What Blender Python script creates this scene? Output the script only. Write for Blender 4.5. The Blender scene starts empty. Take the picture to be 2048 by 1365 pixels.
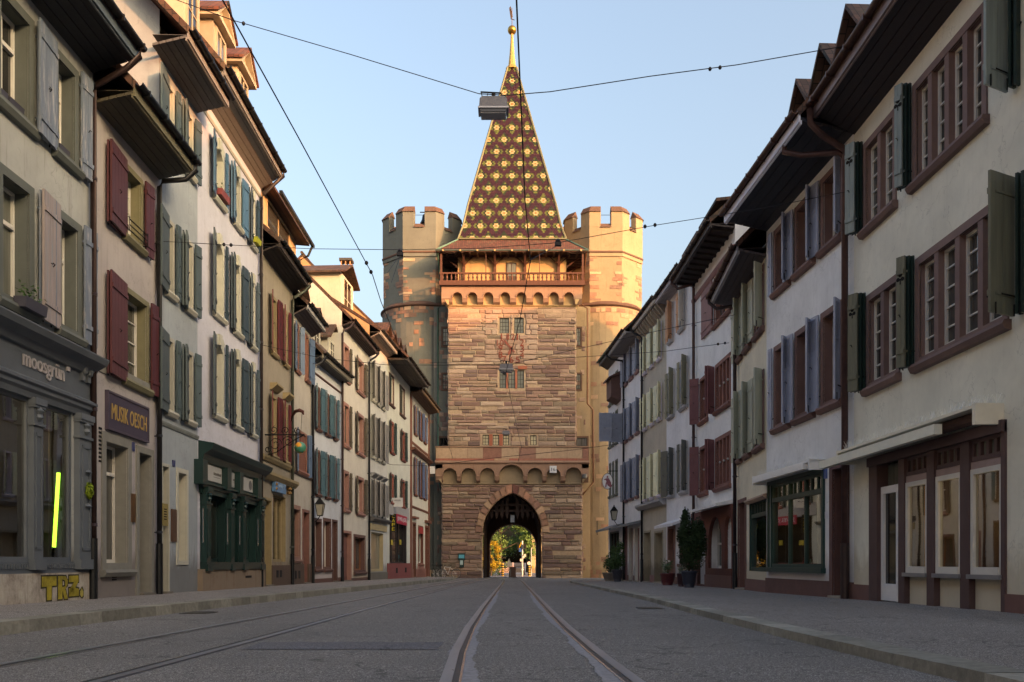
import bpy, bmesh, math, random
from mathutils import Vector, Matrix
random.seed(7)
SC = bpy.context.scene; COL = SC.collection
R = math.radians
# ------------------------------------------------------------ camera, sky, sun, exposure
F = 1800.0; CX = 1024.0; HY = 1125.0; CZ = 0.60
cam_d = bpy.data.cameras.new('camera'); cam = bpy.data.objects.new('camera', cam_d); COL.objects.link(cam)
cam.location = (0, 0, CZ); cam.rotation_euler = (R(90), 0, 0)
cam_d.sensor_width = 36; cam_d.lens = 36*F/2048; cam_d.shift_y = (HY-682.5)/2048
cam_d.clip_start = .05; cam_d.clip_end = 5000
SC.camera = cam
SUN_AZ, SUN_EL = 50.0, 12.5
W = bpy.data.worlds.new('World'); SC.world = W; W.use_nodes = True
nt = W.node_tree; bg = nt.nodes['Background']
sky = nt.nodes.new('ShaderNodeTexSky'); sky.sky_type = 'NISHITA'; sky.sun_disc = False
sky.sun_elevation = R(SUN_EL); sky.sun_rotation = R(180-SUN_AZ)
sky.air_density = 1.0; sky.dust_density = 10.0; sky.ozone_density = .35
nt.links.new(sky.outputs[0], bg.inputs[0]); bg.inputs[1].default_value = .15
sd = bpy.data.lights.new('sun', 'SUN'); so = bpy.data.objects.new('sun', sd); COL.objects.link(so)
sd.energy = 2.0*.8; sd.angle = R(.5); sd.color = (1, .38, .13)
sv = Vector((math.sin(R(SUN_AZ))*math.cos(R(SUN_EL)), -math.cos(R(SUN_AZ))*math.cos(R(SUN_EL)), math.sin(R(SUN_EL))))
so.rotation_euler = sv.to_track_quat('Z', 'Y').to_euler(); so.location = (30, -30, 40)
SC.view_settings.view_transform = 'Standard'; SC.view_settings.look = 'None'
SC.view_settings.exposure = 2.0; SC.view_settings.gamma = 1
# ------------------------------------------------------------ materials
MC = {}
def lin(c):
    return tuple(((v/255)/12.92 if v/255 <= .04045 else ((v/255+.055)/1.055)**2.4) for v in c)
def mk(key):
    m = bpy.data.materials.new(key); m.use_nodes = True
    return m, m.node_tree, m.node_tree.nodes['Principled BSDF']
def nd(t, k, **kw):
    n = t.nodes.new(k)
    for a, b in kw.items():
        if a.startswith('i_'): n.inputs[int(a[2:])].default_value = b
        else: setattr(n, a, b)
    return n
def coords(t, scale=(1, 1, 1), typ='Object'):
    tc = nd(t, 'ShaderNodeTexCoord'); mp = nd(t, 'ShaderNodeMapping'); mp.inputs['Scale'].default_value = scale
    t.links.new(tc.outputs[typ], mp.inputs[0]); return mp.outputs[0]
def noise(t, co, scale, detail=5, rough=.6):
    n = nd(t, 'ShaderNodeTexNoise'); n.inputs['Scale'].default_value = scale; n.inputs['Detail'].default_value = detail
    n.inputs['Roughness'].default_value = rough; t.links.new(co, n.inputs['Vector']); return n.outputs[0]
def ramp(t, fac, stops):
    r = nd(t, 'ShaderNodeValToRGB'); e = r.color_ramp.elements
    while len(e) < len(stops): e.new(.5)
    for q, (p, c) in zip(e, stops): q.position = p; q.color = (*c, 1) if len(c) == 3 else c
    t.links.new(fac, r.inputs[0]); return r.outputs[0]
def mix(t, a, b, fac, mode='MIX'):
    m = nd(t, 'ShaderNodeMix', data_type='RGBA', blend_type=mode)
    for s, v in ((6, a), (7, b)):
        if isinstance(v, tuple): m.inputs[s].default_value = (*v, 1)
        else: t.links.new(v, m.inputs[s])
    if isinstance(fac, (int, float)): m.inputs[0].default_value = fac
    else: t.links.new(fac, m.inputs[0])
    return m.outputs[2]
def bump(t, b, h, strength=.3, dist=.02):
    n = nd(t, 'ShaderNodeBump'); n.inputs['Strength'].default_value = strength; n.inputs['Distance'].default_value = dist
    t.links.new(h, n.inputs['Height']); t.links.new(n.outputs[0], b.inputs['Normal']); return n
def sc(c, f): return tuple(min(1, v*f) for v in c)
def plaster(rgb, dirt=.25, dirtcol=(60, 52, 44), rough=.9, bs=.25):
    key = ('pl', rgb, dirt, dirtcol)
    if key in MC: return MC[key]
    m, t, b = mk('plaster_%d_%d_%d' % rgb); c = lin(rgb); co = coords(t)
    base = ramp(t, noise(t, co, .9, 6), [(.3, sc(c, .86)), (.7, sc(c, 1.06))])
    base = mix(t, base, sc(c, .78), ramp(t, noise(t, co, 7, 4), [(.5, (0, 0, 0)), (.85, (.5, .5, .5))]))
    dirt += .12; st = noise(t, coords(t, (5, 5, .35)), 1.6, 6, .7)
    base = mix(t, base, lin(dirtcol), ramp(t, st, [(.55, (0, 0, 0)), (.85, (dirt*1.6,)*3)]))
    blo = noise(t, co, 1.7, 8, .75)
    base = mix(t, base, lin(dirtcol), ramp(t, blo, [(.58, (0, 0, 0)), (.8, (dirt,)*3)]))
    # splash dirt in the lowest half metre, with an uneven upper edge, and fine hairline cracks
    sp = nd(t, 'ShaderNodeSeparateXYZ'); t.links.new(co, sp.inputs[0]); ad = nd(t, 'ShaderNodeMath', operation='MULTIPLY_ADD'); ad.inputs[1].default_value = -1.1; 
    t.links.new(noise(t, coords(t, (2, 2, .6)), 2.0, 6, .7), ad.inputs[0]); t.links.new(sp.outputs[2], ad.inputs[2])
    base = mix(t, base, sc(lin(dirtcol), 1.3), ramp(t, ad.outputs[0], [(0.0, (.55,)*3), (.35, (0, 0, 0))]))
    vo = nd(t, 'ShaderNodeTexVoronoi', feature='DISTANCE_TO_EDGE'); vo.inputs['Scale'].default_value = .7
    n3 = nd(t, 'ShaderNodeTexNoise'); n3.inputs['Scale'].default_value = 3; n3.inputs['Detail'].default_value = 7; t.links.new(co, n3.inputs['Vector'])
    va = nd(t, 'ShaderNodeVectorMath', operation='ADD'); t.links.new(co, va.inputs[0]); t.links.new(n3.outputs[1], va.inputs[1]); t.links.new(va.outputs[0], vo.inputs['Vector'])
    base = mix(t, base, sc(c, .55), ramp(t, vo.outputs[0], [(0, (.5,)*3), (.008, (0, 0, 0))]))
    t.links.new(base, b.inputs['Base Color']); b.inputs['Roughness'].default_value = rough
    b.inputs['Specular IOR Level'].default_value = .2
    bump(t, b, noise(t, co, 45, 4), bs, .01)
    MC[key] = m; return m
def solid(rgb, rough=.6, var=.12, nscale=6, metal=0, bs=.15, spec=.4, bscale=40, stretch=(1, 1, 1), wear=0, wearcol=(150, 120, 100)):
    key = ('so', rgb, rough, var, nscale, metal, bs, stretch, wear, wearcol)
    if key in MC: return MC[key]
    m, t, b = mk('paint_%d_%d_%d' % rgb); c = lin(rgb); co = coords(t, stretch)
    base = ramp(t, noise(t, co, nscale, 5), [(.3, sc(c, 1-var)), (.7, sc(c, 1+var))])
    oi = nd(t, 'ShaderNodeObjectInfo'); base = mix(t, base, ramp(t, oi.outputs['Random'], [(0, (.8, .8, .82)), (1, (1.08, 1.06, 1.04))]), 1.0, 'MULTIPLY')
    if wear: base = mix(t, base, lin(wearcol), ramp(t, noise(t, coords(t, (6, 6, .7)), 2.2, 8, .75), [(.52, (0, 0, 0)), (.7, (wear,)*3)]))
    t.links.new(base, b.inputs['Base Color']); b.inputs['Roughness'].default_value = rough
    b.inputs['Metallic'].default_value = metal; b.inputs['Specular IOR Level'].default_value = spec
    if bs: bump(t, b, noise(t, co, bscale, 3), bs, .006)
    MC[key] = m; return m
def emit(rgb, s):
    key = ('em', rgb, s)
    if key in MC: return MC[key]
    m, t, b = mk('glow_%d_%d_%d' % rgb); b.inputs['Base Color'].default_value = (*lin(rgb), 1)
    b.inputs['Emission Color'].default_value = (*lin(rgb), 1); b.inputs['Emission Strength'].default_value = s
    MC[key] = m; return m
def tint_mat(name, base, rough=.85, nscale=8, var=.25, bs=.5, bscale=25, bdist=.02, spec=.3):
    """colour from the per-block colour attribute 'tint' times noise"""
    if name in MC: return MC[name]
    m, t, b = mk(name); co = coords(t)
    a = nd(t, 'ShaderNodeVertexColor', layer_name='tint')
    n = ramp(t, noise(t, co, nscale, 7, .7), [(.25, (1-var,)*3), (.75, (1+var,)*3)])
    t.links.new(mix(t, a.outputs[0], n, 1.0, 'MULTIPLY'), b.inputs['Base Color'])
    b.inputs['Roughness'].default_value = rough; b.inputs['Specular IOR Level'].default_value = spec
    if bs: bump(t, b, noise(t, co, bscale, 5, .7), bs, bdist)
    MC[name] = m; return m
def tiles_mat(c1=(88, 60, 48), c2=(60, 42, 36), name='roof_tiles'):
    if name in MC: return MC[name]
    m, t, b = mk(name); co = coords(t)
    br = nd(t, 'ShaderNodeTexBrick'); br.inputs['Scale'].default_value = 1
    br.inputs['Brick Width'].default_value = .17; br.inputs['Row Height'].default_value = .14; br.inputs['Mortar Size'].default_value = .008
    br.inputs['Color1'].default_value = (*lin(c1), 1); br.inputs['Color2'].default_value = (*lin(c2), 1); br.inputs['Mortar'].default_value = (.01, .008, .007, 1)
    mp = nd(t, 'ShaderNodeMapping'); mp.inputs['Rotation'].default_value = (R(90), 0, R(90)); t.links.new(co, mp.inputs[0])
    t.links.new(mp.outputs[0], br.inputs[0])
    t.links.new(mix(t, br.outputs[0], (.1, .1, .06), ramp(t, noise(t, co, 2, 6), [(.5, (0, 0, 0)), (.8, (.6, .6, .6))])), b.inputs['Base Color'])
    b.inputs['Roughness'].default_value = .85; bump(t, b, br.outputs[1], -.8, .02)
    MC[name] = m; return m
def pane_mat(kind='dark'):
    key = ('pane', kind)
    if key in MC: return MC[key]
    m, t, b = mk('window_glass_'+kind)
    oi = nd(t, 'ShaderNodeObjectInfo'); co = coords(t)
    st = {'dark': [(0, (.012, .012, .013)), (.35, (.03, .03, .028)), (.7, (.16, .155, .14)), (.9, (.05, .05, .05))],
          'grey': [(0, (.14, .15, .13)), (1, (.22, .22, .18))], 'warm': [(0, (.5, .42, .25)), (1, (.7, .6, .4))]}[kind]
    base = ramp(t, oi.outputs['Random'], st)
    fold = noise(t, coords(t, (9, 9, .5)), 1.5, 3)
    base = mix(t, base, ramp(t, fold, [(.3, (.45, .45, .45)), (.7, (1, 1, 1))]), .8, 'MULTIPLY')
    t.links.new(base, b.inputs['Base Color']); b.inputs['Roughness'].default_value = .04 if kind != 'grey' else .25
    b.inputs['Specular IOR Level'].default_value = .55; b.inputs['IOR'].default_value = 1.5
    bump(t, b, noise(t, co, 1.2, 1), .12, .03)
    MC[key] = m; return m
def shop_glass():
    if 'shopglass' in MC: return MC['shopglass']
    m, t, b = mk('shop_glass'); t.nodes.remove(b); out = t.nodes['Material Output']
    tr = nd(t, 'ShaderNodeBsdfTransparent'); tr.inputs[0].default_value = (.62, .66, .62, 1)
    gl = nd(t, 'ShaderNodeBsdfGlossy'); gl.inputs['Roughness'].default_value = .015; gl.inputs[0].default_value = (.95, .95, .95, 1)
    bn = nd(t, 'ShaderNodeBump'); bn.inputs['Strength'].default_value = .06; bn.inputs['Distance'].default_value = .02
    t.links.new(noise(t, coords(t), .9, 1), bn.inputs['Height']); t.links.new(bn.outputs[0], gl.inputs['Normal'])
    lw = nd(t, 'ShaderNodeFresnel'); lw.inputs[0].default_value = 1.5
    ma = nd(t, 'ShaderNodeMath', operation='MULTIPLY_ADD'); ma.inputs[1].default_value = 1.5; ma.inputs[2].default_value = .1; ma.use_clamp = True
    t.links.new(lw.outputs[0], ma.inputs[0])
    mx = nd(t, 'ShaderNodeMixShader'); t.links.new(ma.outputs[0], mx.inputs[0]); t.links.new(tr.outputs[0], mx.inputs[1]); t.links.new(gl.outputs[0], mx.inputs[2])
    t.links.new(mx.outputs[0], out.inputs[0]); MC['shopglass'] = m; return m
def asphalt(name, c, patch=.25):
    if name in MC: return MC[name]
    m, t, b = mk(name); co = coords(t); c = lin(c)
    f = noise(t, co, 120, 2, .5); f2 = noise(t, co, 38, 5, .8)
    base = ramp(t, f, [(.34, sc(c, .3)), (.5, c), (.64, sc(c, 2.2)), (.76, sc(c, 4.0))])
    base = mix(t, base, ramp(t, f2, [(.3, (.45,)*3), (.5, (1, 1, 1)), (.7, (1.9,)*3)]), 1.0, 'MULTIPLY')
    big = noise(t, coords(t, (1, .35, 1)), .5, 7, .65)
    base = mix(t, base, ramp(t, big, [(.3, (1-patch,)*3), (.7, (1+patch,)*3)]), 1.0, 'MULTIPLY')
    sp = nd(t, 'ShaderNodeTexVoronoi'); sp.inputs['Scale'].default_value = 30; t.links.new(co, sp.inputs['Vector'])
    base = mix(t, base, (.22, .2, .18), ramp(t, sp.outputs[0], [(.05, (.45,)*3), (.1, (0, 0, 0))]))
    ck = nd(t, 'ShaderNodeTexVoronoi', feature='DISTANCE_TO_EDGE'); ck.inputs['Scale'].default_value = .55
    wob = nd(t, 'ShaderNodeVectorMath', operation='ADD'); nn = nd(t, 'ShaderNodeTexNoise'); nn.inputs['Scale'].default_value = 2.5; nn.inputs['Detail'].default_value = 6
    t.links.new(co, nn.inputs['Vector']); t.links.new(co, wob.inputs[0]); t.links.new(nn.outputs[1], wob.inputs[1]); t.links.new(wob.outputs[0], ck.inputs['Vector'])
    base = mix(t, base, sc(c, .35), ramp(t, ck.outputs[0], [(.0, (.85,)*3), (.01, (0, 0, 0))]))
    t.links.new(base, b.inputs['Base Color'])
    t.links.new(ramp(t, big, [(.3, (.62,)*3), (.7, (.85,)*3)]), b.inputs['Roughness']); b.inputs['Specular IOR Level'].default_value = .3
    bump(t, b, f, .7, .008); MC[name] = m; return m
# ------------------------------------------------------------ geometry helpers
class Fr:
    """local frame: call (a, b, c) -> world point"""
    def __init__(s, o, u, v, w=(0, 0, 1)): s.o = Vector(o); s.u = Vector(u); s.v = Vector(v); s.w = Vector(w)
    def __call__(s, a, b, c): return s.o+s.u*a+s.v*b+s.w*c
WF = Fr((0, 0, 0), (1, 0, 0), (0, 1, 0))
class G:
    def __init__(s): s.v = []; s.f = []; s.c = []
    def face(s, pts, col=None):
        i = len(s.v); s.v.extend(Vector(p) for p in pts); s.f.append(tuple(range(i, i+len(pts)))); s.c.append(col); return s
    def box(s, fr, a0, a1, b0, b1, c0, c1, col=None):
        p = [fr(a, b, c) for c in (c0, c1) for b in (b0, b1) for a in (a0, a1)]
        i = len(s.v); s.v.extend(p)
        for q in ((0, 2, 3, 1), (4, 5, 7, 6), (0, 1, 5, 4), (2, 6, 7, 3), (0, 4, 6, 2), (1, 3, 7, 5)): s.f.append(tuple(i+k for k in q)); s.c.append(col)
        return s
    def prism(s, fr, poly, b0, b1, col=None):
        """poly in (a, c); extruded over b"""
        i = len(s.v); n = len(poly)
        s.v.extend(fr(a, b0, c) for a, c in poly); s.v.extend(fr(a, b1, c) for a, c in poly)
        s.f.append(tuple(i+k for k in range(n))); s.f.append(tuple(i+n+k for k in reversed(range(n)))); s.c += [col, col]
        for k in range(n): q = (k+1) % n; s.f.append((i+k, i+n+k, i+n+q, i+q)); s.c.append(col)
        return s
    def prof(s, fr, poly, a0, a1, col=None):
        """poly in (b, c); extruded along a"""
        f2 = lambda a, b, c: fr(b, a, c)
        return s.prism(f2, poly, a0, a1, col)
    def tube(s, pts, r, seg=8, cap=True, col=None):
        pts = [Vector(p) for p in pts]; i0 = len(s.v); n = len(pts); up = Vector((0, 0, 1))
        for k, p in enumerate(pts):
            d = (pts[min(k+1, n-1)]-pts[max(k-1, 0)]).normalized()
            a = d.cross(up if abs(d.z) < .95 else Vector((1, 0, 0))).normalized(); b = d.cross(a)
            rr = r[k] if isinstance(r, (list, tuple)) else r
            for j in range(seg): t = 2*math.pi*j/seg; s.v.append(p+(a*math.cos(t)+b*math.sin(t))*rr)
        for k in range(n-1):
            for j in range(seg):
                q = (j+1) % seg; s.f.append((i0+k*seg+j, i0+k*seg+q, i0+(k+1)*seg+q, i0+(k+1)*seg+j)); s.c.append(col)
        if cap:
            s.f.append(tuple(i0+j for j in range(seg))); s.f.append(tuple(i0+(n-1)*seg+j for j in range(seg))); s.c += [col, col]
        return s
    def lathe(s, c, prof, seg=16, col=None, ph=0, sx=1, sy=1):
        i0 = len(s.v); c = Vector(c)
        for r, z in prof:
            for j in range(seg): t = 2*math.pi*(j+ph)/seg; s.v.append(c+Vector((math.cos(t)*r*sx, math.sin(t)*r*sy, z)))
        for k in range(len(prof)-1):
            for j in range(seg):
                q = (j+1) % seg; s.f.append((i0+k*seg+j, i0+k*seg+q, i0+(k+1)*seg+q, i0+(k+1)*seg+j)); s.c.append(col)
        s.f.append(tuple(i0+j for j in range(seg))); s.f.append(tuple(i0+(len(prof)-1)*seg+j for j in range(seg))); s.c += [col, col]
        return s
    def build(s, name, mat, parent=None, smooth=False):
        me = bpy.data.meshes.new(name); o = bpy.data.objects.new(name, me)
        off = Vector((0, 0, 0)); p = parent
        while p is not None: off += p.location; p = p.parent
        me.from_pydata([tuple(v-off) for v in s.v], [], s.f)
        if any(c is not None for c in s.c):
            at = me.color_attributes.new('tint', 'FLOAT_COLOR', 'CORNER'); k = 0; buf = []
            for f, c in zip(s.f, s.c):
                c = c or (.5, .5, .5)
                for _ in f: buf.extend((c[0], c[1], c[2], 1))
            at.data.foreach_set('color', buf)
        if isinstance(mat, tuple):   # plain faces take the first material, tinted faces the second
            for q in mat: me.materials.append(q)
            me.polygons.foreach_set('material_index', [0 if c is None else 1 for c in s.c])
        elif mat: me.materials.append(mat)
        if smooth:
            me.polygons.foreach_set('use_smooth', [True]*len(me.polygons))
        me.update(); COL.objects.link(o)
        if parent is not None: o.parent = parent
        return o
def tag(o, label, cat, group=None, kind=None):
    if label: o['label'] = label
    if cat: o['category'] = cat
    if group: o['group'] = group
    if kind: o['kind'] = kind
    return o
def thing(name, label, cat, loc, group=None):
    o = bpy.data.objects.new(name, None); o.empty_display_size = .2; o.location = loc; COL.objects.link(o)
    return tag(o, label, cat, group)
def textg(s, fr, a0, a1, c0, c1, b0=0, b1=.01, fit=True, shear=0, col=None):
    """text laid out in frame fr, filling a0..a1 by c0..c1, between depths b0..b1"""
    cu = bpy.data.curves.new('t', 'FONT'); cu.body = s; cu.size = 1; cu.extrude = .5; cu.resolution_u = 3; cu.shear = shear
    ob = bpy.data.objects.new('t', cu); COL.objects.link(ob); bpy.context.view_layer.update()
    me = bpy.data.meshes.new_from_object(ob.evaluated_get(bpy.context.evaluated_depsgraph_get()))
    xs = [v.co.x for v in me.vertices]; ys = [v.co.y for v in me.vertices]
    x0, x1, y0, y1 = min(xs), max(xs), min(ys), max(ys); g = G()
    for v in me.vertices:
        g.v.append(fr(a0+(v.co.x-x0)/(x1-x0)*(a1-a0), b0+(v.co.z+.5)*(b1-b0), c0+(v.co.y-y0)/(y1-y0)*(c1-c0)))
    for p in me.polygons: g.f.append(tuple(p.vertices)); g.c.append(col)
    bpy.data.objects.remove(ob); bpy.data.curves.remove(cu); bpy.data.meshes.remove(me)
    return g
def gz(Y): return -.0085*min(Y, 150)
def px2(px, py, Y): return Vector(((px-CX)*Y/F, Y, CZ+(HY-py)*Y/F))
# ------------------------------------------------------------ ground, road, pavements, kerbs, rails
def interp(pts, y):
    if y <= pts[0][0]: return pts[0][1]
    for (a, p), (b, q) in zip(pts, pts[1:]):
        if y <= b:
            t = (y-a)/(b-a); return p+(q-p)*t
    return pts[-1][1]
KL = [(-46, -4.6), (5, -4.6), (10.3, -4.68), (15.8, -4.58), (22, -4.45), (29, -4.22), (38, -3.95), (46, -3.6), (54, -3.45), (58, -3.6), (61, -4.4), (62.5, -6.5)]
KR = [(-46, 2.35), (4.6, 2.4), (7.7, 2.38), (12, 2.45), (17, 2.6), (30, 2.66), (42, 2.72), (45.5, 2.9), (47.5, 3.6), (48.3, 5.5)]
ys = [-46+k*1.0 for k in range(0, 211)]
g = G()
for a, b in zip(ys, ys[1:]): g.face([(-90, a, gz(a)-.02), (90, a, gz(a)-.02), (90, b, gz(b)-.02), (-90, b, gz(b)-.02)])
g.face([(-1500, 165, gz(165)-.024), (1500, 165, gz(165)-.024), (1500, 2600, gz(165)-.024), (-1500, 2600, gz(165)-.024)])
for sx in (-1, 1): g.face([(90*sx, -1500, -.1), (1500*sx, -1500, -.1), (1500*sx, 165, -1.3), (90*sx, 165, -1.3)])
g.face([(-90, -1500, -.1), (90, -1500, -.1), (90, -46, -.1), (-90, -46, -.1)])
tag(g.build('ground', asphalt('asphalt_ground', (88, 88, 92))), None, None, None, 'structure')
g = G()
for a, b in zip(ys[:120], ys[1:121]):
    g.face([(-8, a, gz(a)), (8, a, gz(a)), (8, b, gz(b)), (-8, b, gz(b))])
tag(g.build('road', asphalt('asphalt_road', (104, 101, 99))), None, None, None, 'structure')
def strip(pts, w0, w1, h0, h1, side):
    """a swept kerb block along (Y, X) points, between offsets w0..w1 away from the road"""
    g = G(); rnd = random.Random(3)
    dense = []
    for (a, p), (b, q) in zip(pts, pts[1:]):
        n = max(1, int(math.hypot(b-a, q-p)/.5)); dense += [(a+(b-a)*k/n, p+(q-p)*k/n) for k in range(n)]
    dense.append(pts[-1]); P = []
    for k, (y, x) in enumerate(dense):
        y0, x0 = dense[max(k-1, 0)]; y1, x1 = dense[min(k+1, len(dense)-1)]
        d = Vector((x1-x0, y1-y0, 0)).normalized(); nn = Vector((side*d.y, -side*d.x, 0)); P.append((Vector((x, y, gz(y))), nn))
    return P
def sweep(P, w0, w1, h0, h1, jit=0, tintc=None):
    g = G(); rnd = random.Random(5); w0, w1 = w0, w1
    for k in range(len(P)-1):
        (p, n), (q, m) = P[k], P[k+1]; j = rnd.uniform(-jit, jit)
        c = None
        if tintc: f = rnd.uniform(.7, 1.2); c = sc(tintc, f)
        A = [p+n*w0+Vector((0, 0, h0)), p+n*(w0+.015 if jit else w0)+Vector((0, 0, h1+j)), p+n*w1+Vector((0, 0, h1+j)), p+n*w1+Vector((0, 0, h0))]
        B = [q+m*w0+Vector((0, 0, h0)), q+m*(w0+.015 if jit else w0)+Vector((0, 0, h1+j)), q+m*w1+Vector((0, 0, h1+j)), q+m*w1+Vector((0, 0, h0))]
        for a, b in ((0, 1), (1, 2), (2, 3)): g.face([A[a], A[b], B[b], B[a]], c)
    return g
PL = strip(KL, 0, 0, 0, 0, -1); PR = strip(KR, 0, 0, 0, 0, 1)
kmat = tint_mat('kerb_granite', None, nscale=14, var=.35, bs=.6, bscale=60, bdist=.008)
tag(sweep(PL, 0, .30, -.3, .125, .003, lin((136, 133, 122))).build('kerb', kmat), None, None, None, 'structure')
tag(sweep(PR, 0, .28, -.3, .075, .003, lin((144, 142, 134))).build('kerb', kmat), None, None, None, 'structure')
def pave(P, h, xend):
    g = G()
    for (p, n), (q, m) in zip(P, P[1:]):
        a = p+n*.29+Vector((0, 0, h)); b = q+m*.29+Vector((0, 0, h))
        g.face([a, b, Vector((xend, b.y, b.z)), Vector((xend, a.y, a.z))])
    return g
tag(pave(PL, .12, -7.9).build('pavement', asphalt('asphalt_pavement', (118, 113, 110), .2)), None, None, None, 'structure')
tag(pave(PR, .07, 7.2).build('pavement', asphalt('asphalt_pavement', (118, 113, 110), .2)), None, None, None, 'structure')
# tram tracks
TR = [(2, -.30), (4.8, -.35), (6.5, -.41), (9.2, -.455), (14, -.475), (25, -.47), (44, -.46), (52, -.5), (60, -.75), (70, -1.2)]
TRr = [(2, .74), (4.8, .665), (6.5, .625), (9.2, .585), (14, .57), (25, .575), (44, .58), (52, .54), (60, .3), (70, -.15)]
TL = [(2, -2.24), (4.8, -2.2), (8.3, -2.18), (13.6, -2.2), (31, -2.1), (45, -1.9), (58, -1.6), (70, -1.5)]
TLl = [(2, -3.24), (5.5, -3.2), (7.85, -3.18), (10.5, -3.15), (21.7, -3.05), (31, -3.0), (45, -2.85), (58, -2.6), (70, -2.5)]
railhead = solid((128, 130, 136), .42, .15, 3, .35, .1, stretch=(3, .4, 1)); bright = solid((205, 203, 202), .25, .1, 3, .9, 0)
groove = solid((16, 16, 18), .5, .3, 5, 0, 0); steel = solid((150, 150, 156), .42, .2, 3, .8, .1, stretch=(3, .3, 1))
m, t, b = mk('cement_joint'); co = coords(t); b.inputs['Roughness'].default_value = .9
t.links.new(ramp(t, noise(t, co, 30, 5), [(.3, lin((116, 115, 121))), (.7, lin((152, 151, 157)))]), b.inputs['Base Color']); cement = m
def rail(pts, sgn, head, parent, cem=(1, 1)):
    """sgn=+1: groove and guard on the +X side of the head"""
    P = strip(pts, 0, 0, 0, 0, 1)
    def w(a, b): return (sgn*a, sgn*b) if sgn > 0 else (-b, -a)
    r = sweep(P, *w(-.035, .03), 0, .011).build('rail_head', head, parent)
    sweep(P, *w(.03, .066), 0, .005).build('groove', groove, r); sweep(P, *w(.066, .08), 0, .010).build('guard_lip', bright, r)
    rnd = random.Random(9)
    for side, on in zip((-1, 1), cem):
        if not on: continue
        gg = G(); prev = None; wk = .06
        D = []
        for (p, n), (q, mm) in zip(P, P[1:]):
            k = max(1, int((q-p).length/.06)) if p.y < 22 else 2
            D += [(p.lerp(q, i/k), n) for i in range(k)]
        for p, n in D:
            if p.y > 26: break
            base = .08 if side > 0 else -.035
            wk = min(.1, max(.03, wk+rnd.uniform(-.012, .012))); wd = wk if side > 0 else max(0, (wk-.04)*(1.2 if math.sin(p.y*1.3) > -.1 else 0))
            a = p+n*(sgn*base)+Vector((0, 0, .004)); b2 = p+n*(sgn*(base+side*wd))+Vector((0, 0, .004))
            if prev: gg.face([prev[0], prev[1], b2, a])
            prev = (a, b2)
        gg.build('cement_edge', cement, r)
    return r
tr = thing('tram_track', 'rust brown grooved tram track curving up the middle of the street', 'tram track', (0, 10, gz(10)), 'tram tracks set in the road')
rail(TR, 1, railhead, tr); rail(TRr, -1, railhead, tr)
tr = thing('tram_track', 'steel grooved tram track close to the left kerb', 'tram track', (-2.7, 10, gz(10)), 'tram tracks set in the road')
rail(TL, -1, steel, tr, (0, 0)); rail(TLl, 1, steel, tr, (0, 0))
# repair patches in the road
g = G(); rnd = random.Random(4)
pm = asphalt('asphalt_patch', (88, 87, 92), .1)
for x0, x1, y0, y1 in ((-2.05, -.56, 6.75, 7.45),):
    n = 14; top = [(x0+(x1-x0)*k/n, y1+rnd.uniform(-.03, .03)) for k in range(n+1)]; bot = [(x0+(x1-x0)*k/n, y0+rnd.uniform(-.03, .03)) for k in range(n+1)]
    for k in range(n): g.face([(*bot[k], gz(bot[k][1])+.004), (*bot[k+1], gz(bot[k+1][1])+.004), (*top[k+1], gz(top[k+1][1])+.004), (*top[k], gz(top[k][1])+.004)])
tag(g.build('road_patch', pm), None, None, None, 'structure')
# cast drain grates along the kerbs
for x, y in ((-4.35, 12.5), (2.15, 14.0)):
    z = gz(y)+.004; dg = thing('drain_grate', 'iron drain grate in the gutter beside the %s kerb' % ('left' if x < 0 else 'right'), 'drain', (x, y, z)); g = G(); fd = Fr((x, y, z), (1, 0, 0), (0, 1, 0))
    g.box(fd, -.19, .19, -.24, .24, -.01, .004); fr_ = g.build('grate_frame', solid((60, 58, 56), .6, .2, 10, .5), dg)
    g = G(); [g.box(fd, -.15, .15, -.2+k*.05, -.175+k*.05, .004, .009) for k in range(9)]; g.build('grate_bars', solid((82, 80, 78), .5, .2, 10, .6), fr_)
# small litter and blossom specks
g = G()
for k in range(150):
    x = rnd.choice([rnd.uniform(-5.6, -4.75), rnd.uniform(-3, 2.2), rnd.uniform(2.8, 6)]); y = 4.5+rnd.random()**1.6*32; s = rnd.uniform(.006, .018)
    z = gz(y)+.012+(.12 if x < -4.9 else .07 if x > 2.9 else 0); a = rnd.uniform(0, 6)
    g.face([(x+s*math.cos(a+q), y+s*math.sin(a+q)*rnd.uniform(.6, 1), z+(.004 if q > 3 else 0)) for q in (0, 1.6, 3.1, 4.7)])
tag(g.build('litter', solid((150, 145, 130), .8, .3)), 'tiny pale leaves and specks scattered over road and pavements', 'litter', None, 'stuff')
# ------------------------------------------------------------ facades
class Fac:
    def __init__(s, side, A, B):
        s.side = side; s.A = Vector(A); s.B = Vector(B); s.L = (s.B-s.A).length; s.d = (s.B-s.A)/s.L
        n = Vector((s.d.y, -s.d.x)); s.n = n if n.x*side < 0 else -n
        s.u3 = Vector((*s.d, 0)); s.n3 = Vector((*s.n, 0))
    def __call__(s, a, b, c): return Vector((s.A.x+s.d.x*a+s.n.x*b, s.A.y+s.d.y*a+s.n.y*b, c))
    def s(s_, px, n=0):
        k = (px-CX)/F; ax = s_.A.x+s_.n.x*n; ay = s_.A.y+s_.n.y*n
        return (k*ay-ax)/(s_.d.x-k*s_.d.y)
    def Y(s, px, n=0): return s.A.y+s.n.y*n+s.d.y*s.s(px, n)
    def z(s, px, py, n=0): return CZ+(HY-py)*s.Y(px, n)/F
    def ground(s, a): return gz(s.A.y+s.d.y*a)+(.12 if s.side < 0 else .07)
    def flip(s):
        """frame whose first axis runs left to right for someone facing the wall"""
        return s if s.side < 0 else None
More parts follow.
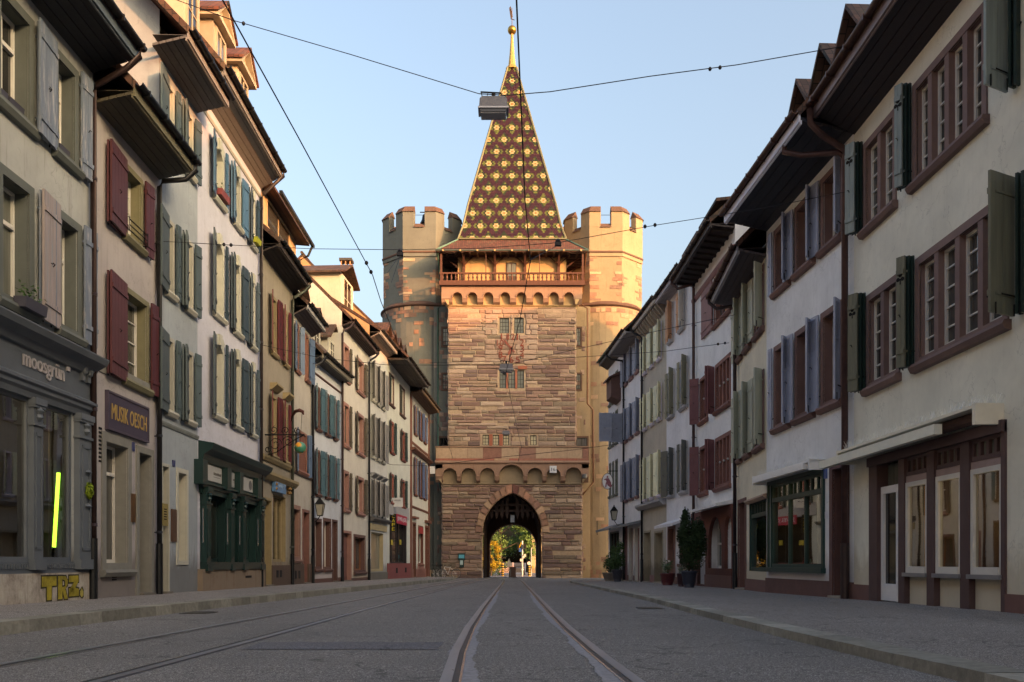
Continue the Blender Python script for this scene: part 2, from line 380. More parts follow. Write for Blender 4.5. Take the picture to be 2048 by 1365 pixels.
def reader(f, s0, s1):
    """frame for lettering between s0 and s1: first axis left-to-right in the picture, origin at its left end"""
    if f.side < 0: return Fr(f(min(s0, s1), 0, 0), f.u3, f.n3), abs(s1-s0)
    return Fr(f(max(s0, s1), 0, 0), -f.u3, f.n3), abs(s1-s0)
stoneR = solid((118, 82, 74), .85, .12, 4, 0, .3, wear=.25, wearcol=(80, 62, 58))
WINM = solid((205, 203, 196), .5, .06, 5, 0, .05)
DARK = solid((14, 13, 14), .9, .2, 3, 0, 0)
class House:
    def __init__(s, name, label, side, A, B, wall, zt, o, zg, depth=9, pitch=46, roof=None, soffit=None, gutter=None, fascia=None, s0ext=.0, s1ext=.0,
                 plinth=None, near_wall=None, eave_n=0, group='old houses lining the street', gable=True):
        f = s.f = Fac(side, A, B); s.L = f.L; s.wallm = wall; s.holes = []; s.zt = zt; s.o = o; s.zg = zg; s.depth = depth
        s.root = thing(name, label, 'house', f(f.L/2, 0, f.ground(f.L/2)), group)
        roof = roof or tiles_mat(); soffit = soffit or solid((66, 58, 54), .7, .15, 3, stretch=(4, 4, 1)); fascia = fascia or soffit
        gutter = gutter or solid((52, 46, 44), .45, .2, 8, .6)
        tp = math.tan(R(pitch)); zr = zg+(o+depth/2)*tp; s.zr = zr; s.tp = tp
        # roof slab, front and back slope, closed at the verges
        a0, a1 = -s0ext, s.L+s1ext
        g = G(); g.prof(f, [(o+.02, zg), (-depth/2, zr), (-depth/2, zr-.16), (o-.02, zg-.12)], a0, a1)
        g.prof(f, [(-depth/2-.002, zr), (-depth-o, zg), (-depth-o, zg-.14), (-depth/2-.002, zr-.16)], a0, a1)
        rf = g.build('roof', roof, s.root)
        g = G(); n = int((a1-a0)/.22)
        for k in range(n+1): aa = a0+(a1-a0)*k/max(n, 1); g.tube([f(aa-.12, -depth/2, zr+.02), f(aa+.12, -depth/2, zr+.03)], .08, 6)
        g.build('ridge_tiles', roof, rf)
        # soffit boards with joints, fascia, moulded cornice
        g = G(); nb = 5
        for k in range(nb):
            n0 = .0+(o-.04)*k/nb; n1 = (o-.04)*(k+1)/nb-.012; q = lambda n: zt+(zg-.2-zt)*n/(o-.04)
            g.prof(f, [(n0, q(n0)), (n1, q(n1)), (n1, q(n1)+.05), (n0, q(n0)+.05)], a0+.02, a1-.02)
        g.box(f, a0+.03, a1-.03, .0, o-.05, max(zt, zg-.2)+.052, max(zt, zg-.2)+.06)
        g.build('soffit', soffit, s.root)
        g = G(); g.box(f, a0+.01, a1-.01, o-.04, o-.008, zg-.24, zg-.06); g.box(f, a0+.015, a1-.015, o-.07, o-.04, zg-.27, zg-.2)
        g.build('fascia', fascia, s.root)
        # half-round gutter
        g = G(); prof = [(o+.065+.065*math.cos(t), zg-.02+.065*math.sin(t)) for t in [R(180+180*k/8) for k in range(9)]]
        prof += [(p[0]*.85+(o+.065)*.15, zg-.02+(p[1]-zg+.02)*.85) for p in reversed(prof)]
        g.prof(f, prof, a0, a1)
        k = a0+.3
        while k < a1: g.prof(f, [(o-.01, zg-.1), (o+.14, zg-.1), (o+.14, zg-.0), (o-.01, zg-.03)], k, k+.03); k += .8
        g.build('gutter', gutter, s.root)
        s.gutm = gutter
        s.soffm = soffit
    def gable_pts(s):
        f = s.f; D = s.depth; t = s.tp; zf = s.zg+s.o*t-.17
        return [(0, -1.5), (0, max(s.zt, 0)+.3 if s.zt+.3 < zf else zf), (0, zf), (-D/2, s.zr-.17), (-D, zf), (-D, -1.5)]
    def opening(s, p0, p1, zt, zb):
        a, b = sorted((s.f.s(p0), s.f.s(p1))); s.holes.append((a, b, zb, zt)); return a, b
    def finish(s, side_mat=None):
        gs_ = G()
        f = s.f; g = G(); hs = s.holes; zt = s.zt+.02
        S = sorted({0, s.L, *[h[0] for h in hs], *[h[1] for h in hs]}); S = [x for x in S if -1e-6 <= x <= s.L+1e-6]
        Z = sorted({-1.5, zt, *[h[2] for h in hs], *[h[3] for h in hs]}); Z = [z for z in Z if z <= zt]
        for i in range(len(S)-1):
            run = None
            for j in range(len(Z)-1):
                cs, cz = (S[i]+S[i+1])/2, (Z[j]+Z[j+1])/2
                if any(h[0] < cs < h[1] and h[2] < cz < h[3] for h in hs):
                    if run is not None: g.face([f(S[i], 0, run), f(S[i+1], 0, run), f(S[i+1], 0, Z[j]), f(S[i], 0, Z[j])]); run = None
                elif run is None: run = Z[j]
            if run is not None: g.face([f(S[i], 0, run), f(S[i+1], 0, run), f(S[i+1], 0, zt), f(S[i], 0, zt)])
        for a, b, c, d, dp in [(*h[:4], h[4] if len(h) > 4 else .3) for h in hs]:   # reveals
            for p, q in (((a, c), (a, d)), ((a, d), (b, d)), ((b, d), (b, c)), ((b, c), (a, c))):
                g.face([f(p[0], 0, p[1]), f(q[0], 0, q[1]), f(q[0], -dp, q[1]), f(p[0], -dp, p[1])])
        P = s.gable_pts()
        for a in (.004, s.L-.004): (gs_ if side_mat else g).face([f(a, n, z) for n, z in P])
        (gs_ if side_mat else g).face([f(0, -s.depth, -1.5), f(s.L, -s.depth, -1.5), f(s.L, -s.depth, s.zt), f(0, -s.depth, s.zt)])
        if side_mat: gs_.build('gable_wall', side_mat, s.root)
        g.build('wall', s.wallm, s.root)
    # ---- windows
    def win(s, p0, p1, zt, zb, b=.11, frame=None, sash=None, pane='dark', cols=2, rows=(.33,), sill=True, bars=0, rev=.2, proud=.025, lights=1, arch=False, hood=False, muntin=.022, sillm=None, mul=.11):
        f = s.f; a0, a1 = sorted((f.s(p0), f.s(p1))); frame = frame or stoneR; sash = sash or WINM
        i0, i1, j0, j1 = a0+b, a1-b, zb+b*.9, zt-b
        s.holes.append((i0, i1, j0, j1)); g = G(); top = j1
        for q in ((a0, i0, zb, zt), (i1, a1, zb, zt), (i0, i1, j1, zt), (i0, i1, zb, j0)):
            g.box(f, q[0], q[1], -.012, proud, q[2], q[3])
        g.box(f, i0-.001, i0+.002, -rev-.05, -.01, j0, j1); g.box(f, i1-.002, i1+.001, -rev-.05, -.01, j0, j1)
        g.box(f, i0, i1, -rev-.05, -.01, j1-.003, j1); g.box(f, i0, i1, -rev-.05, -.01, j0, j0+.003)
        W = i1-i0; mw = mul; lw = (W-mw*(lights-1))/lights
        for k in range(1, lights): x = i0+k*lw+(k-1)*mw; g.box(f, x, x+mw, -rev+.005, proud-.01, j0, j1)
        if arch:  # segmental head: solid stone spandrel under the lintel and keystone
            c = (i0+i1)/2; rr = W/2; h = .16; N = 8; pts = [(i0, j1+.005)]
            for k in range(N+1): x = i0+W*k/N; pts.append((x, j1-h*(abs(x-c)/rr)**2))
            pts.append((i1, j1+.005)); g.prism(f, pts, -rev+.005, proud-.002)
            g.prism(f, [(c-.1, zt+.14), (c+.1, zt+.14), (c+.07, j1-.02), (c-.07, j1-.02)], .0, .075)
            top = [(a0-.03, zt), (a0+.1, zt+.1), (a1-.1, zt+.1), (a1+.03, zt)]; g.prism(f, top, 0, proud+.005)
        if hood: g.prof(f, [(0, zt+.1), (0, zt+.3), (.22, zt+.3), (.22, zt+.24), (.06, zt+.1)], a0-.08, a1+.08)
        w = g.build('window', frame, s.root)
        if sill:
            g = G(); g.prof(f, [(.0, zb+.03), (proud+.07, zb+.03), (proud+.09, zb-.02), (proud+.05, zb-.09), (0, zb-.1)], a0-.05, a1+.05); g.build('sill', sillm or frame, w)
        g = G(); gp = G(); fw = .05; n0, n1 = -rev, -rev+.045
        for k in range(lights):
            x0 = i0+k*(lw+mw); x1 = x0+lw
            g.box(f, x0, x0+fw, n0, n1, j0, j1); g.box(f, x1-fw, x1, n0, n1, j0, j1); g.box(f, x0+fw, x1-fw, n0, n1, j1-fw, j1); g.box(f, x0+fw, x1-fw, n0, n1, j0, j0+fw*1.3)
            for q in range(1, cols): xm = x0+(x1-x0)*q/cols; g.box(f, xm-.028, xm+.028, n0+.002, n1+.012, j0+fw*1.3, j1-fw)
            for r_ in rows: zz = j1-(j1-j0)*r_; g.box(f, x0+fw, x1-fw, n0+.004, n1+.02, zz-.03, zz+.03)
            for q in range(bars): zz = j0+(j1-j0)*(q+1)/(bars+1); g.box(f, x0+fw, x1-fw, n0+.01, n1-.006, zz-muntin/2, zz+muntin/2)
            gp.face([f(x0+.01, n0+.012, j0+.01), f(x1-.01, n0+.012, j0+.01), f(x1-.01, n0+.012, j1-.01), f(x0+.01, n0+.012, j1-.01)])
        g.build('sash', sash, w); gp.build('pane', pane_mat(pane), w)
        return w
    # ---- shutters
    def sh(s, hinge, tip, zt, zb, ang, mat, far=True, kind='plank', leaves=1, w=None, n0=.05, hole=False):
        f = s.f; sh = f.s(hinge); which = 1 if far else -1; ca, sa = math.cos(R(ang)), math.sin(R(ang))
        u = (f.u3*ca*which+f.n3*sa); o = f(sh, n0, 0)
        if w is None:
            k = (tip-CX)/F; den = u.x-k*u.y; w = -(o.x-k*o.y)/den if abs(den) > 1e-4 else .45
            if not .12 < w < .95: w = .42
        v = Vector((-u.y, u.x, 0)); v = v if v.dot(f.n3) > 0 else -v
        r = s.shutter(Fr(o, u, v), w, zb, zt, mat, kind, hole)
        for q in range(1, leaves):
            fr = Fr(o+v*(-.065*q)-u*.01*q, u, v); s.shutter(fr, w*.96, zb, zt, mat, 'plain', False)
        return r
    def shutter(s, fr, w, zb, zt, mat, kind, hole):
        g = G(); t = .035; H = zt-zb
        if kind == 'plank':
            n = max(2, int(w/.16))
            for k in range(n): g.box(fr, w*k/n+.003, w*(k+1)/n-.003, 0, t, zb, zt)
            for zz in (zb+H*.14, zt-H*.14): g.box(fr, .01, w-.01, t, t+.018, zz-.035, zz+.035); g.box(fr, -.02, w*.8, -.012, 0, zz-.015, zz+.015)
            g.box(fr, .002, w-.002, .004, t-.004, zb+.002, zt-.002)
        elif kind == 'plain': g.box(fr, 0, w, 0, t, zb, zt)
        elif kind == 'panel':
            st = .06
            g.box(fr, 0, st, 0, t, zb, zt); g.box(fr, w-st, w, 0, t, zb, zt)
            for a, b in ((zb, zb+.09), (zt-.07, zt), (zb+H*.6, zb+H*.6+.06)): g.box(fr, st, w-st, 0, t, a, b)
            g.box(fr, st, w-st, .012, t-.012, zb+.09, zb+H*.6)
            zz = zb+H*.6+.07
            while zz < zt-.1: g.prism(Fr(fr(0, 0, 0), fr.u, fr.v), [(st, zz), (w-st, zz), (w-st, zz+.012), (st, zz+.012)], .004, t-.004); zz += .032
            g.box(fr, st, w-st, .015, .02, zb+H*.6+.06, zt-.07)
        elif kind == 'louvre':
            st = .05; g.box(fr, 0, st, 0, t, zb, zt); g.box(fr, w-st, w, 0, t, zb, zt)
            for a, b in ((zb, zb+.08), (zt-.06, zt), (zb+H*.45, zb+H*.45+.06)): g.box(fr, st, w-st, 0, t, a, b)
            zz = zb+.1
            while zz < zt-.08:
                if not zb+H*.45-.03 < zz < zb+H*.45+.06: g.prof(fr, [(.006, zz+.03), (t-.004, zz), (t-.004, zz+.01), (.006, zz+.04)], st, w-st)
                zz += .05
            g.box(fr, st, w-st, .014, .018, zb+.08, zt-.06)
        o = g.build('shutter', mat, s.root)
        g = G(); g.tube([fr(w*.85, -.02, zb-.02), fr(w*.85, -.02, zb+.12)], .01, 5); g.tube([fr(-.02, -.01, zb+H*.14), fr(w*.6, -.012, zb+H*.14)], .012, 4)
        g.tube([fr(w*.5, t+.004, zb+H*.45), fr(w*.5, t+.03, zb+H*.47), fr(w*.62, t+.03, zb+H*.47)], .008, 4)
        g.build('shutter_ironwork', DARK, o)
        if hole:
            g = G(); N = 10
            for dx, dz, r in ((0, .055, .035), (-.04, -.01, .033), (.04, -.01, .033)):
                g.face([fr(w/2+dx+r*math.cos(2*math.pi*k/N), t+.0025, zt-H*.2+dz+r*math.sin(2*math.pi*k/N)) for k in range(N)])
            g.box(fr, w/2-.01, w/2+.01, t+.001, t+.003, zt-H*.2-.09, zt-H*.2)
            g.build('trefoil_cutout', DARK, o)
        return o
    # ---- other parts
    def box(s, name, p0, p1, zt, zb, n0, n1, mat, parent=None):
        a0, a1 = sorted((s.f.s(p0), s.f.s(p1))); return G().box(s.f, a0, a1, n0, n1, zb, zt).build(name, mat, parent or s.root)
    def band(s, name, zt, zb, n, mat, a0=0, a1=None):
        return G().prof(s.f, [(0, zb), (n*.5, zb), (n, zb+(zt-zb)*.6), (n, zt), (0, zt+.02)], a0, s.L if a1 is None else a1).build(name, mat, s.root)
    def plinth(s, z, mat, n=.03, skip=()):
        """plinth along the pavement, interrupted at (p0, p1) openings"""
        cuts = sorted(tuple(sorted((s.f.s(a), s.f.s(b)))) for a, b in skip); g = G(); x = 0
        for a, b in cuts+[(s.L, s.L)]:
            if a > x+.02: g.box(s.f, x, min(a, s.L), -.02, n, -1.5, z)
            x = max(x, b)
        return g.build('plinth', mat, s.root)
    def pipe(s, px, ztop, mat, zs=None, shoe=True, end='far', n=.1, gut=True):
        """downpipe with swan neck from the gutter end"""
        f = s.f; a = f.s(px, n); zb = f.ground(a); g = G(); pts = []
        e = s.L-.12 if end == 'far' else .12
        if gut: pts += [f(e, s.o+.06, s.zg-.06), f(e, s.o+.05, s.zg-.22), f(e+(a-e)*.3, s.o*.8, s.zg-.42), f(a, n+.06, ztop+.12), f(a, n, ztop)]
        else: pts += [f(a, n, ztop)]
        g.tube(pts+[f(a, n, zb+.02)], .05, 10)
        zz = zb+1.2
        while zz < ztop: g.tube([f(a, n, zz), f(a, n, zz+.05)], .062, 10); g.tube([f(a, 0, zz+.02), f(a, n, zz+.02)], .012, 5); zz += 1.9
        p = g.build('downpipe', mat, s.root, True)
        if shoe: G().tube([f(a, n, zb), f(a, n, zb+1.0)], .066, 10).build('pipe_shoe', solid((30, 32, 36), .4, .15, 5, .4), p)
        return p
    def door(s, p0, p1, zt, mat=None, frame=None, b=.13, rev=.28, pane=None, panels=True, light=.0):
        f = s.f; a0, a1 = sorted((f.s(p0), f.s(p1))); zb = f.ground((a0+a1)/2)-.05; i0, i1 = a0+b, a1-b
        s.holes.append((i0, i1, zb, zt-b)); g = G(); frame = frame or stoneR
        for q in ((a0, i0, zb, zt), (i1, a1, zb, zt), (i0, i1, zt-b, zt)): g.box(f, q[0], q[1], -.012, .03, q[2], q[3])
        for q in ((i0-.001, i0+.003, zb, zt-b), (i1-.003, i1+.001, zb, zt-b), (i0, i1, zt-b-.003, zt-b)): g.box(f, q[0], q[1], -rev-.03, -.01, q[2], q[3])
        fo = g.build('door_frame', frame, s.root); mat = mat or solid((92, 62, 54), .6, .15, 4, stretch=(6, 6, .6))
        g = G(); zt2 = zt-b; n0 = -rev; W = i1-i0
        g.box(f, i0, i1, n0, n0+.04, zb+.06, zt2)
        if panels:
            for za, zc in ((zb+.2, zb+.95), (zb+1.1, min(zt2-.1, zb+1.95))):
                for x0, x1 in ((i0+.08, (i0+i1)/2-.04), ((i0+i1)/2+.04, i1-.08)):
                    g.box(f, x0, x1, n0+.04, n0+.055, za, zc); g.box(f, x0+.03, x1-.03, n0+.055, n0+.062, za+.03, zc-.03)
        d = g.build('door', mat, s.root)
        g = G(); g.tube([f(i0+.08, n0+.06, zb+1.05), f(i0+.08, n0+.1, zb+1.05), f(i0+.2, n0+.1, zb+1.05)], .012, 6); g.build('door_handle', solid((150, 130, 80), .3, .1, 5, .8, 0), d)
        if pane: g = G(); g.box(f, i0+.12, i1-.12, n0+.055, n0+.064, zb+1.0, zt2-.15); g.build('pane', pane_mat(pane), d)
        G().box(f, i0, i1, -rev, .12, zb, zb+.09).build('doorstep', solid((120, 112, 100), .9, .15), s.root)
        return d
    def shopwin(s, p0, p1, zt, zb, mat, rev=.22, fw=.06, transom=None, bars=0, vert=(), curtain=None, warm=False, glass=None, name='shop_window', depth=1.4, items=None):
        f = s.f; a0, a1 = sorted((f.s(p0), f.s(p1))); s.holes.append((a0, a1, zb, zt, rev)); g = G(); n0, n1 = -rev, -rev+.07
        g.box(f, a0, a0+fw, n0, n1, zb, zt); g.box(f, a1-fw, a1, n0, n1, zb, zt); g.box(f, a0+fw, a1-fw, n0, n1, zt-fw, zt); g.box(f, a0+fw, a1-fw, n0, n1+.02, zb, zb+fw*1.4)
        if transom is not None:
            g.box(f, a0+fw, a1-fw, n0, n1+.02, transom-.05, transom+.05)
            for k in range(1, bars+1): x = a0+fw+(a1-a0-2*fw)*k/(bars+1); g.box(f, x-.018, x+.018, n0+.01, n1-.01, transom+.05, zt-fw)
        for v in vert: x = f.s(v); g.box(f, x-.03, x+.03, n0+.002, n1+.005, zb+fw*1.4, zt-fw)
        for q in ((a0, a0+.004, n1-.01, .004, zb, zt), (a1-.004, a1, n1-.01, .004, zb, zt), (a0, a1, n1-.01, .004, zt-.004, zt), (a0, a1, n1-.01, .004, zb, zb+.004)): g.box(f, *q)
        w = g.build(name, mat, s.root)
        q_ = [f(a0+.02, n0+.03, zb+.02), f(a1-.02, n0+.03, zb+.02), f(a1-.02, n0+.03, zt-.02), f(a0+.02, n0+.03, zt-.02)]
        g = G(); g.face(q_ if f.side < 0 else q_[::-1])
        g.build('pane', glass or shop_glass(), w)
        if glass is None:
            g = G(); e0, e1 = a0-.15, a1+.15; b0, b1 = n0-.02, n0-depth
            P = [(e0, b0), (e0, b1), (e1, b1), (e1, b0)]
            for (x0, y0), (x1, y1) in zip(P, P[1:]): g.face([f(x0, y0, zb-.1), f(x1, y1, zb-.1), f(x1, y1, zt+.1), f(x0, y0, zt+.1)])
            g.face([f(x, y, zb-.02) for x, y in P]); g.face([f(x, y, zt+.1) for x, y in P])
            g.build('interior', solid((62, 56, 48), .9, .3, 2), w)
            if curtain:
                g = G(); N = 40; b = n0-.22
                for k in range(N):
                    x0 = a0+.02+(a1-a0-.04)*k/N; x1 = a0+.02+(a1-a0-.04)*(k+1)/N
                    if curtain[1] < k/N < curtain[2]: g.face([f(x0, b+.03*math.sin(k*1.1), zb), f(x1, b+.03*math.sin(k*1.1+1.1), zb), f(x1, b+.03*math.sin(k*1.1+1.1), zt-.05), f(x0, b+.03*math.sin(k*1.1), zt-.05)])
                g.build('curtain', curtain[0], w)
            if items:
                g = G(); rn = random.Random(int(a0*100))
                for k in range(items):
                    x = rn.uniform(a0+.15, a1-.15); h = rn.uniform(.08, .3); rr = rn.uniform(.03, .08); b = n0-rn.uniform(.15, .6)
                    g.lathe(f(x, b, zb+.01), [(rr*.6, 0), (rr, h*.3), (rr*.8, h*.6), (rr*.35, h*.8), (rr*.5, h)], 10, sc((rn.random(), rn.random(), rn.random()), .35))
                g.build('display_goods', tint_mat('goods', None, .4, bs=0), w)
            if warm:
                g = G(); x = (a0+a1)/2
                for dx in (-.25, .2): g.lathe(f(x+dx, n0-.7, zt-.55), [(.02, 0), (.05, .02), (.05, .08), (.02, .1)], 8)
                g.build('lamp_bulb', emit((255, 210, 140), 12), w)
        return w
def vents(h, ps, dp, y0, y1, yref, n, name='cellar_vent'):
    for p in ps: G().box(h.f, *sorted((h.f.s(p), h.f.s(p+dp))), n, n+.008, h.f.z(yref, y1), h.f.z(yref, y0)).build(name, DARK, h.root)
def bulletin(h, p0, p1, zt, zb, mat, name='plaque', n=.03):
    return h.box(name, p0, p1, zt, zb, .0, n, mat)
_pl, _so = plaster, solid
def plaster(rgb, *a, **k): return _pl((int(rgb[0]*.88), int(rgb[1]*.93), int(rgb[2]*.99)), *a, **k)
def solid(rgb, *a, **k): return _so((int(rgb[0]*.85), int(rgb[1]*.88), int(rgb[2]*.92)), *a, **k)
# ------------------------------------------------------------ left row of houses
def P(px, X): return (X, F*X/(px-CX))
LX = [(186, -7.0), (319, -7.06), (395, -7.1), (522, -7.2), (585, -7.25), (624, -7.3), (684, -7.05), (739, -6.8), (774, -6.55), (820, -6.2), (858, -5.8)]
LP = [P(*q) for q in LX]
pipe_br = solid((70, 52, 48), .45, .2, 6, .5); pipe_dk = solid((44, 44, 46), .45, .2, 6, .5)
# --- 1: grey green shop house in the foreground
greyshut = solid((124, 132, 144), .6, .15, 4, wear=.7, wearcol=(190, 182, 178), stretch=(5, 5, .5)); sage = solid((104, 106, 98), .7, .1, 4, wear=.2, wearcol=(70, 70, 62))
shopgrey = solid((104, 108, 112), .55, .1, 3, wear=.15, wearcol=(80, 84, 80))
h = H1 = House('corner_house', 'beige house at the left edge with a grey green shopfront and yellow graffiti', -1, (-6.95, 5.0), LP[0], plaster((178, 172, 160), .35), 8.76, .78, 9.2, fascia=solid((96, 104, 108), .5, .12), soffit=solid((52, 50, 50), .6, .15, 3, stretch=(4, 4, 1)))
f = h.f
for (zt, zb, near, wins) in ((8.49, 6.87, (-95, -30), 0), (6.05, 4.18, 0, 0)):
    for a, b in ((-460, -190), (-110, 66), (106, 155) if zt > 7 else (112, 161)):
        h.win(a if a != -110 else (-12 if zt > 7 else -8), b, zt, zb, .13, sage, WINM, 'grey' if zt < 7 else 'dark', 2, (.32,), rev=.24, sillm=sage) if a > -200 else None
    for hg, tp, fa, an in ((67, 79, True, 4), (105, 77, False, 6), (155, 184, True, 5)) if zt > 7 else ((71, 84, True, 3), (111, 84, False, 6), (161, 192, True, 4)):
        h.sh(hg, tp, zt+.02, zb-.02, an, greyshut if not (zt < 7 and hg == 111) else solid((176, 158, 150), .6, .2, 3, wear=.7, wearcol=(120, 140, 150), stretch=(5, 5, .4)), fa, 'plank')
# flower boxes
def flowerbox(f, a0, a1, z, n0, n1, label, leaf=(60, 92, 40), box=(70, 68, 78), plants=60, hgt=.25, cat='flower box', flower=None):
    t = thing('flower_box', label, cat, f((a0+a1)/2, (n0+n1)/2, z))
    g = G(); g.prof(f, [(n0+.02, z), (n1-.02, z), (n1, z+.15), (n0, z+.15)], a0, a1); g.build('box', solid(box, .6, .1), t)
    if plants:
        g = G(); rn = random.Random(int(a0*77))
        for k in range(plants):
            x = rn.uniform(a0, a1); y = rn.uniform(n0, n1); zz = z+.13+rn.random()**1.5*hgt; s = rn.uniform(.02, .045)
            d1 = Vector((rn.uniform(-1, 1), rn.uniform(-1, 1), rn.uniform(-.5, 1))).normalized()*s; d2 = Vector((rn.uniform(-1, 1), rn.uniform(-1, 1), rn.uniform(-.6, .6))).normalized()*s*.6
            c = f(x, y, zz); cc = sc(lin(flower if flower and rn.random() < .3 else leaf), rn.uniform(.5, 1.3)); g.face([c-d1, c+d2, c+d1, c-d2], cc)
        g.build('foliage', tint_mat('leaves', None, .7, bs=0), t)
a = f.s(30); flowerbox(f, f.s(22), f.s(66), 4.17, .03, .22, 'dark flower box with a green plant on the sill above the grey shopfront', plants=90)
for q, (p0, p1, w) in enumerate(((5, 24, 'left corner'), (28, 60, 'right corner'))): flowerbox(f, f.s(p0), f.s(p1), 6.99, -.2, -.05, 'empty dark flower box in the %s of the topmost window at the left edge' % w, plants=0)
for q, (p0, p1, w) in enumerate(((109, 124, 'left'), (127, 148, 'right'))): flowerbox(f, f.s(p0), f.s(p1), 6.99, -.2, -.05, 'empty dark flower box, %s one of two beside the topmost grey open shutter' % w, plants=0)
# shopfront
zs0 = f.ground(f.s(100))
z_sill = f.z(100, 1124); z_head = f.z(100, 812); z_fb = f.z(100, 778); z_ft = f.z(100, 700); z_ct = f.z(100, 684)
a_end = f.s(176); G().prof(f, [(0, z_ct-.3), (.1, z_ct-.27), (.16, z_ct-.17), (.3, z_ct-.1), (.34, z_ct-.02), (.34, z_ct), (0, z_ct+.05)], 0, f.s(178)).build('shop_cornice', shopgrey, h.root)
g = G(); g.box(f, 0, a_end, -.01, .05, z_fb-.02, z_ct-.24); g.prof(f, [(0, z_head), (.05, z_head), (.07, z_head+.08), (.11, z_head+.12), (.11, z_head+.17), (.15, z_head+.2), (.15, z_head+.24), (.05, z_head+.3), (0, z_head+.32)], 0, a_end+.03)
g.build('shop_fascia', shopgrey, h.root)
def pilaster(h, p0, p1, zb, zt, mat, n=.09, cap=True):
    f = h.f; a0, a1 = sorted((f.s(p0), f.s(p1))); g = G(); g.box(f, a0, a1, -.02, n, zb, zt)
    g.box(f, a0-.03, a1+.03, 0, n+.04, zb, zb+.16); W = a1-a0
    if cap:
        g.box(f, a0-.025, a1+.025, 0, n+.03, zt-.4, zt-.36); g.box(f, a0-.03, a1+.03, 0, n+.05, zt-.1, zt); g.box(f, a0-.02, a1+.02, 0, n+.035, zt-.14, zt-.1)
        g.lathe(f((a0+a1)/2, n+.0, zt-.33), [(.02, 0), (.07, .05), (.05, .1), (.085, .15), (.03, .2)], 10)
    g.box(f, a0+W*.18, a0+W*.26, n, n+.015, zb+.3, zt-.5); g.box(f, a1-W*.26, a1-W*.18, n, n+.015, zb+.3, zt-.5); g.box(f, a0+W*.18, a1-W*.18, n, n+.015, zt-.55, zt-.5); g.box(f, a0+W*.18, a1-W*.18, n, n+.015, zb+.3, zb+.35)
    return g.build('pilaster', mat, h.root)
pilaster(h, 148, 173, z_sill-.12, z_head+.02, shopgrey); pilaster(h, 58, 77, z_sill-.12, z_head+.02, shopgrey, .07)
for px_ in (156, 167):
    g = G(); x = f.s(px_); g.lathe(f(x, .1, z_fb+.38), [(.01, 0), (.05, .04), (.06, .12), (.035, .17), (.07, .22), (.08, .32), (.05, .38)], 10); g.box(f, x-.05, x+.05, .04, .1, z_fb+.3, z_ct-.25); g.build('scroll_bracket', shopgrey, h.root)
cur = solid((150, 142, 118), .9, .25, 3, stretch=(6, 6, .5))
h.shopwin(77, 142, z_head, z_sill, shopgrey, .08, .05, curtain=(cur, .9, 1.0), warm=True, depth=2.2, items=8)
w1 = h.shopwin(-80, 58, z_head, z_sill, shopgrey, .08, .05, curtain=(cur, .5, .72), warm=True, depth=2.2, items=10)
h.shopwin(-1400, -110, z_head, z_sill, shopgrey, .2, .05, depth=1.5)
# dentil strip under the windows
g = G(); x = f.s(-60)
while x < f.s(150): g.box(f, x, x+.035, .0, .03, z_sill-.1, z_sill-.03); x += .07
g.box(f, 0, a_end, -.01, .012, z_sill-.14, z_sill); g.box(f, 0, a_end, 0, .05, z_sill-.17, z_sill-.14); g.build('sill_moulding', shopgrey, h.root)
m, t, b = mk('mossy_concrete'); co = coords(t); b.inputs['Roughness'].default_value = .9
c = ramp(t, noise(t, co, 2.2, 9, .8), [(.3, lin((88, 80, 74))), (.45, lin((150, 142, 132))), (.62, lin((176, 170, 160))), (.75, lin((122, 108, 98)))])
t.links.new(mix(t, c, lin((70, 56, 48)), ramp(t, noise(t, coords(t, (5, 5, .5)), 2.4, 7, .7), [(.5, (0, 0, 0)), (.72, (.7,)*3)])), b.inputs['Base Color']); bump(t, b, noise(t, co, 30, 5), .4, .01); dirtystone = m
h.plinth(z_sill-.17, dirtystone, .05)
lt = solid((200, 190, 186), .5, .1); rf, wd = reader(f, f.s(37), f.s(120, 0))
textg('moosgrün', rf, 0, wd, f.z(78, 757), f.z(78, 717), .055, .075).build('shop_name', lt, h.root)
g = G(); x = wd+.08; g.box(rf, x, x+.1, .05, .075, z_fb+.36, z_fb+.5); g.build('name_tag', lt, h.root)
# graffiti
yel = tint_mat('spray_paint', None, nscale=4.5, var=.75, bs=.2)
gy = lin((140, 128, 40)); gk = lin((52, 48, 34)); zb_ = f.ground(f.s(110))
g = G()
fr5, _ = reader(f, f.s(76), f.s(160)); L5 = f.s(160)-f.s(76); zt5 = z_sill-.22
def letter(polys, x0, x1, z0, z1, col, n, grow=0):
    for poly in polys:
        pts = [(x0+(x1-x0)*u, z0+(z1-z0)*v) for u, v in poly]; cx_ = sum(p[0] for p in pts)/len(pts); cz_ = sum(p[1] for p in pts)/len(pts)
        pts = [(p[0]+(grow if p[0] > cx_ else -grow), p[1]+(grow if p[1] > cz_ else -grow)) for p in pts]; g.prism(fr5, pts, n-.002, n, col)
LT = [[(0, 1), (1, 1), (1, .6), (0, .56)], [(.33, .62), (.68, .62), (.66, 0), (.34, 0)]]
LR = [[(0, 0), (0, 1), (.42, 1), (.42, 0)], [(.42, .86), (.42, 1), (.8, .98), (1, .8), (.72, .8)], [(.72, .8), (1, .8), (.98, .62), (.8, .48), (.72, .55)], [(.42, .36), (.42, .52), (.72, .55), (.84, .48), (.7, .4)], [(.42, .4), (.76, .4), (1, .0), (.66, 0)]]
LZ = [[(0, 1), (.95, 1), (.98, .7), (0, .68)], [(.98, .74), (.55, .74), (.02, .3), (.02, .12), (.5, .3)], [(0, .4), (.6, .42), (1, .34), (.98, 0), (0, 0)]]
LO = [[(.5, 1), (.95, .6), (.95, .2), (.5, 0), (.05, .25), (.05, .6)]]
zg5 = f.ground(f.s(110))+.03
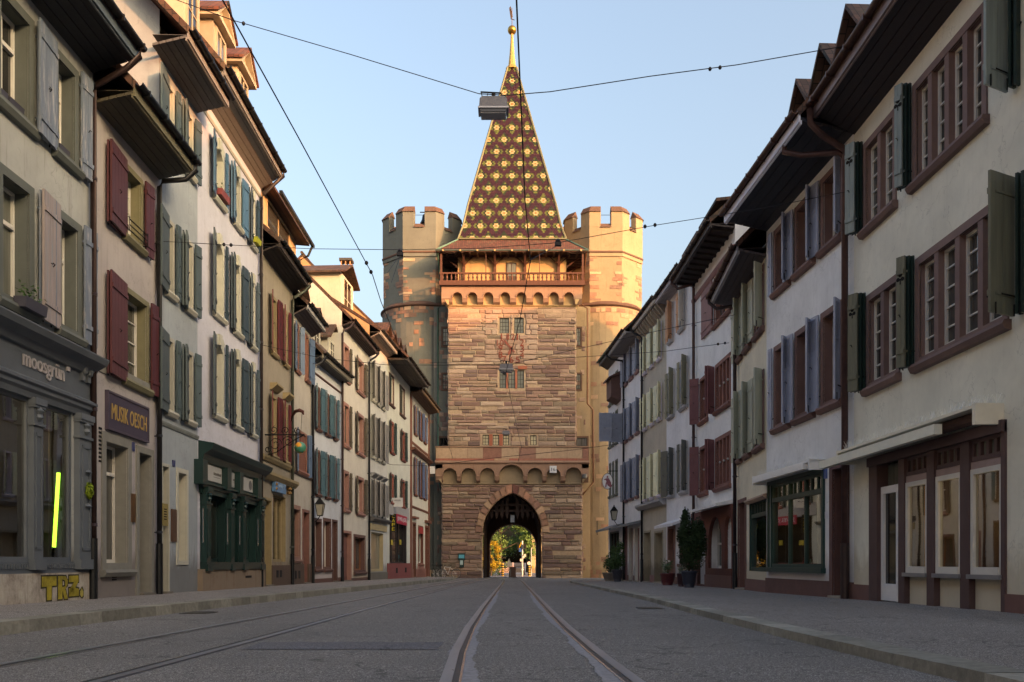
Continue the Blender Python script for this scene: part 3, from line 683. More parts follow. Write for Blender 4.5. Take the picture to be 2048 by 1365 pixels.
for grow, col, n in ((.022, gk, .0545), (0, gy, .0575)):
    letter(LT, 0, L5*.33, zg5, zt5, col, n, grow); letter(LR, L5*.37, L5*.60, zg5, zt5, col, n, grow); letter(LZ, L5*.63, L5*.88, zg5+.03, zt5, col, n, grow); letter(LO, L5*.91, L5, zg5, zg5+(zt5-zg5)*.45, col if grow else lin((150, 140, 70)), n, grow)
g.build('graffiti', yel, h.root)
g = G(); c0 = f(f.s(163), .13, f.z(163, 982)); rn = random.Random(2)
for k in range(240):
    d = Vector((rn.gauss(0, 1), rn.gauss(0, 1), rn.gauss(0, 1))).normalized(); p = c0+Vector((d.x*.05, d.y*.09, d.z*.14))*rn.uniform(.7, 1); e = Vector((rn.uniform(-1, 1), rn.uniform(-1, 1), rn.uniform(-1, 1))).normalized()*.025; q = d.cross(e).normalized()*.02
    g.face([p-e, p+q, p+e, p-q], sc(lin((120, 140, 30)), rn.uniform(.5, 1.2)))
mo = g.build('moss_ornament', tint_mat('leaves', None, .7, bs=0)); tag(mo, 'small green moss ball hung on the grey shopfront pilaster', 'ornament')
for y_ in (948, 1016): G().lathe(f(f.s(163), .1, f.z(163, y_)), [(.03, 0), (.07, .02), (.03, .06)], 10).build('rosette', shopgrey, h.root)
h.pipe(187, 8.35, pipe_br, end='far')
# neon tube inside the shop window
p0_ = f(f.s(115)-.0, -.42, 0); t_ = thing('neon_tube', 'upright glowing green neon tube inside the grey shop window', 'neon light', f(f.s(108), -.5, z_sill+.1))
Yn = f.Y(112, -.3); a = px2(108, 1095, Yn); b_ = px2(117, 946, Yn)
G().tube([a, b_], .028, 10).build('glowing_tube', emit((186, 255, 60), 1.6), t_); G().tube([a-(b_-a)*.09, a], .033, 10).build('tube_holder', DARK, t_)
h.finish()
# --- 2: narrow pinkish house with the music shop
redsh = solid((92, 44, 48), .55, .12, 4, wear=.12, wearcol=(60, 30, 30)); olive = solid((132, 124, 92), .7, .1)
h = House('row_house', 'narrow pinkish house with dark red shutters and a purple sign lettered in gold', -1, LP[0], LP[1], plaster((186, 170, 160), .12), 8.25, .72, 8.62, s0ext=.05,
          soffit=solid((92, 84, 66), .6, .12, 3, stretch=(4, 4, 1)), fascia=solid((120, 112, 84), .6), gutter=solid((30, 32, 36), .4, .2, 8, .6))
f = h.f
for zt, zb, a, b in ((7.86, 6.51, 245, 284), (5.62, 3.9, 245, 296)):
    h.win(a, b, zt, zb, .1, olive, WINM, 'dark', 2, (), bars=3, rev=.22)
    h.sh(a+1, 220, zt-.0, zb-.05, 5, redsh, False, leaves=2); h.sh(b, b+22, zt, zb-.05, 5, redsh, True)
g = G(); w = (f.s(246), f.s(283)); 
for k in range(3): g.tube([f(w[0], .12, 6.6+k*.1), f(w[1], .12, 6.6+k*.1)], .012, 5)
for k in range(2): g.tube([f(w[k], 0, 6.6), f(w[k], .12, 6.6), f(w[k], .12, 6.84), f(w[k], 0, 6.84)], .012, 5)
g.build('window_rail', DARK, h.root)
zsg = f.z(250, 802), f.z(250, 868); s0, s1 = f.s(211), f.s(291)
b = G().box(f, s0, s1, 0, .05, zsg[1], zsg[0]).build('sign_board', solid((72, 62, 78), .6, .08), h.root)
g = G(); [g.box(f, *q) for q in ((s0-.03, s1+.03, 0, .065, zsg[0], zsg[0]+.04), (s0-.03, s1+.03, 0, .065, zsg[1]-.04, zsg[1]), (s0-.03, s0, 0, .065, zsg[1], zsg[0]), (s1, s1+.03, 0, .065, zsg[1], zsg[0]))]; g.build('sign_frame', solid((86, 74, 88), .5), b)
rf, wd = reader(f, s0, s1); textg('MUSIK OESCH', rf, wd*.07, wd*.95, zsg[1]+.16, zsg[0]-.16, .052, .06).build('sign_letters', solid((196, 160, 84), .5, .1), b)
sg = solid((140, 136, 124), .9, .1)
h.win(202, 261, f.z(230, 871), f.z(230, 1143), .16, sg, WINM, 'dark', 1, (.24,), sill=True, rev=.26, sillm=sg)
h.door(271, 305, f.z(288, 896), None, sg, .12, .3, pane='dark')
G().box(f, f.s(262), f.s(268), 0, .02, f.z(265, 902), f.z(265, 885)).build('house_number', solid((50, 60, 110), .4, .05), h.root)
br = solid((120, 84, 48), .35, .2, 5, .7)
G().box(f, f.s(259), f.s(268.5), 0, .03, f.z(264, 1045), f.z(264, 988)).build('brass_plaque', br, h.root)
g = G(); zz = f.z(200, 855)
for k in range(9): g.box(f, f.s(197), f.s(203), .001, .012, zz-k*.07-.035, zz-k*.07)
g.build('wall_vent', DARK, h.root)
g = G(); zz = f.z(228, 1148)
for k in range(3): g.box(f, f.s(224), f.s(232), .001, .014, zz-k*.045-.025, zz-k*.045)
g.build('wall_vent', DARK, h.root)
h.band('string_course', f.z(250, 745), f.z(250, 768), .035, sg)
h.pipe(319, 8.0, pipe_dk, end='far')
h.finish()
# --- 3: pale grey house
grn = solid((84, 96, 96), .6, .1, 4, wear=.15, wearcol=(60, 64, 60))
h = House('row_house', 'narrow pale grey green house next to the pinkish house with red shutters', -1, LP[1], LP[2], plaster((172, 171, 168), .1), 10.73, .72, 11.1, s0ext=.4,
          soffit=solid((100, 96, 92), .6, .12, 3, stretch=(4, 4, 1)), fascia=solid((150, 142, 132), .6), gutter=solid((34, 34, 36), .4, .2, 8, .6))
f = h.f; cream = solid((198, 190, 170), .8, .06)
for zt, zb in ((10.45, 9.1), (7.66, 6.12), (5.24, 3.68)):
    for a, b in ((330, 347), (370, 385)): h.win(a, b, zt, zb, .08, cream, WINM, 'dark', 2, (.35,), rev=.2)
    h.sh(331, 321, zt, zb-.05, 8, grn, False); h.sh(347, 360, zt, zb-.05, 8, grn, True); h.sh(370, 357, zt, zb-.05, 14, grn, False, leaves=2); h.sh(385, 401, zt, zb-.05, 10, grn, True)
h.band('string_course', f.z(360, 858), f.z(360, 866), .04, solid((130, 132, 126), .8))
h.door(321, 337, f.z(330, 928), None, cream, .06, .3, pane='dark'); h.win(352, 375, f.z(363, 938), f.z(363, 1130), .1, cream, WINM, 'grey', 1, (.2,), rev=.3, sill=False)
G().box(f, f.s(320.5), f.s(331.5), 0, .05, f.z(326, 1052), f.z(326, 1008)).build('door_bell_panel', solid((196, 176, 104), .35, .1, 5, .6), h.root)
g = G(); [g.box(f, f.s(323), f.s(328), .05, .056, f.z(326, 1020+k*5), f.z(326, 1018+k*5)) for k in range(5)]; g.build('bell_push', DARK, h.root)
G().box(f, f.s(341.5), f.s(351), 0, .03, f.z(346, 1084), f.z(346, 1019)).build('brown_plaque', solid((96, 66, 48), .5, .1), h.root)
G().box(f, f.s(344), f.s(349), 0, .02, f.z(346, 933), f.z(346, 921)).build('house_number', solid((50, 60, 110), .4, .05), h.root)
h.finish()
# --- 4: white house with arched windows and dark green shopfront
wh = plaster((214, 204, 204), .05, (120, 108, 104)); dgreen = solid((22, 50, 48), .4, .12, 3); sgr = solid((78, 90, 94), .6, .15, 4, wear=.35, wearcol=(110, 92, 84), stretch=(5, 5, .5))
sbl = solid((78, 112, 136), .5, .12, 4); stc = solid((206, 200, 180), .8, .08)
h = H4 = House('row_house', 'white house with arched window heads, blue grey shutters and a dark green shopfront', -1, LP[2], LP[3], wh, 11.3, .62, 11.85, pitch=50,
          soffit=solid((150, 140, 126), .6, .08, 3, stretch=(4, 4, 1)), fascia=solid((150, 142, 130), .6), gutter=solid((40, 40, 42), .4, .2, 8, .5))
f = h.f
rows = [(f.z(466, 342), f.z(466, 444)), (f.z(466, 506), f.z(466, 655)), (f.z(466, 732), f.z(466, 866))]
rows = [(10.72, 9.33), (8.42, 6.55), (5.98, 4.12)]
for r_, (zt, zb) in enumerate(rows):
    for a, b in ((426, 447), (466, 480.5), (500, 509)):
        h.win(a, b, zt, zb, .1, stc, WINM, 'dark', 2, (.35,), rev=.22, arch=True)
    mm = [sbl, sbl, solid((60, 74, 84), .5, .12), solid((52, 70, 78), .5)] if r_ == 0 else [sgr, solid((52, 70, 78), .5, .15), sgr, sgr]
    h.sh(426, 407.5, zt+.02, zb-.04, 12, mm[0], False); h.sh(447, 455, zt, zb-.04, 4, mm[1], True); h.sh(466, 448 if r_ != 1 else 452, zt, zb-.04, 12, mm[1], False, leaves=2)
    h.sh(480.5, 487, zt, zb-.04, 4, mm[1], True); h.sh(500, 485, zt, zb-.04, 12, mm[2], False, leaves=2); h.sh(509.5, 518, zt, zb-.04, 8, mm[3], True)
flowerbox(f, f.s(428), f.s(445), 9.4, .03, .2, 'small reddish flower box on a top floor sill of the white house', plants=15, box=(150, 70, 66))
flowerbox(f, f.s(501), f.s(509), 9.4, .03, .2, 'bright yellow flower box on the far top floor sill of the white house', plants=10, box=(170, 168, 40))
h.band('string_course', 11.05, 10.98, .05, stc)
zc = f.z(402, 888)
g = G(); g.prof(f, [(0, zc-.42), (.1, zc-.4), (.14, zc-.24), (.3, zc-.14), (.36, zc-.02), (.36, zc), (0, zc+.06)], .05, h.L-.03)
g.box(f, .08, h.L-.05, 0, .1, zc-1.0, zc-.86); g.box(f, .08, h.L-.05, 0, .16, zc-.92, zc-.88); g.box(f, .08, h.L-.05, -.02, .04, zc-.86, zc-.36)
zh = zc-1.0; g.box(f, .08, h.L-.05, -.02, .06, zh-.12, zh); g.build('shop_cornice', dgreen, h.root)
zsl = f.z(460, 1139)+.02
for p0, p1, s_ in ((415, 452, 'LIBRAIRIE'), (461, 477, 'OLYMPIA'), (485, 512, '')):
    o_ = G().box(f, f.s(p0, .05), f.s(p1, .05), .035, .055, zc-.8, zc-.44).build('name_panel', solid((196, 192, 182), .5, .05), h.root)
    rf, wd = reader(f, f.s(p0, .05), f.s(p1, .05))
    if s_:
        g = G(); rn = random.Random(len(s_)); x = wd*.3
        while x < wd*.7: w_ = rn.uniform(.015, .03); g.box(rf, x, x+w_, .055, .058, zc-.64, zc-.64+rn.uniform(.05, .075)); x += w_+.012
        g.box(rf, wd*.3, wd*.66, .055, .058, zc-.69, zc-.68); g.build('panel_letters', solid((110, 104, 96), .6), o_)
    else:
        g = G(); N = 16
        g.face([rf(wd*.55+.16*math.cos(2*math.pi*k/N), .057, zc-.62+.13*math.sin(2*math.pi*k/N)) for k in range(N)]); g.build('panel_emblem', solid((130, 126, 122), .6, .3, 20), o_)
for p0, p1 in ((400, 411.2), (449.8, 459.2), (474.8, 483.2), (510.8, 520)): G().box(f, f.s(p0), f.s(p1), -.01, .012, zsl, zh+.05).build('shop_backing', dgreen, h.root)
for p0, p1 in ((401, 410), (451, 458), (476, 482), (512, 519)): pilaster(h, p0, p1, zsl-.05, zh+.02, dgreen, .14)
for p0, p1 in ((401, 410), (451, 458), (476, 482), (512, 519)):
    a, b_ = f.s(p0, .14), f.s(p1, .14); G().box(f, (a+b_)/2-.025, (a+b_)/2+.025, .14, .152, zsl+.6, zh-.5).build('mirror_strip', solid((170, 180, 190), .15, .05, 3, .7, 0), h.root)
    G().box(f, a-.02, b_+.02, 0, .2, zc-.95, zc-.4).build('cornice_block', dgreen, h.root)
slat = solid((150, 138, 112), .8, .2, 2, stretch=(.5, .5, 8))
h.shopwin(411, 450, zh-.1, zsl+.15, dgreen, .25, .07, curtain=(slat, .0, .9)); h.shopwin(483, 511, zh-.1, zsl+.15, dgreen, .25, .07, curtain=(slat, .0, .45)); h.shopwin(459, 475, zh-.1, zsl+.15, dgreen, .6, .07, curtain=(cream, .2, .5))
h.box('shop_base', 400, 519, zsl+.16, zsl-.02, -.02, .16, dgreen)
lime = plaster((176, 160, 136), .7, (82, 56, 40)); h.plinth(zsl, lime, .12)
h.box('base_vent', 482, 494, zsl-.2, zsl-.26, .115, .125, DARK)
h.pipe(522.5, 10.9, solid((64, 54, 52), .45, .2, 6, .4), end='far')
# dormers with pediments, lit by the low sun
def dormer(h, s0, s1, n, zb, zt, ped, mat, roofm, deep=2.6, roofh=.5, flat=False, win=True, over=.18, name='dormer'):
    """dormer: cheeks and front at offset n from the wall, roof with pediment"""
    f = h.f; g = G(); g.box(f, s0, s1, n-deep, n, zb, zt); o = g.build(name, mat, h.root); c = (s0+s1)/2
    g = G()
    if win:
        w0, w1 = s0+(s1-s0)*.22, s1-(s1-s0)*.22; z0, z1 = zb+(zt-zb)*.2, zt-.16
        g.box(f, w0-.07, w0, n, n+.04, z0-.06, z1+.07); g.box(f, w1, w1+.07, n, n+.04, z0-.06, z1+.07); g.box(f, w0, w1, n, n+.04, z1, z1+.07); g.box(f, w0-.1, w1+.1, n, n+.07, z0-.07, z0)
        g.box(f, c-.02, c+.02, n, n+.03, z0, z1); g.box(f, w0, w1, n, n+.025, (z0+z1)/2-.015, (z0+z1)/2+.015)
        g.build('dormer_frame', mat, o); g = G(); g.box(f, w0, w1, n-.01, n+.012, z0, z1); g.build('pane', pane_mat('dark'), o); g = G()
    if ped:
        g.box(f, s0-over, s1+over, n-deep, n+over, zt, zt+.1); g.prism(f, [(s0-over+.05, zt+.1), (s1+over-.05, zt+.1), (c, zt+.1+roofh)], n-deep, n+.02)
        for sg_ in (-1, 1):
            e = (s0-over) if sg_ < 0 else (s1+over); g.prism(f, [(e, zt+.1), (e-sg_*.12, zt+.1), (c, zt+.1+roofh-.02), (c, zt+.1+roofh+.06)], n, n+over)
        g.build('pediment', mat, o); g = G()
        for sg_ in (-1, 1):
            e = (s0-over-.05) if sg_ < 0 else (s1+over+.05); g.prism(f, [(e, zt+.08), (e, zt+.15), (c, zt+.22+roofh), (c, zt+.13+roofh)], n-deep-.6, n+over+.05)
    elif flat: g.prof(f, [(n+over, zt-.05), (n+over, zt+.04), (n-deep-1.5, zt+.5), (n-deep-1.5, zt+.36)], s0-over, s1+over)
    else:
        for sg_ in (-1, 1):
            e = (s0-over) if sg_ < 0 else (s1+over); g.prism(f, [(e, zt-.1), (e, zt-.01), (c, zt+roofh+.06), (c, zt+roofh-.03)], n-deep-.6, n+over)
    g.build('dormer_roof', roofm, o)
    return o
sand = solid((204, 182, 150), .75, .1, 5); rtile = tiles_mat((110, 62, 46), (78, 44, 36), 'red_tiles')
def at_front(f, px, n): return f.s(px, n)
for p in (383, 440, 486):
    a = f.s(p, -.1) if p > 400 else f.s(p, -.1)
    dormer(h, a-.55, a+.55, -.1, 11.9, 13.75 if p > 400 else 13.75, True, sand, rtile, 2.8, .55)
h.finish()
# --- 5: ochre house with red shutters
och = plaster((164, 148, 126), .35, (84, 64, 44)); rsh = solid((104, 36, 38), .55, .12, 4); ocs = solid((158, 138, 98), .8, .1)
h = House('row_house', 'ochre stained house with bright red shutters and a scrolled iron bracket', -1, LP[3], LP[4], och, 9.5, .55, 9.9, pitch=40, roof=tiles_mat(), soffit=solid((62, 50, 44), .7, .15, 3), gutter=solid((34, 38, 38), .4, .2, 8, .5))
f = h.f
for zt, zb in ((8.64, 6.9), (5.66, 3.79)):
    for a, b in ((541, 552), (566.5, 574)): h.win(a, b, zt, zb, .1, ocs, WINM, 'dark', 2, (.35,), rev=.22, hood=zt < 6)
    h.sh(541, 530, zt, zb-.03, 14, rsh, False, 'louvre'); h.sh(552, 557, zt, zb-.03, 5, rsh, True, 'louvre'); h.sh(566.5, 558, zt, zb-.03, 12, rsh, False, 'louvre'); h.sh(574, 581, zt, zb-.03, 8, rsh, True, 'louvre')
h.band('string_course', f.z(550, 920), f.z(550, 930), .1, ocs); h.band('shop_cornice', f.z(550, 952), f.z(550, 966), .22, ocs)
h.door(526.5, 542, f.z(534, 996), solid((110, 84, 60), .6), ocs, .08, .3); h.shopwin(546, 571, f.z(558, 992), f.z(558, 1124), ocs, .2, .06, vert=(553, 562), curtain=(cream, 0, 1))
a = f.s(549, .1); b_ = f.s(571, .1); bs = G().box(f, a, b_, .02, .12, f.z(560, 986, .1), f.z(560, 960, .1)+.02).build('sign_board', solid((96, 136, 176), .4, .15, 3), h.root)
rf, wd = reader(f, a, b_); textg('Gallerie', rf, wd*.15, wd*.85, f.z(560, 976, .1), f.z(560, 967, .1), .121, .13, shear=.3).build('sign_letters', solid((160, 186, 214), .5), bs)
for p in (545, 574): 
    g = G(); x = f.s(p); [g.lathe(f(x, .08, f.z(560, 986)+k*.13), [(.03, 0), (.09, .04), (.07, .09), (.03, .12)], 8) for k in range(4)]; g.build('carved_console', solid((150, 112, 60), .7, .3), h.root)
brp = plaster((112, 88, 76), .3); h.plinth(f.z(556, 1131), brp, .06, skip=((527.5, 541),))
vents(h, (549, 556), 4, 1141, 1155, 556, .058)
# tall roof dormer
o_ = dormer(h, f.s(533, -.15), f.s(596, -.6)-1.0, -.45, 9.9, 12.1, False, plaster((206, 172, 126), .1), tiles_mat(), 3.6, .5, flat=True, over=.4)
g = G(); x0, x1 = f.s(533, -.45)-.3, f.s(596, -.6)-.5; g.prof(f, [(.02, 12.02), (.12, 12.02), (.12, 12.12), (.02, 12.12)], x0, x1)
g.tube([f(x1-.1, .05, 12.05), f(x1-.1, -.1, 11.7), f(x1-.1, -.4, 11.55), f(x1-.1, -.45, 10.2)], .045, 8); g.build('dormer_gutter', solid((40, 44, 44), .4, .2, 8, .5), o_)
h.pipe(585, 9.1, solid((66, 72, 62), .5, .3, 6, .3, wear=.4, wearcol=(90, 70, 50)), end='far')
h.finish()
# iron bracket
t_ = thing('iron_bracket', 'black wrought iron scroll bracket on the ochre house', 'bracket', f(f.s(528), 0, f.z(528, 885)))
g = G(); s_ = f.s(530); Yb = f.Y(530)
def scroll(c, r0, turns, st, fn, dirn=1): return [fn(c[0]+r0*(1-.72*k/24)*math.cos(st+dirn*2*math.pi*turns*k/24), c[1]+r0*(1-.72*k/24)*math.sin(st+dirn*2*math.pi*turns*k/24)) for k in range(25)]
fn = lambda n, z: f(s_, n, z); zb_ = f.z(530, 870)
g.tube([fn(0, zb_), fn(1.15, zb_)], .022, 6); g.tube([fn(0, zb_-.62), fn(.35, zb_-.5), fn(.8, zb_-.18), fn(1.1, zb_-.02)], .016, 5)
for c, r0, tn, st, dn in (((.3, zb_-.28), .2, 1.4, 0, 1), ((.68, zb_-.2), .17, 1.4, 3, -1), ((.25, zb_+.14), .12, 1.3, 4, 1), ((.6, zb_+.13), .11, 1.3, 4, -1), ((.95, zb_+.12), .1, 1.3, 2, 1), ((.08, zb_-.42), .1, 1.3, 1, -1)): g.tube(scroll(c, r0, tn, st, fn, dn), .013, 5)
g.build('scrollwork', DARK, t_)
# --- 6: beige house
h = House('row_house', 'weathered beige house with slate blue shutters behind the hanging globe', -1, LP[4], LP[5], plaster((196, 180, 160), .5, (110, 96, 86)), 8.8, .5, 9.25, pitch=44, s0ext=-.1, soffit=solid((96, 84, 80), .6, .1, 3, stretch=(4, 4, 1)), fascia=solid((170, 164, 158), .6), gutter=solid((36, 38, 36), .4, .2, 8, .5))
f = h.f; slb = solid((92, 112, 138), .5, .12); terr = solid((150, 100, 82), .7, .12)
for a, b in ((590, 597), (609.5, 616)): h.win(a, b, 8.66, 7.05, .1, terr, WINM, 'dark', 2, (.35,), rev=.22)
h.sh(590, 587, 8.6, 7.0, 8, slb, False); h.sh(597.3, 609, 8.6, 7.0, 50, slb, True); h.sh(616, 620, 8.6, 7.0, 12, slb, True)
h.win(593, 613, 5.12, 3.7, .09, terr, solid((130, 84, 66), .6), 'warm', 5, (), lights=1, rev=.06, bars=0); h.box('wood_panelling', 594, 612, 5.0, 3.8, -.06, -.01, solid((128, 78, 60), .7, .2, 3, stretch=(8, 8, .6)))
h.sh(593, 587, 5.1, 3.65, 10, slb, False, 'panel'); h.sh(613, 623, 5.1, 3.6, 40, slb, True, 'panel', leaves=2)
h.band('string_course', f.z(604, 948), f.z(604, 954), .08, solid((104, 84, 76), .8)); h.win(584, 600, f.z(592, 1011), f.z(592, 1121), .14, solid((150, 112, 96), .8), solid((40, 62, 60), .5), 'dark', 2, (.2,), rev=.2); h.door(604.5, 617.5, f.z(611, 1020), None, stoneR, .1, .25)
h.plinth(f.z(600, 1128), brp, .05, skip=((606, 616),)); vents(h, (587, 594), 3.5, 1142, 1158, 590, .049)
for p, zt in ((627, 10.0),):
    a = f.s(604, -.2); dormer(h, a-.1, a+1.1, -.35, 9.6, 10.35, False, cream, tiles_mat(), 2, .55)
h.finish()
# globe on its bracket
t_ = thing('globe_sign', 'green and orange globe hanging from a curved horn bracket', 'shop sign', f(f.s(590), 0, f.z(590, 870)))
Yg = 27.5; c = px2(600.5, 896, Yg); g = G(); N = 16
hb = [px2(583, 842, Yg+1), px2(585, 832, Yg+.7), px2(591, 823, Yg+.3), px2(599, 821, Yg), px2(606, 824, Yg), px2(607, 830, Yg)]
G().tube(hb, [.03, .04, .05, .06, .05, .02], 8).build('horn_bracket', solid((96, 52, 40), .5), t_)
G().tube([px2(604, 826, Yg), px2(600.5, 884, Yg)], .006, 5).build('chain', DARK, t_)
m, t, b = mk('globe_paint'); co = coords(t); b.inputs['Roughness'].default_value = .35
t.links.new(ramp(t, noise(t, co, 3.2, 4), [(.5, lin((60, 124, 100))), (.54, lin((214, 150, 50)))]), b.inputs['Base Color'])
r_ = 11.8*Yg/F; G().lathe(c, [(max(.001, r_*math.cos(R(q))), r_*math.sin(R(q))) for q in range(-90, 91, 12)], 20).build('globe', m, t_, True)
# --- 7: white house with teal shutters
teal = solid((80, 110, 118), .55, .12, 4); brw = solid((104, 72, 64), .8, .1)
h = House('row_house', 'low white house with teal blue shutters and small gabled dormers', -1, LP[5], LP[6], plaster((216, 210, 206), .06, (140, 126, 120)), 8.0, .42, 8.3, pitch=46, soffit=solid((88, 82, 78), .6, .1, 3), fascia=solid((150, 140, 120), .6), gutter=solid((38, 38, 38), .4, .2, 8, .5))
f = h.f
for zt, zb in ((7.16, 5.56), (4.8, 3.12)):
    for a, b in ((631, 639), (650.5, 657), (667, 672)): h.win(a, b, zt, zb, .09, brw, WINM, 'dark', 2, (.35,), rev=.2)
    for hg, tp, fa in ((631, 626.5, False), (639, 643, True), (650.5, 642, False), (657, 660, True), (667, 659, False), (672.5, 678, True)): h.sh(hg, tp, zt, zb, 14 if not fa else 6, teal, fa)
h.band('string_course', 7.6, 7.54, .05, brw)
for a, b in ((627.5, 642.5), (646, 661.5)): h.win(a, b, f.z((a+b)/2, 1037), f.z((a+b)/2, 1140), .13, brw, WINM, 'warm', 1, (), rev=.22)
h.door(664, 674, f.z(669, 1040), None, brw, .08, .2); h.plinth(f.z(650, 1157), brw, .02, skip=((665, 673),))
a = f.s(664, -.2); dormer(h, a-.1, a+1.3, -.35, 8.8, 9.75, False, cream, tiles_mat(), 2.2, .6)
a = f.s(640, -.2); dormer(h, a-.6, a+.6, -.35, 8.8, 9.75, False, cream, tiles_mat(), 2.2, .6)
h.pipe(626, 7.6, pipe_dk, end='near'); h.finish()
# --- 8: cream house
olv = solid((92, 80, 60), .6, .12, 4); salm = solid((172, 124, 108), .75, .12, 4)
h = House('row_house', 'cream house with olive brown shutters and salmon pink window frames', -1, LP[6], LP[7], plaster((222, 206, 184), .12, (150, 130, 110)), 10.4, .42, 10.75, pitch=45, soffit=solid((84, 64, 58), .7, .1, 3), gutter=solid((38, 36, 36), .4, .2, 8, .5))
f = h.f
for q, (zt, zb) in enumerate(((9.8, 8.27), (7.33, 5.5), (4.47, 2.78))):
    for a, b in ((687, 697.5), (713, 727)): h.win(a, b, zt, zb, .13, salm, WINM, 'dark', 2, (.33,), rev=.22)
    if q == 1: h.sh(691, 697, zt-.15, zb+.1, 0, olv, True, n0=-.12)
    for hg, tp, fa in ((697.5, 703.5, True), (713, 705, False), (727, 734.5, True)): h.sh(hg, tp, zt-.05, zb, 8, olv, fa)
h.door(685, 702, f.z(693, 1062), solid((140, 88, 76), .6, .15), salm, .1, .2); h.win(707, 730.5, f.z(719, 1070), f.z(719, 1146), .13, brw, solid((150, 92, 50), .5), 'dark', 2, (), rev=.25)
h.plinth(f.z(715, 1156), brw, .03, skip=((686, 701),)); h.pipe(685, 10.0, pipe_br, end='near'); h.pipe(738.5, 10.0, pipe_dk, end='far'); h.finish(); H8 = h
# --- 9: grey shutters
gsh = solid((150, 144, 138), .6, .1, 4)
h = H9 = House('row_house', 'tall off white house with pale grey louvred shutters and a large roof dormer', -1, LP[7], LP[8], plaster((214, 204, 188), .1), 11.3, .55, 11.75, pitch=33, depth=11, soffit=solid((140, 124, 110), .6, .1, 3), fascia=solid((196, 184, 166), .6), gutter=solid((36, 36, 36), .4, .2, 8, .5))
f = h.f
for q, (zt, zb) in enumerate(((10.3, 8.45), (7.75, 5.7), (4.62, 2.88))):
    for a, b in ((742, 749), (752.5, 758.5), (762.5, 768)):
        h.win(a, b, zt, zb, .09, cream if q < 2 else solid((140, 138, 134), .7), WINM, 'dark', 2, (.35,), rev=.2, hood=q == 2)
        h.sh(a+.5, a-1, zt-.05, zb+.03, 30, gsh, False, 'louvre', w=.42); h.sh(b, b+3.2, zt-.05, zb+.03, 12, gsh, True, 'louvre')
h.band('shop_cornice', f.z(756, 1038), f.z(756, 1046), .25, solid((96, 92, 88), .7)); fo = solid((176, 158, 120), .7)
h.shopwin(742, 766, f.z(754, 1066), f.z(754, 1143), fo, .2, .08, glass=pane_mat('grey')); h.box('shop_fascia', 740, 772, f.z(756, 1050), f.z(756, 1062), 0, .06, fo)
h.plinth(f.z(756, 1145), plaster((150, 144, 130), .3), .04)
a = f.s(781, -1.0); dm = plaster((214, 198, 168), .06)
dormer(h, h.L-3.0, h.L-.4, -1.7, 12.4, 14.9, False, dm, tiles_mat(), 3.2, .7, over=.3)
h.finish(plaster((196, 150, 106), .12))  # gable side in orange plaster: sunlight put into its colour
# --- 10: cafe house
dgr = solid((38, 60, 54), .55, .12); bal = plaster((222, 212, 190), .08)
h = H10 = House('row_house', 'cream house with dark green louvred shutters and the cafe below', -1, LP[8], LP[9], bal, 11.25, 1.15, 11.4, pitch=44, depth=9, soffit=solid((84, 72, 66), .7, .1, 3), gutter=solid((50, 42, 40), .4, .2, 8, .5))
f = h.f
for a, b in ((777.5, 787.5), (799, 809)):
    h.win(a, b, 10.7, 9.05, .06, brw, WINM, 'dark', 2, (), rev=.1); h.sh(a+.7, b-.7, 10.62, 9.12, 0, dgr, True, 'louvre', n0=.0)
for zt, zb in ((8.2, 6.5), (5.37, 3.8)):
    for a, b in ((780, 787), (802, 809)): h.win(a, b, zt, zb, .12, solid((150, 84, 70), .75), WINM, 'dark', 2, (.35,), rev=.22)
    for hg, tp, fa in ((780, 775.5, False), (787.5, 793, True), (802, 795.5, False), (809, 814.5, True)): h.sh(hg, tp, zt, zb, 8, dgr, fa)
zs_ = f.z(797, 1022); h.box('shop_surround', 776, 817, f.z(797, 1010), zs_-.35, -.02, .05, solid((196, 188, 180), .6))
h.shopwin(779, 813, zs_-.35, f.z(796, 1127), solid((44, 36, 40), .5), .25, .05, vert=(785, 790, 800, 803), glass=pane_mat('dark'))
reds = solid((140, 70, 66), .7, .15); h.plinth(f.z(796, 1127), reds, .06)
vents(h, (790, 808), 3, 1136, 1146, 799, .06)
a, b_ = f.s(793, .06), f.s(813, .06); sb = G().box(f, a, b_, .05, .09, f.z(803, 1050), f.z(803, 1032)).build('sign_board', solid((186, 40, 70), .5, .05), h.root)
rf, wd = reader(f, a, b_); textg('JUWEL JOEL', rf, wd*.04, wd*.96, f.z(803, 1046), f.z(803, 1036), .092, .1).build('sign_letters', solid((226, 220, 220), .5), sb)
for k, p in enumerate((790.5, 807)): h.box('yellow_poster', p-1.6, p+1.6, f.z(p, 1080), f.z(p, 1090), -.19, -.17, solid((214, 190, 60), .5))
for k, a in enumerate((.9, 2.6, 4.3, 6.0)): dormer(h, a, a+1.0, -.25, 12.1, 13.0, False, solid((128, 92, 66), .7), tiles_mat(), 2.0, .5)
h.finish(plaster((204, 150, 102), .15))  # glow of the low sun painted into this gable's orange plaster
t_ = thing('hanging_sign', 'tall black box sign with yellow vertical letters spelling cafe', 'shop sign', f(f.s(784), .6, 4.0)); Yc = f.Y(787)-.3
fc = Fr(px2(781.5, 1064, Yc), (1, 0, 0), (0, -1, 0)); w_, h_ = 10.5*Yc/F, 36*Yc/F
G().box(fc, 0, w_, -.12, 0, 0, h_).build('sign_box', solid((22, 20, 18), .4), t_)
for k, ch in enumerate('CAFE'): textg(ch, fc, w_*.22, w_*.8, h_*(.77-.235*k), h_*(.95-.235*k), 0, .012).build('letter', solid((226, 200, 40), .5), t_)
G().tube([fc(w_/2, -.06, h_), fc(w_/2, -.06, h_+.12), fc(-.7, -.06, h_+.12)], .015, 5).build('bracket', DARK, t_)
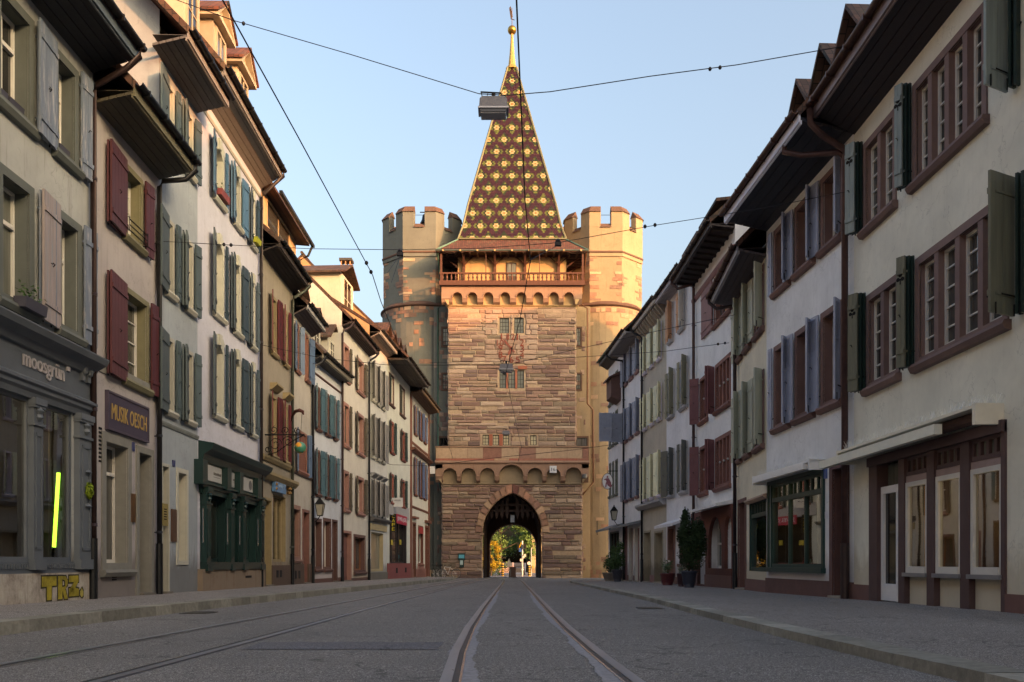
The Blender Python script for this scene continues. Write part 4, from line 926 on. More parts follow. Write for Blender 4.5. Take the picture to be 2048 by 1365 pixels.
fc = Fr(px2(778.5, 1014, Yc), (1, 0, 0), (0, -1, 0)); w_, h_ = 27*Yc/F, 18*Yc/F
t_ = thing('hanging_sign', 'white box sign with small dark letters above the cafe sign', 'shop sign', fc(0, 0, 0)); G().box(fc, 0, w_, -.1, 0, 0, h_).build('sign_box', solid((224, 220, 212), .5, .04), t_)
textg('K. MILLER', fc, w_*.22, w_*.85, h_*.62, h_*.78, 0, .01).build('letters', solid((60, 58, 60), .5), t_)
# --- 11: last house with brown corner posts
rb = solid((128, 78, 60), .7, .15, 4); bls = solid((96, 110, 140), .55, .12)
h = H11 = House('row_house', 'last house of the left row, cream with brown corner posts and pale blue shutters', -1, LP[9], LP[10], plaster((222, 208, 184), .08), 10.9, .75, 11.25, pitch=35, depth=8, soffit=solid((110, 80, 60), .7, .12, 3), fascia=solid((150, 116, 84), .6), gutter=solid((90, 70, 54), .4, .2, 8, .3))
f = h.f
for q, (zt, zb) in enumerate(((10.45, 8.65), (7.2, 4.85))):
    for a, b in ((828, 833), (838.5, 843), (847.5, 851)):
        h.win(a, b, zt, zb, .1, rb, WINM, 'dark', 2, (.35,), rev=.2)
    for hg, tp, fa in ((828, 824.3, False), (833, 836, True), (838.5, 834.5, False), (843.2, 845.5, True), (847.5, 845, False), (851, 854.5, True)): h.sh(hg, tp, zt, zb, 10, bls, fa)
h.band('hood_moulding', 7.62, 7.42, .3, rb); h.band('string_course', 8.05, 7.9, .06, rb); h.band('string_course', 4.1, 3.95, .05, rb)
for a0, a1 in ((0, .5), (h.L-.45, h.L)): G().box(f, a0, a1, -.02, .06, -1.5, 10.88).build('corner_post', rb, h.root)
h.door(825, 831.5, f.z(828, 1045), None, rb, .12, .25); h.win(836, 846, f.z(841, 1052), f.z(841, 1130), .14, rb, WINM, 'grey', 1, (.15,)); h.door(850, 856.5, f.z(853, 1052), None, rb, .12, .25); h.box('panel', 835, 847, f.z(841, 1128), f.ground(f.s(841)), 0, .04, solid((172, 120, 104), .7))
h.box('red_sign', 836.5, 845.5, f.z(841, 1068), f.z(841, 1055), .03, .05, solid((170, 50, 50), .5)); h.box('door_hood', 824, 832, f.z(828, 1038), f.z(828, 1034), 0, .2, rb); h.box('door_hood', 849, 858, f.z(853, 1047), f.z(853, 1042), 0, .2, rb)
h.plinth(f.z(840, 1138), solid((150, 98, 84), .7), .04, skip=((826, 831), (851, 856))); h.finish()
# chimney and gables seen above the left roofs
cb = plaster((200, 148, 104), .15)
def chimney(px_, y0, y1, w, Y, label, mat=cb, cap=True):
    c = px2(px_, y0, Y); hh = (y1-y0)*Y/F; t_ = thing('chimney', label, 'chimney', (c.x, Y, c.z-hh)); ww = w*Y/F/2
    fr = Fr((c.x, Y, c.z-hh), (1, 0, 0), (0, 1, 0)); g = G(); g.box(fr, -ww, ww, -ww, ww, 0, hh*.84); g.box(fr, -ww*1.08, ww*1.08, -ww*1.08, ww*1.08, hh*.82, hh*.86)
    for sx in (-.9, -.1, .7): 
        for sy in (-.9, .7): g.box(fr, sx*ww, (sx+.2)*ww, sy*ww, (sy+.2)*ww, hh*.86, hh*.96)
    g.build('stack', mat, t_); G().box(fr, -ww*1.15, ww*1.15, -ww*1.15, ww*1.15, hh*.96, hh).build('cap', solid((90, 86, 80), .7), t_)
chimney(693, 520, 640, 22, 47, 'tall square orange chimney with an open cap rising behind the left roofs')

plaster, solid = _pl, _so
# ------------------------------------------------------------ right row of houses
_solid = solid
def solid(rgb, *a, **k): return _solid(tuple(min(232, int(v*1.22+8)) for v in rgb), *a, **k)
def PR_(px): k = (px-CX)/F; Y = 6.84/(k+.04); return (6.84-.04*Y, Y)
QR = {p: (x, F*x/(p-CX)) for p, x in ((1387, 6.25), (1333, 6.05), (1283, 5.75), (1246, 5.5), (1217, 5.2))}; QR[1533] = PR_(1533); QR[1470] = (6.33, F*6.33/(1470-CX)); QR[1708] = (6.2, F*6.2/(1708-CX))
Sc = lambda k, v: tuple(Sc(k, q) for q in v) if isinstance(v, tuple) else .6+(v-.6)*k
brown = solid((84, 60, 56), .8, .1, 4, wear=.15, wearcol=(56, 44, 42)); crm = plaster((224, 221, 206), .05, (150, 140, 120)); lav = plaster((232, 232, 232), .05, (150, 146, 150))
gshd = _solid((28, 46, 42), .4, .15, 3); gpale = _solid((142, 154, 150), .45, .15, 3, wear=.25, wearcol=(120, 110, 96), stretch=(6, 6, .4)); sfd = _solid((52, 46, 50), .55, .12, 3, stretch=(4, 4, 1)); copper = _solid((84, 60, 52), .5, .25, 6, .5)
whitef = solid((190, 190, 196), .5, .05)
h = House('corner_house', 'cream house at the right edge with dark trefoil shutters and a brown shop', 1, (6.2, 4.5), QR[1708], crm, 8.34, .76, 8.9, pitch=46, soffit=sfd, fascia=solid((96, 84, 84), .5), gutter=copper)
f = h.f; st4 = solid((94, 76, 72), .8, .1, 4)
h.win(1728, 1794, 7.95, 6.39, .12, st4, WINM, 'dark', 1, (), bars=4, lights=2, rev=.12, mul=.13); h.win(1827, 1976, 7.95, 6.39, .12, st4, WINM, 'dark', 1, (), bars=4, lights=4, rev=.12, mul=.13)
h.win(1734, 1801, 5.24, 3.59, .12, st4, WINM, 'dark', 1, (), bars=4, lights=2, rev=.12, mul=.13); h.win(1833, 2019, 5.24, 3.59, .12, st4, WINM, 'dark', 1, (), bars=4, lights=4, rev=.12, mul=.13)
h.win(2240, 2520, 5.24, 3.59, .12, st4, WINM, 'dark', 1, (), bars=4, lights=3, rev=.2); h.win(2240, 2480, 7.95, 6.39, .12, st4, WINM, 'dark', 1, (), bars=4, lights=3, rev=.2)
for zt, zb, ss in ((8.0, 6.42, ((1729, 1702, 1), (1827, 1791, 1), (2026, 1972, 0))), (5.3, 3.6, ((1735, 1704, 1), (1833, 1795, 1), (2040, 1981, 0)))):
    for hg, tp, fa in ss:
        pm4 = gpale if zt > 7 else _solid((104, 106, 92), .4, .2, 3, wear=.3, wearcol=(70, 82, 74), stretch=(6, 6, .4))  # pale leaf tone paints the sky's reflection onto dark green shutters
        if fa:
            ww = .2 if hg < 1740 else None
            for q in (0, 1): h.sh(hg, tp+5, zt, zb, 30, gshd, True, 'plain', n0=.03+.06*q, w=ww)
            h.sh(hg, tp, zt, zb, 30, pm4, True, 'plank', hole=True, n0=.16, w=ww)
        else:
            h.sh(hg, tp, zt, zb, 62, pm4, False, 'plank', hole=True, n0=.06); s0 = f.s(hg)
            for q in (1, 2):
                u = -f.u3*math.cos(R(62))+f.n3*math.sin(R(62)); v = Vector((-u.y, u.x, 0)); v = v if v.dot(f.u3) < 0 else -v
                h.shutter(Fr(f(s0, .06, 0)+v*(.07*q), u, v), .11, zb, zt, gshd, 'plain', False)
G().tube([f(f.s(2022), .02, 3.9), f(f.s(2022), .3, 3.9)], .01, 5).build('shutter_stay', DARK, h.root)
# awning case with bird spikes
za = f.z(1900, 848); zb_ = f.z(1900, 862)
g = G(); n1 = .34; a0, a1 = f.s(2006), f.s(1700); g.box(f, a0-.02, a0+.06, 0, n1+.02, za-.22, za+.05); g.box(f, a1-.3, a1-.24, 0, n1, za-.2, za+.05); g.box(f, a0+.06, a1-.3, 0, n1, za, za+.04)
g.build('awning_case', solid((176, 172, 158), .5, .05), h.root)
G().box(f, a0+1.0, a1+.5, n1-.05, n1+.06, za-.2, za-.06).build('awning_bar', solid((186, 184, 172), .4, .05), h.root)
G().tube([f(a0+.1, .15, za-.08), f(a1-.32, .15, za-.08)], .08, 10).build('awning_roll', solid((60, 44, 40), .9), h.root)
def spikes(h, f, a0, a1, z, n0, n1, hgt, k, label_):
    g = G(); rn = random.Random(1)
    for i in range(k):
        x = a0+(a1-a0)*i/k; n = rn.choice([n0, (n0+n1)/2, n1]); dx = rn.uniform(-.05, .05); g.tube([f(x, n, z), f(x+dx, n+rn.uniform(-.06, .06), z+hgt*rn.uniform(.7, 1))], .0022, 3, False)
    g.box(f, a0, a1, n0, n1, z, z+.01); return g.build('bird_spikes', solid((190, 188, 180), .35, .1, 4, .6, 0), h.root)
spikes(h, f, a0, a1-.2, za+.042, .08, .28, .14, 420, '')
zt_, zb0 = za-.2, f.ground(f.s(1900)); dfr = solid((62, 46, 46), .6, .12, 4)
zsill = f.z(1905, 1151); ztr = f.z(1905, 945)
zH = zt_-.12
g = G()
for p0, p1 in ((1741, 1757), (1800, 1812), (1857, 1872), (1924, 1942), (2006, 2014)): a, b_ = sorted((f.s(p0), f.s(p1))); g.box(f, a, b_, -.2, .03, zb0-.1, zt_)
g.box(f, f.s(2014), f.s(1741), -.02, .07, zH, zt_+.03); g.build('shop_frame', dfr, h.root)
h.holes.append((f.s(2014), f.s(1741), zb0-.1, zt_-.0))
g = G(); g.box(f, f.s(2014), f.s(1800), -.12, -.06, zb0-.1, zsill-.03); g.build('stall_riser', crm, h.root)
def sub(p0, p1, it=0, cur_=None):
    hs = list(h.holes); w = h.shopwin(p0, p1, ztr-.02, zsill+.02, WINM, .06, .07, curtain=cur_, warm=True, items=it, depth=2.4); h.holes = hs
    hs = list(h.holes); h.shopwin(p0, p1, zH, ztr+.08, dfr, .08, .045, glass=pane_mat('grey'), vert=[p0+(p1-p0)*q for q in (.25, .5, .75)], name='transom_light'); h.holes = hs
    a, b_ = sorted((f.s(p0), f.s(p1))); g = G(); g.box(f, a, b_, -.12, .0, ztr-.02, ztr+.08); g.build('transom', solid((120, 104, 100), .6), w)
    g = G(); g.box(f, a-.02, b_+.02, -.16, .06, zsill-.04, zsill+.02); g.build('sill', solid((110, 112, 116), .4, .1, 3, .5), w)
gold = solid((196, 140, 70), .8, .2, 3, stretch=(6, 6, .5))  # orange curtain standing in for warm reflections in the shop glass
sub(1812, 1856, 5, (gold, .75, 1)); sub(1872, 1924, 9, (cream, .0, .25)); sub(1942, 2006, 9, (gold, .35, .7))
# white glazed door
g = G(); a, b_ = sorted((f.s(1757), f.s(1800))); n0 = -.1
for q in ((a, a+.12, zb0, ztr), (b_-.1, b_, zb0, ztr), (a+.12, b_-.1, ztr-.12, ztr), (a+.12, b_-.1, zb0, zb0+.28)): g.box(f, q[0], q[1], n0, n0+.06, q[2], q[3])
g.box(f, a+.14, a+.2, n0+.06, n0+.08, zb0, ztr-.1); d = g.build('shop_door', solid((206, 208, 216), .4, .04), h.root); G().box(f, a+.1, b_-.1, n0+.01, n0+.02, zb0+.25, ztr-.1).build('pane', pane_mat('dark'), d)
G().box(f, a, b_, -.17, -.16, ztr, zH).build('transom_light', pane_mat('grey'), h.root)
h.plinth(f.z(1900, 1178)-.02, brown, .03, skip=((2014, 1741),)); h.finish()
# houses of the street behind the viewpoint, and unseen tall blocks added behind the right row to shade street and tower
for side, A_, B_, lb in ((1, (6.2, -22), (6.2, 4.47), 'cream house with many shuttered windows behind the viewpoint on the right'), (-1, (-6.95, -22), (-6.95, 4.97), 'pale house with many windows behind the viewpoint on the left')):
    h = House('row_house', lb, side, A_, B_, crm, 8.4, .76, 8.9, gutter=copper)
    for z0, z1 in ((1.0, 2.8), (3.6, 5.2), (6.4, 7.9)):
        for k in range(9):
            a = 1.0+k*2.8; p = [CX+F*h.f(x, 0, 0).x/h.f(x, 0, 0).y for x in (a, a+1.2)] if False else None
            hs0 = h.f.s; h.f.s = lambda v, n=0: v; h.win(a, a+1.2, z1, z0, .12, st4, WINM, 'dark', 2, (.35,)); h.f.s = hs0
    h.finish()
ca, sa = math.cos(R(SUN_AZ)), math.sin(R(SUN_AZ)); te = ca*4.9+sa*67.6; Ye = (te-ca*22)/sa; zrd = 18.6+22/sa*math.tan(R(SUN_EL))  # unseen block: gable end and ridge follow the sun to place the tower's shadow
t_ = thing('shade_house', 'tall gabled town house in the block behind the far right houses', 'house', (22, Ye-9, gz(50))); fr = Fr((22, Ye, 0), (1, 0, 0), (0, -1, 0))
g = G(); g.prism(fr, [(-6, -1.5), (-6, zrd-5), (0, zrd-.1), (6, zrd-5), (6, -1.5)], 0, 20); g.build('wall', crm, t_)
g = G(); [g.prism(fr, [(sx*6.5, zrd-5.4), (sx*6.5, zrd-5.2), (0, zrd+.1), (0, zrd-.08)], -.3, 20.3) for sx in (-1, 1)]; g.build('roof', tiles_mat(), t_)
for k, (ya, yb_, zr_) in enumerate(((-24, -6, 19.5), (-6, 9, 20.5), (9, 26, 20), (26, 43.5, 20.5))):  # unseen row added to keep the low sun off the left walls
    t2 = thing('shade_house', ('southernmost', 'second', 'third', 'northernmost')[k]+' of the four tall houses standing in the block behind the right row', 'house', (26, (ya+yb_)/2, -.1)); f2 = Fr((26, yb_, 0), (1, 0, 0), (0, -1, 0))
    g = G(); g.prism(f2, [(-6, -1.5), (-6, zr_-5), (0, zr_-.1), (6, zr_-5), (6, -1.5)], 0, yb_-ya-.01); g.build('wall', crm, t2); g = G(); [g.prism(f2, [(sx*6.5, zr_-5.4), (sx*6.5, zr_-5.2), (0, zr_+.1), (0, zr_-.08)], 0, yb_-ya-.01) for sx in (-1, 1)]; g.build('roof', tiles_mat(), t2)
for j in range(6):
    for i in range(6): g = G(); g.box(fr, -6.05, -5.95, 1.5+i*3, 2.6+i*3, .8+j*2.9, 2.6+j*2.9); g.build('window', pane_mat('dark'), t_)
# --- R2 white lavender house with blue shutters
bsh = solid((124, 130, 146), .5, .1, 4); st5 = solid((94, 72, 67), .8, .1, 4)
h = House('row_house', 'white house with slate blue panelled shutters and a dark green shop window', 1, QR[1708], QR[1533], lav, 8.38, 1.02, 8.8, pitch=46, soffit=_solid((44, 46, 56), .5, .12, 3, stretch=(4, 4, 1)), fascia=solid((170, 172, 184), .5, .05), gutter=copper)
f = h.f
for zt, zb in ((8.18, 6.72), (5.52, 3.62)):
    for a, b, nt_, ft_ in ((1549, 1581, 1571, 1538), (1591, 1630, 1620, 1584), (1643, 1687, 1675, 1636)):
        h.win(a, b, zt, zb, .12, st5, WINM, 'dark', 2, (.36,), bars=0, rev=.22)
        h.sh(a, ft_, zt-.02, zb, 8, bsh, True, 'panel'); h.sh(b-1, nt_, zt-.02, zb, 42, bsh, False, 'panel', w=.27)
a_ = f.s(1647); za = f.z(1600, 938)
g = G(); g.box(f, f.s(1650), f.s(1531), 0, .3, za, za+.04); g.box(f, f.s(1650), f.s(1650)+.06, 0, .32, za-.16, za+.05); g.box(f, f.s(1531)-.06, f.s(1531), 0, .32, za-.16, za+.05); g.box(f, f.s(1640), f.s(1531)-.1, .24, .34, za-.12, za-.01); g.build('awning_case', solid((186, 186, 182), .5, .05), h.root)
spikes(h, f, f.s(1645), f.s(1535), za+.042, .06, .26, .12, 260, '')
dg2 = solid((26, 46, 42), .45, .1); h.shopwin(1541, 1646, f.z(1600, 956), f.z(1600, 1136), dg2, .1, .06, transom=f.z(1600, 990), bars=8, vert=(1607, 1575), warm=True, curtain=(solid((170, 166, 160), .9, .2), .0, .35), items=6)
g = G(); q = (f.s(1647), f.s(1540)); 
for b0, b1, c0, c1 in ((q[0]-.08, q[0], 1136, 956), (q[1], q[1]+.08, 1136, 956)): g.box(f, b0, b1, -.02, .05, f.z(1600, c0)-.08, f.z(1600, c1)+.08)
g.box(f, q[0]-.08, q[1]+.08, -.02, .05, f.z(1600, 956), f.z(1600, 956)+.08); g.box(f, q[0]-.12, q[1]+.12, -.02, .1, f.z(1600, 1136)-.1, f.z(1600, 1136)); g.build('shop_frame', dg2, h.root)
h.door(1661, 1699, f.z(1680, 921), solid((34, 28, 28), .6), brown, .15, .5, panels=True)
G().box(f, f.s(1655), f.s(1650), 0, .03, f.z(1652, 958), f.z(1652, 929)).build('house_number', solid((60, 76, 120), .4, .05), h.root)
G().box(f, f.s(1656), f.s(1650), .001, .006, f.z(1652, 1038), f.z(1652, 1024)).build('small_logo', solid((170, 170, 176), .6), h.root)
h.plinth(f.z(1590, 1159), brown, .03, skip=((1662, 1698),))
g = G(); zz = 8.2; xx = .12
g.tube([f(-.1, .85, 8.75), f(-.1, .84, 8.5), f(-.05, .6, 8.3), f(.05, .14, 8.1), f(xx, .12, 7.95), f(xx, .12, gz(16)+.07)], .06, 10)
g.tube([f(.9, .95, 8.7), f(.95, .95, 8.45), f(.7, .7, 8.28), f(.2, .2, 8.12), f(xx, .12, 8.0)], .055, 10)
dp = g.build('downpipe', solid((70, 50, 48), .45, .2, 6, .4), h.root, True); G().tube([f(xx, .12, gz(16)+.07), f(xx, .12, .95)], .075, 10).build('pipe_shoe', solid((40, 30, 30), .5, .15, 5, .3), dp)
rt = tiles_mat((92, 66, 54), (62, 46, 40), 'roof_tiles_old')
dmw = solid((176, 178, 190), .6, .06)
for k, a in enumerate((-.5, .7, 1.95)): dormer(h, a-.35, a+.35, .15, 8.9, 9.75, False, dmw, rt, 2.4, .6, over=.22)
for p in (.6, 3.6): g = G()
h.finish()
t2 = None
# dormers on the big corner house
H = House
# --- R3
grsh = solid((138, 142, 130), .5, .12, 4, wear=.3, wearcol=(180, 168, 140), stretch=(5, 5, .4)); cr3 = plaster((224, 216, 194), .06, (150, 140, 120))
h = House('row_house', 'narrow cream house with grey green shutters and a green framed corner shop window', 1, QR[1533], QR[1470], cr3, 7.82, .69, 8.16, pitch=46, soffit=solid((56, 50, 54), .6, .1, 3), fascia=solid((120, 118, 122), .5), gutter=copper)
f = h.f
for zt, zb in ((7.72, 6.2), (5.21, 3.4)):
    for a, b, nt_ in ((1476, 1485, 1481), (1491, 1503, 1496), (1511, 1529, 1521)):
        h.win(a, b, zt, zb, .1, st5, WINM, 'dark', 1, (), rev=.2); h.sh(b-.5, nt_, zt, zb, 45, grsh, False, w=.3, hole=zt < 6); h.sh(a, a-4, zt, zb, 6, grsh, True)
h.band('shop_cornice', f.z(1515, 996), f.z(1515, 1004), .12, solid((150, 130, 116), .7), f.s(1536), f.s(1497)); h.shopwin(1499, 1533, f.z(1516, 1000), f.z(1516, 1143), dg2, .12, .07, transom=f.z(1516, 1030), bars=5, glass=None, items=3)
h.door(1477, 1493, f.z(1485, 998), solid((70, 50, 48), .6), brown, .1, .3); h.plinth(f.z(1510, 1159), brown, .03, skip=((1478, 1492),)); h.pipe(1469.5, 7.6, solid((42, 34, 36), .45, .2, 6, .4), end='far'); h.finish()
# --- R4
mar = solid((96, 62, 64), .55, .12, 4); rs4 = plaster((112, 74, 66), .25, (70, 50, 46)); wr = solid((100, 68, 60), .75, .12)
h = H4r = House('row_house', 'white house with maroon shutters, reddish stone windows and an arched red sandstone ground floor', 1, QR[1470], QR[1387], lav, 10.1, .72, 10.37, pitch=42, soffit=solid((40, 34, 34), .7, .15, 3), gutter=solid((52, 46, 46), .45, .2, 6, .5))
f = h.f
g = G(); k = .2
while k < h.L: G().prof(f, [(0, 10.03), (.6, 10.1), (.6, 10.22), (0, 10.2)], k, k+.12).build('rafter_end', solid((34, 28, 28), .7), h.root); k += .5
g = None; h.band('cornice', 9.62, 9.46, .08, mar)
h.win(1429, 1465, 9.4, 7.9, .1, wr, wr, 'dark', 4, (), rev=.15); h.sh(1427, 1404, 9.4, 7.9, 0, mar, True, n0=.03, w=1.45)
for zt, zb in Sc(1.08, ((6.23, 4.87), (4.13, 2.68))):
    h.win(1400, 1416.5, zt, zb, .1, wr, wr, 'dark', 2, (), rev=.14); h.win(1431.5, 1462, zt, zb, .12, wr, wr, 'dark', 1, (), lights=4, rev=.14)
    h.sh(1401, 1379.5, zt+.03, zb-.02, 55, mar, True); h.sh(1428, 1411, zt, zb, 50, mar, False, leaves=2)
    g = G(); [g.lathe(f(f.s(p), .0, (zt+zb)/2), [(.02, -.03), (.04, 0), (.02, .03)], 8) for p in (1408, 1440, 1448, 1456)]; g.build('window_knob', WINM, h.root)
za = f.z(1435, 1007); G().prof(f, [(0, za), (.5, za-.12), (.5, za-.2), (0, za-.12)], f.s(1466), f.s(1406)).build('awning', solid((186, 188, 194), .5), h.root)
zt_ = f.z(1430, 1018); g = G(); zb0 = f.ground(f.L/2)
arcs = [(1416, 1401), (1449, 1422), (1471, 1455)]
def arch_wall(f, a0, a1, z0, z1, arcs, n0, n1, name, mat, root, spring=.62):
    """front plate with round arched openings, arcs = (s0, s1, z_bottom, z_spring)"""
    g = G(); x = a0
    for s0, s1, zb, zs in sorted(arcs):
        g.box(f, x, s0, n0, n1, z0, z1); r = (s1-s0)/2; c = (s0+s1)/2; N = 12
        for k in range(N):
            t0, t1 = math.pi*(1-k/N), math.pi*(1-(k+1)/N); xa, xb = c+r*math.cos(t0), c+r*math.cos(t1); za_, zb_2 = zs+r*math.sin(t0), zs+r*math.sin(t1)
            g.prism(f, [(xa, za_), (xb, zb_2), (xb, z1), (xa, z1)], n0, n1)
        if zb > z0: g.box(f, s0, s1, n0, n1, z0, zb)
        x = s1
    g.box(f, x, a1, n0, n1, z0, z1); return g.build(name, mat, root)
A = []
for p0, p1 in arcs:
    a, b_ = sorted((f.s(p0), f.s(p1))); r = (b_-a)/2; A.append((max(a, .05), b_, zb0+.05 if p0 in (1416,) else f.z(1435, 1137), f.z(1435, 1034)-r))
    h.holes.append((A[-1][0]+.0, A[-1][1], A[-1][2], A[-1][3]+r))
arch_wall(f, 0.02, h.L-.02, zb0-.3, zt_, A, -.02, .09, 'arcade', rs4, h.root)
for a, b_, z0, z1 in A:
    r = (b_-a)/2; g = G(); g.box(f, a, b_, -.3, -.25, z0, z1+r); g.build('niche_panel', solid((60, 40, 38), .7), h.root)
    if z0 > zb0+.3:
        g = G(); q0, q1 = a+.1, b_-.1
        for v in ((q0, q0+.05, z0, z1+r*.6), (q1-.05, q1, z0, z1+r*.6), (q0, q1, z0, z0+.08), (q0, q1, z1, z1+.06), ((q0+q1)/2-.025, (q0+q1)/2+.025, z0, z1+r*.85)): g.box(f, v[0], v[1], -.25, -.18, v[2], v[3])
        w_ = g.build('arched_window', WINM, h.root); G().box(f, q0, q1, -.25, -.235, z0, z1+r*.8).build('pane', pane_mat('dark'), w_)
h.plinth(f.z(1430, 1150), brown, .12, skip=((1416, 1401),)); h.pipe(1387, 9.9, solid((60, 46, 46), .45, .2, 6, .4), end='far')
h.finish()
# hooded attic hatches on the roof of R4 and neighbours
for k, a in enumerate((.8, 3.4)): dormer(h, a, a+1.4, .0, 10.45, 11.05, False, solid((92, 70, 62), .7), rt, 2.4, .25, flat=True, over=.45)
# --- R5
or5 = solid((156, 116, 84), .55, .12); ol5 = solid((104, 102, 84), .55, .12); pl5 = solid((186, 178, 168), .55, .08); gr5 = solid((70, 72, 68), .5, .12); lv5 = plaster((228, 227, 230), .05)
h = H5r = House('row_house', 'white house with shutters of mixed brown, olive and grey above the clipped evergreen', 1, QR[1387], QR[1333], lv5, 10.68, .46, 10.95, pitch=45, soffit=solid((120, 118, 124), .5), gutter=solid((44, 42, 44), .45, .2, 6, .5))
f = h.f; gs = solid((130, 128, 130), .75, .08)
for q, (zt, zb) in enumerate(Sc(1.09, ((9.65, 8.35), (7.3, 5.7), (4.55, 2.92)))):
    A = ((1339, 1346), (1360, 1370)) if q == 0 else ((1338, 1349), (1362, 1376))
    ms = ((or5, or5, or5, pl5), (ol5, ol5, ol5, ol5), (gr5, gr5, gr5, gr5))[q]
    for a, b in A: h.win(a, b, zt, zb, .1, gs, WINM, 'dark', 2, (.35,), rev=.2)
    (a, b), (c, d) = A; h.sh(a, a-7 if q < 2 else 1323, zt, zb, 10 if q < 2 else 25, ms[0], True); h.sh(b, b-4, zt, zb, 40, ms[1], False, w=.32); h.sh(c, c-7, zt, zb, 10, ms[2], True); h.sh(d, d-4.5, zt, zb, 42, ms[3], False, w=.33)
    if q == 1: h.sh(1338.5, 1348.5, zt-.1, zb+.1, 0, ol5, False, n0=-.1, w=.9)
za = f.z(1352, 1040); g = G(); g.prof(f, [(0, za), (.55, za-.2), (.55, za-.3), (0, za-.1)], f.s(1374), f.s(1336)); g.build('awning', solid((168, 168, 172), .6), h.root)
h.door(1336, 1351, f.z(1344, 1052), solid((92, 64, 58), .6), solid((112, 84, 76), .7), .1, .2); h.win(1360, 1384, f.z(1372, 1060), f.z(1372, 1130), .12, brown, WINM, 'dark', 2, (), rev=.2); h.plinth(f.z(1360, 1155), brown, .03, skip=((1337, 1350),)); h.finish()
# --- R6
cs6 = solid((192, 184, 158), .6, .06); lg6 = solid((164, 158, 168), .7, .06)
h = H6r = House('row_house', 'beige grey house with cream shutters and a row of eaves brackets', 1, QR[1333], QR[1283], plaster((186, 178, 164), .08), 10.75, .45, 11.1, pitch=45, soffit=solid((110, 104, 98), .6), gutter=solid((36, 36, 38), .45, .2, 6, .5), fascia=solid((150, 144, 136), .6))
f = h.f; g = G(); k = .1
while k < h.L-.15: G().prof(f, [(0, 10.43), (.1, 10.45), (.34, 10.72), (.34, 10.83), (0, 10.8)], k, k+.14).build('eaves_bracket', solid((130, 120, 108), .7), h.root); k += .4
g = None
for zt, zb in Sc(1.08, ((9.55, 8.2), (7.27, 5.95), (4.75, 3.1))):
    for a, b in ((1289, 1294.5), (1303, 1308.5), (1317, 1324)):
        h.win(a, b, zt, zb, .08, lg6, WINM, 'dark', 2, (.35,), rev=.2, sillm=lg6); h.sh(a, a-3.6, zt, zb+.02, 8, cs6, True, w=.4); h.sh(b, b-2, zt, zb+.02, 35, cs6, False, w=.3)
h.band('shop_cornice', 3.1, 2.87, .3, solid((120, 120, 124), .7)); sf6 = plaster((160, 150, 130), .08)
for a, b in ((1288.5, 1302), (1309.5, 1326.5)): h.door(a, b, f.z((a+b)/2, 1062), solid((150, 138, 116), .7), sf6, .08, .35)
h.plinth(f.z(1308, 1151), solid((108, 80, 76), .8), .04, skip=((1289, 1301), (1310, 1326))); h.pipe(1283.5, 10.4, pipe_dk, end='far'); h.finish()
# --- R7
bl7 = solid((112, 118, 132), .55, .1)
h = H7r = House('row_house', 'white house with pale blue shutters, one of them swung wide open', 1, QR[1283], QR[1246], plaster((226, 225, 228), .05), 10.74, .77, 11.0, pitch=42, soffit=solid((120, 118, 118), .6, .08), gutter=solid((36, 36, 38), .45, .2, 6, .5))
f = h.f; mr7 = solid((112, 88, 88), .75, .08)
for q, (zt, zb) in enumerate(Sc(1.067, ((9.95, 8.7), (7.5, 6.1), (5.1, 3.4)))):
    for a, b in ((1249, 1255.5), (1260.5, 1267), (1273, 1280)):
        h.win(a, b, zt, zb, .08, mr7, WINM, 'dark', 2, (.35,), rev=.2); h.sh(a, a-2.6, zt, zb, 8, bl7, True, w=.42); h.sh(b, b-1.5, zt, zb, 35, bl7, False, 'louvre', w=.32)
h.sh(1249, 1230, 7.9, 6.5, 85, bl7, True, 'louvre', w=.62, n0=.05); h.sh(1250.5, 1230, 7.9, 6.5, 85, bl7, True, 'louvre', w=.62, n0=.67)
za = f.z(1262, 1045); G().prof(f, [(0, za), (.6, za-.16), (.6, za-.26), (0, za-.1)], .1, h.L-.1).build('awning', solid((90, 94, 98), .6), h.root)
for a, b in ((1248, 1255), (1258.5, 1267), (1270.5, 1281)): h.door(a, b, f.z((a+b)/2, 1053), solid((116, 88, 86), .6), WINM if a > 1250 else mr7, .07, .15)
h.plinth(f.z(1262, 1151), brown, .02, skip=((1249, 1254), (1259, 1266), (1271, 1280))); h.pipe(1247, 10.3, pipe_dk, end='far'); h.finish()
# --- R8
h = H8r = House('row_house', 'last narrow white house of the right row with a small brown oriel', 1, QR[1246], QR[1217], plaster((222, 221, 224), .06), 11.0, .48, 11.45, pitch=45, s1ext=.3, soffit=solid((60, 58, 56), .6), gutter=solid((60, 80, 74), .5, .2, 6, .3))
f = h.f
for zt, zb in Sc(1.057, ((9.9, 8.5), (8.0, 6.4), (5.6, 3.9))):
    for a, b in ((1219, 1222.5), (1225, 1228.5), (1231, 1236)): h.win(a, b, zt, zb, .07, solid((90, 92, 84), .7), WINM, 'dark', 2, (.4,), rev=.2)
g = G(); a0, a1 = f.s(1242), f.s(1232); g.prof(f, [(0, 8.7), (.5, 8.9), (.5, 9.85), (0, 10.05)], a0, a1); g.prof(f, [(0, 10.05), (.65, 9.8), (.65, 9.87), (0, 10.2)], a0-.1, a1+.1); g.build('oriel', solid((70, 50, 46), .7, .15), h.root)
G().prof(f, [(0, 2.55), (.7, 2.3), (.7, 2.2), (0, 2.45)], .1, h.L).build('awning', solid((96, 100, 104), .6), h.root); h.shopwin(1220, 1238, 2.2, .1, solid((60, 72, 72), .5), .1, .08, glass=pane_mat('dark'), vert=(1226, 1232)); h.finish()
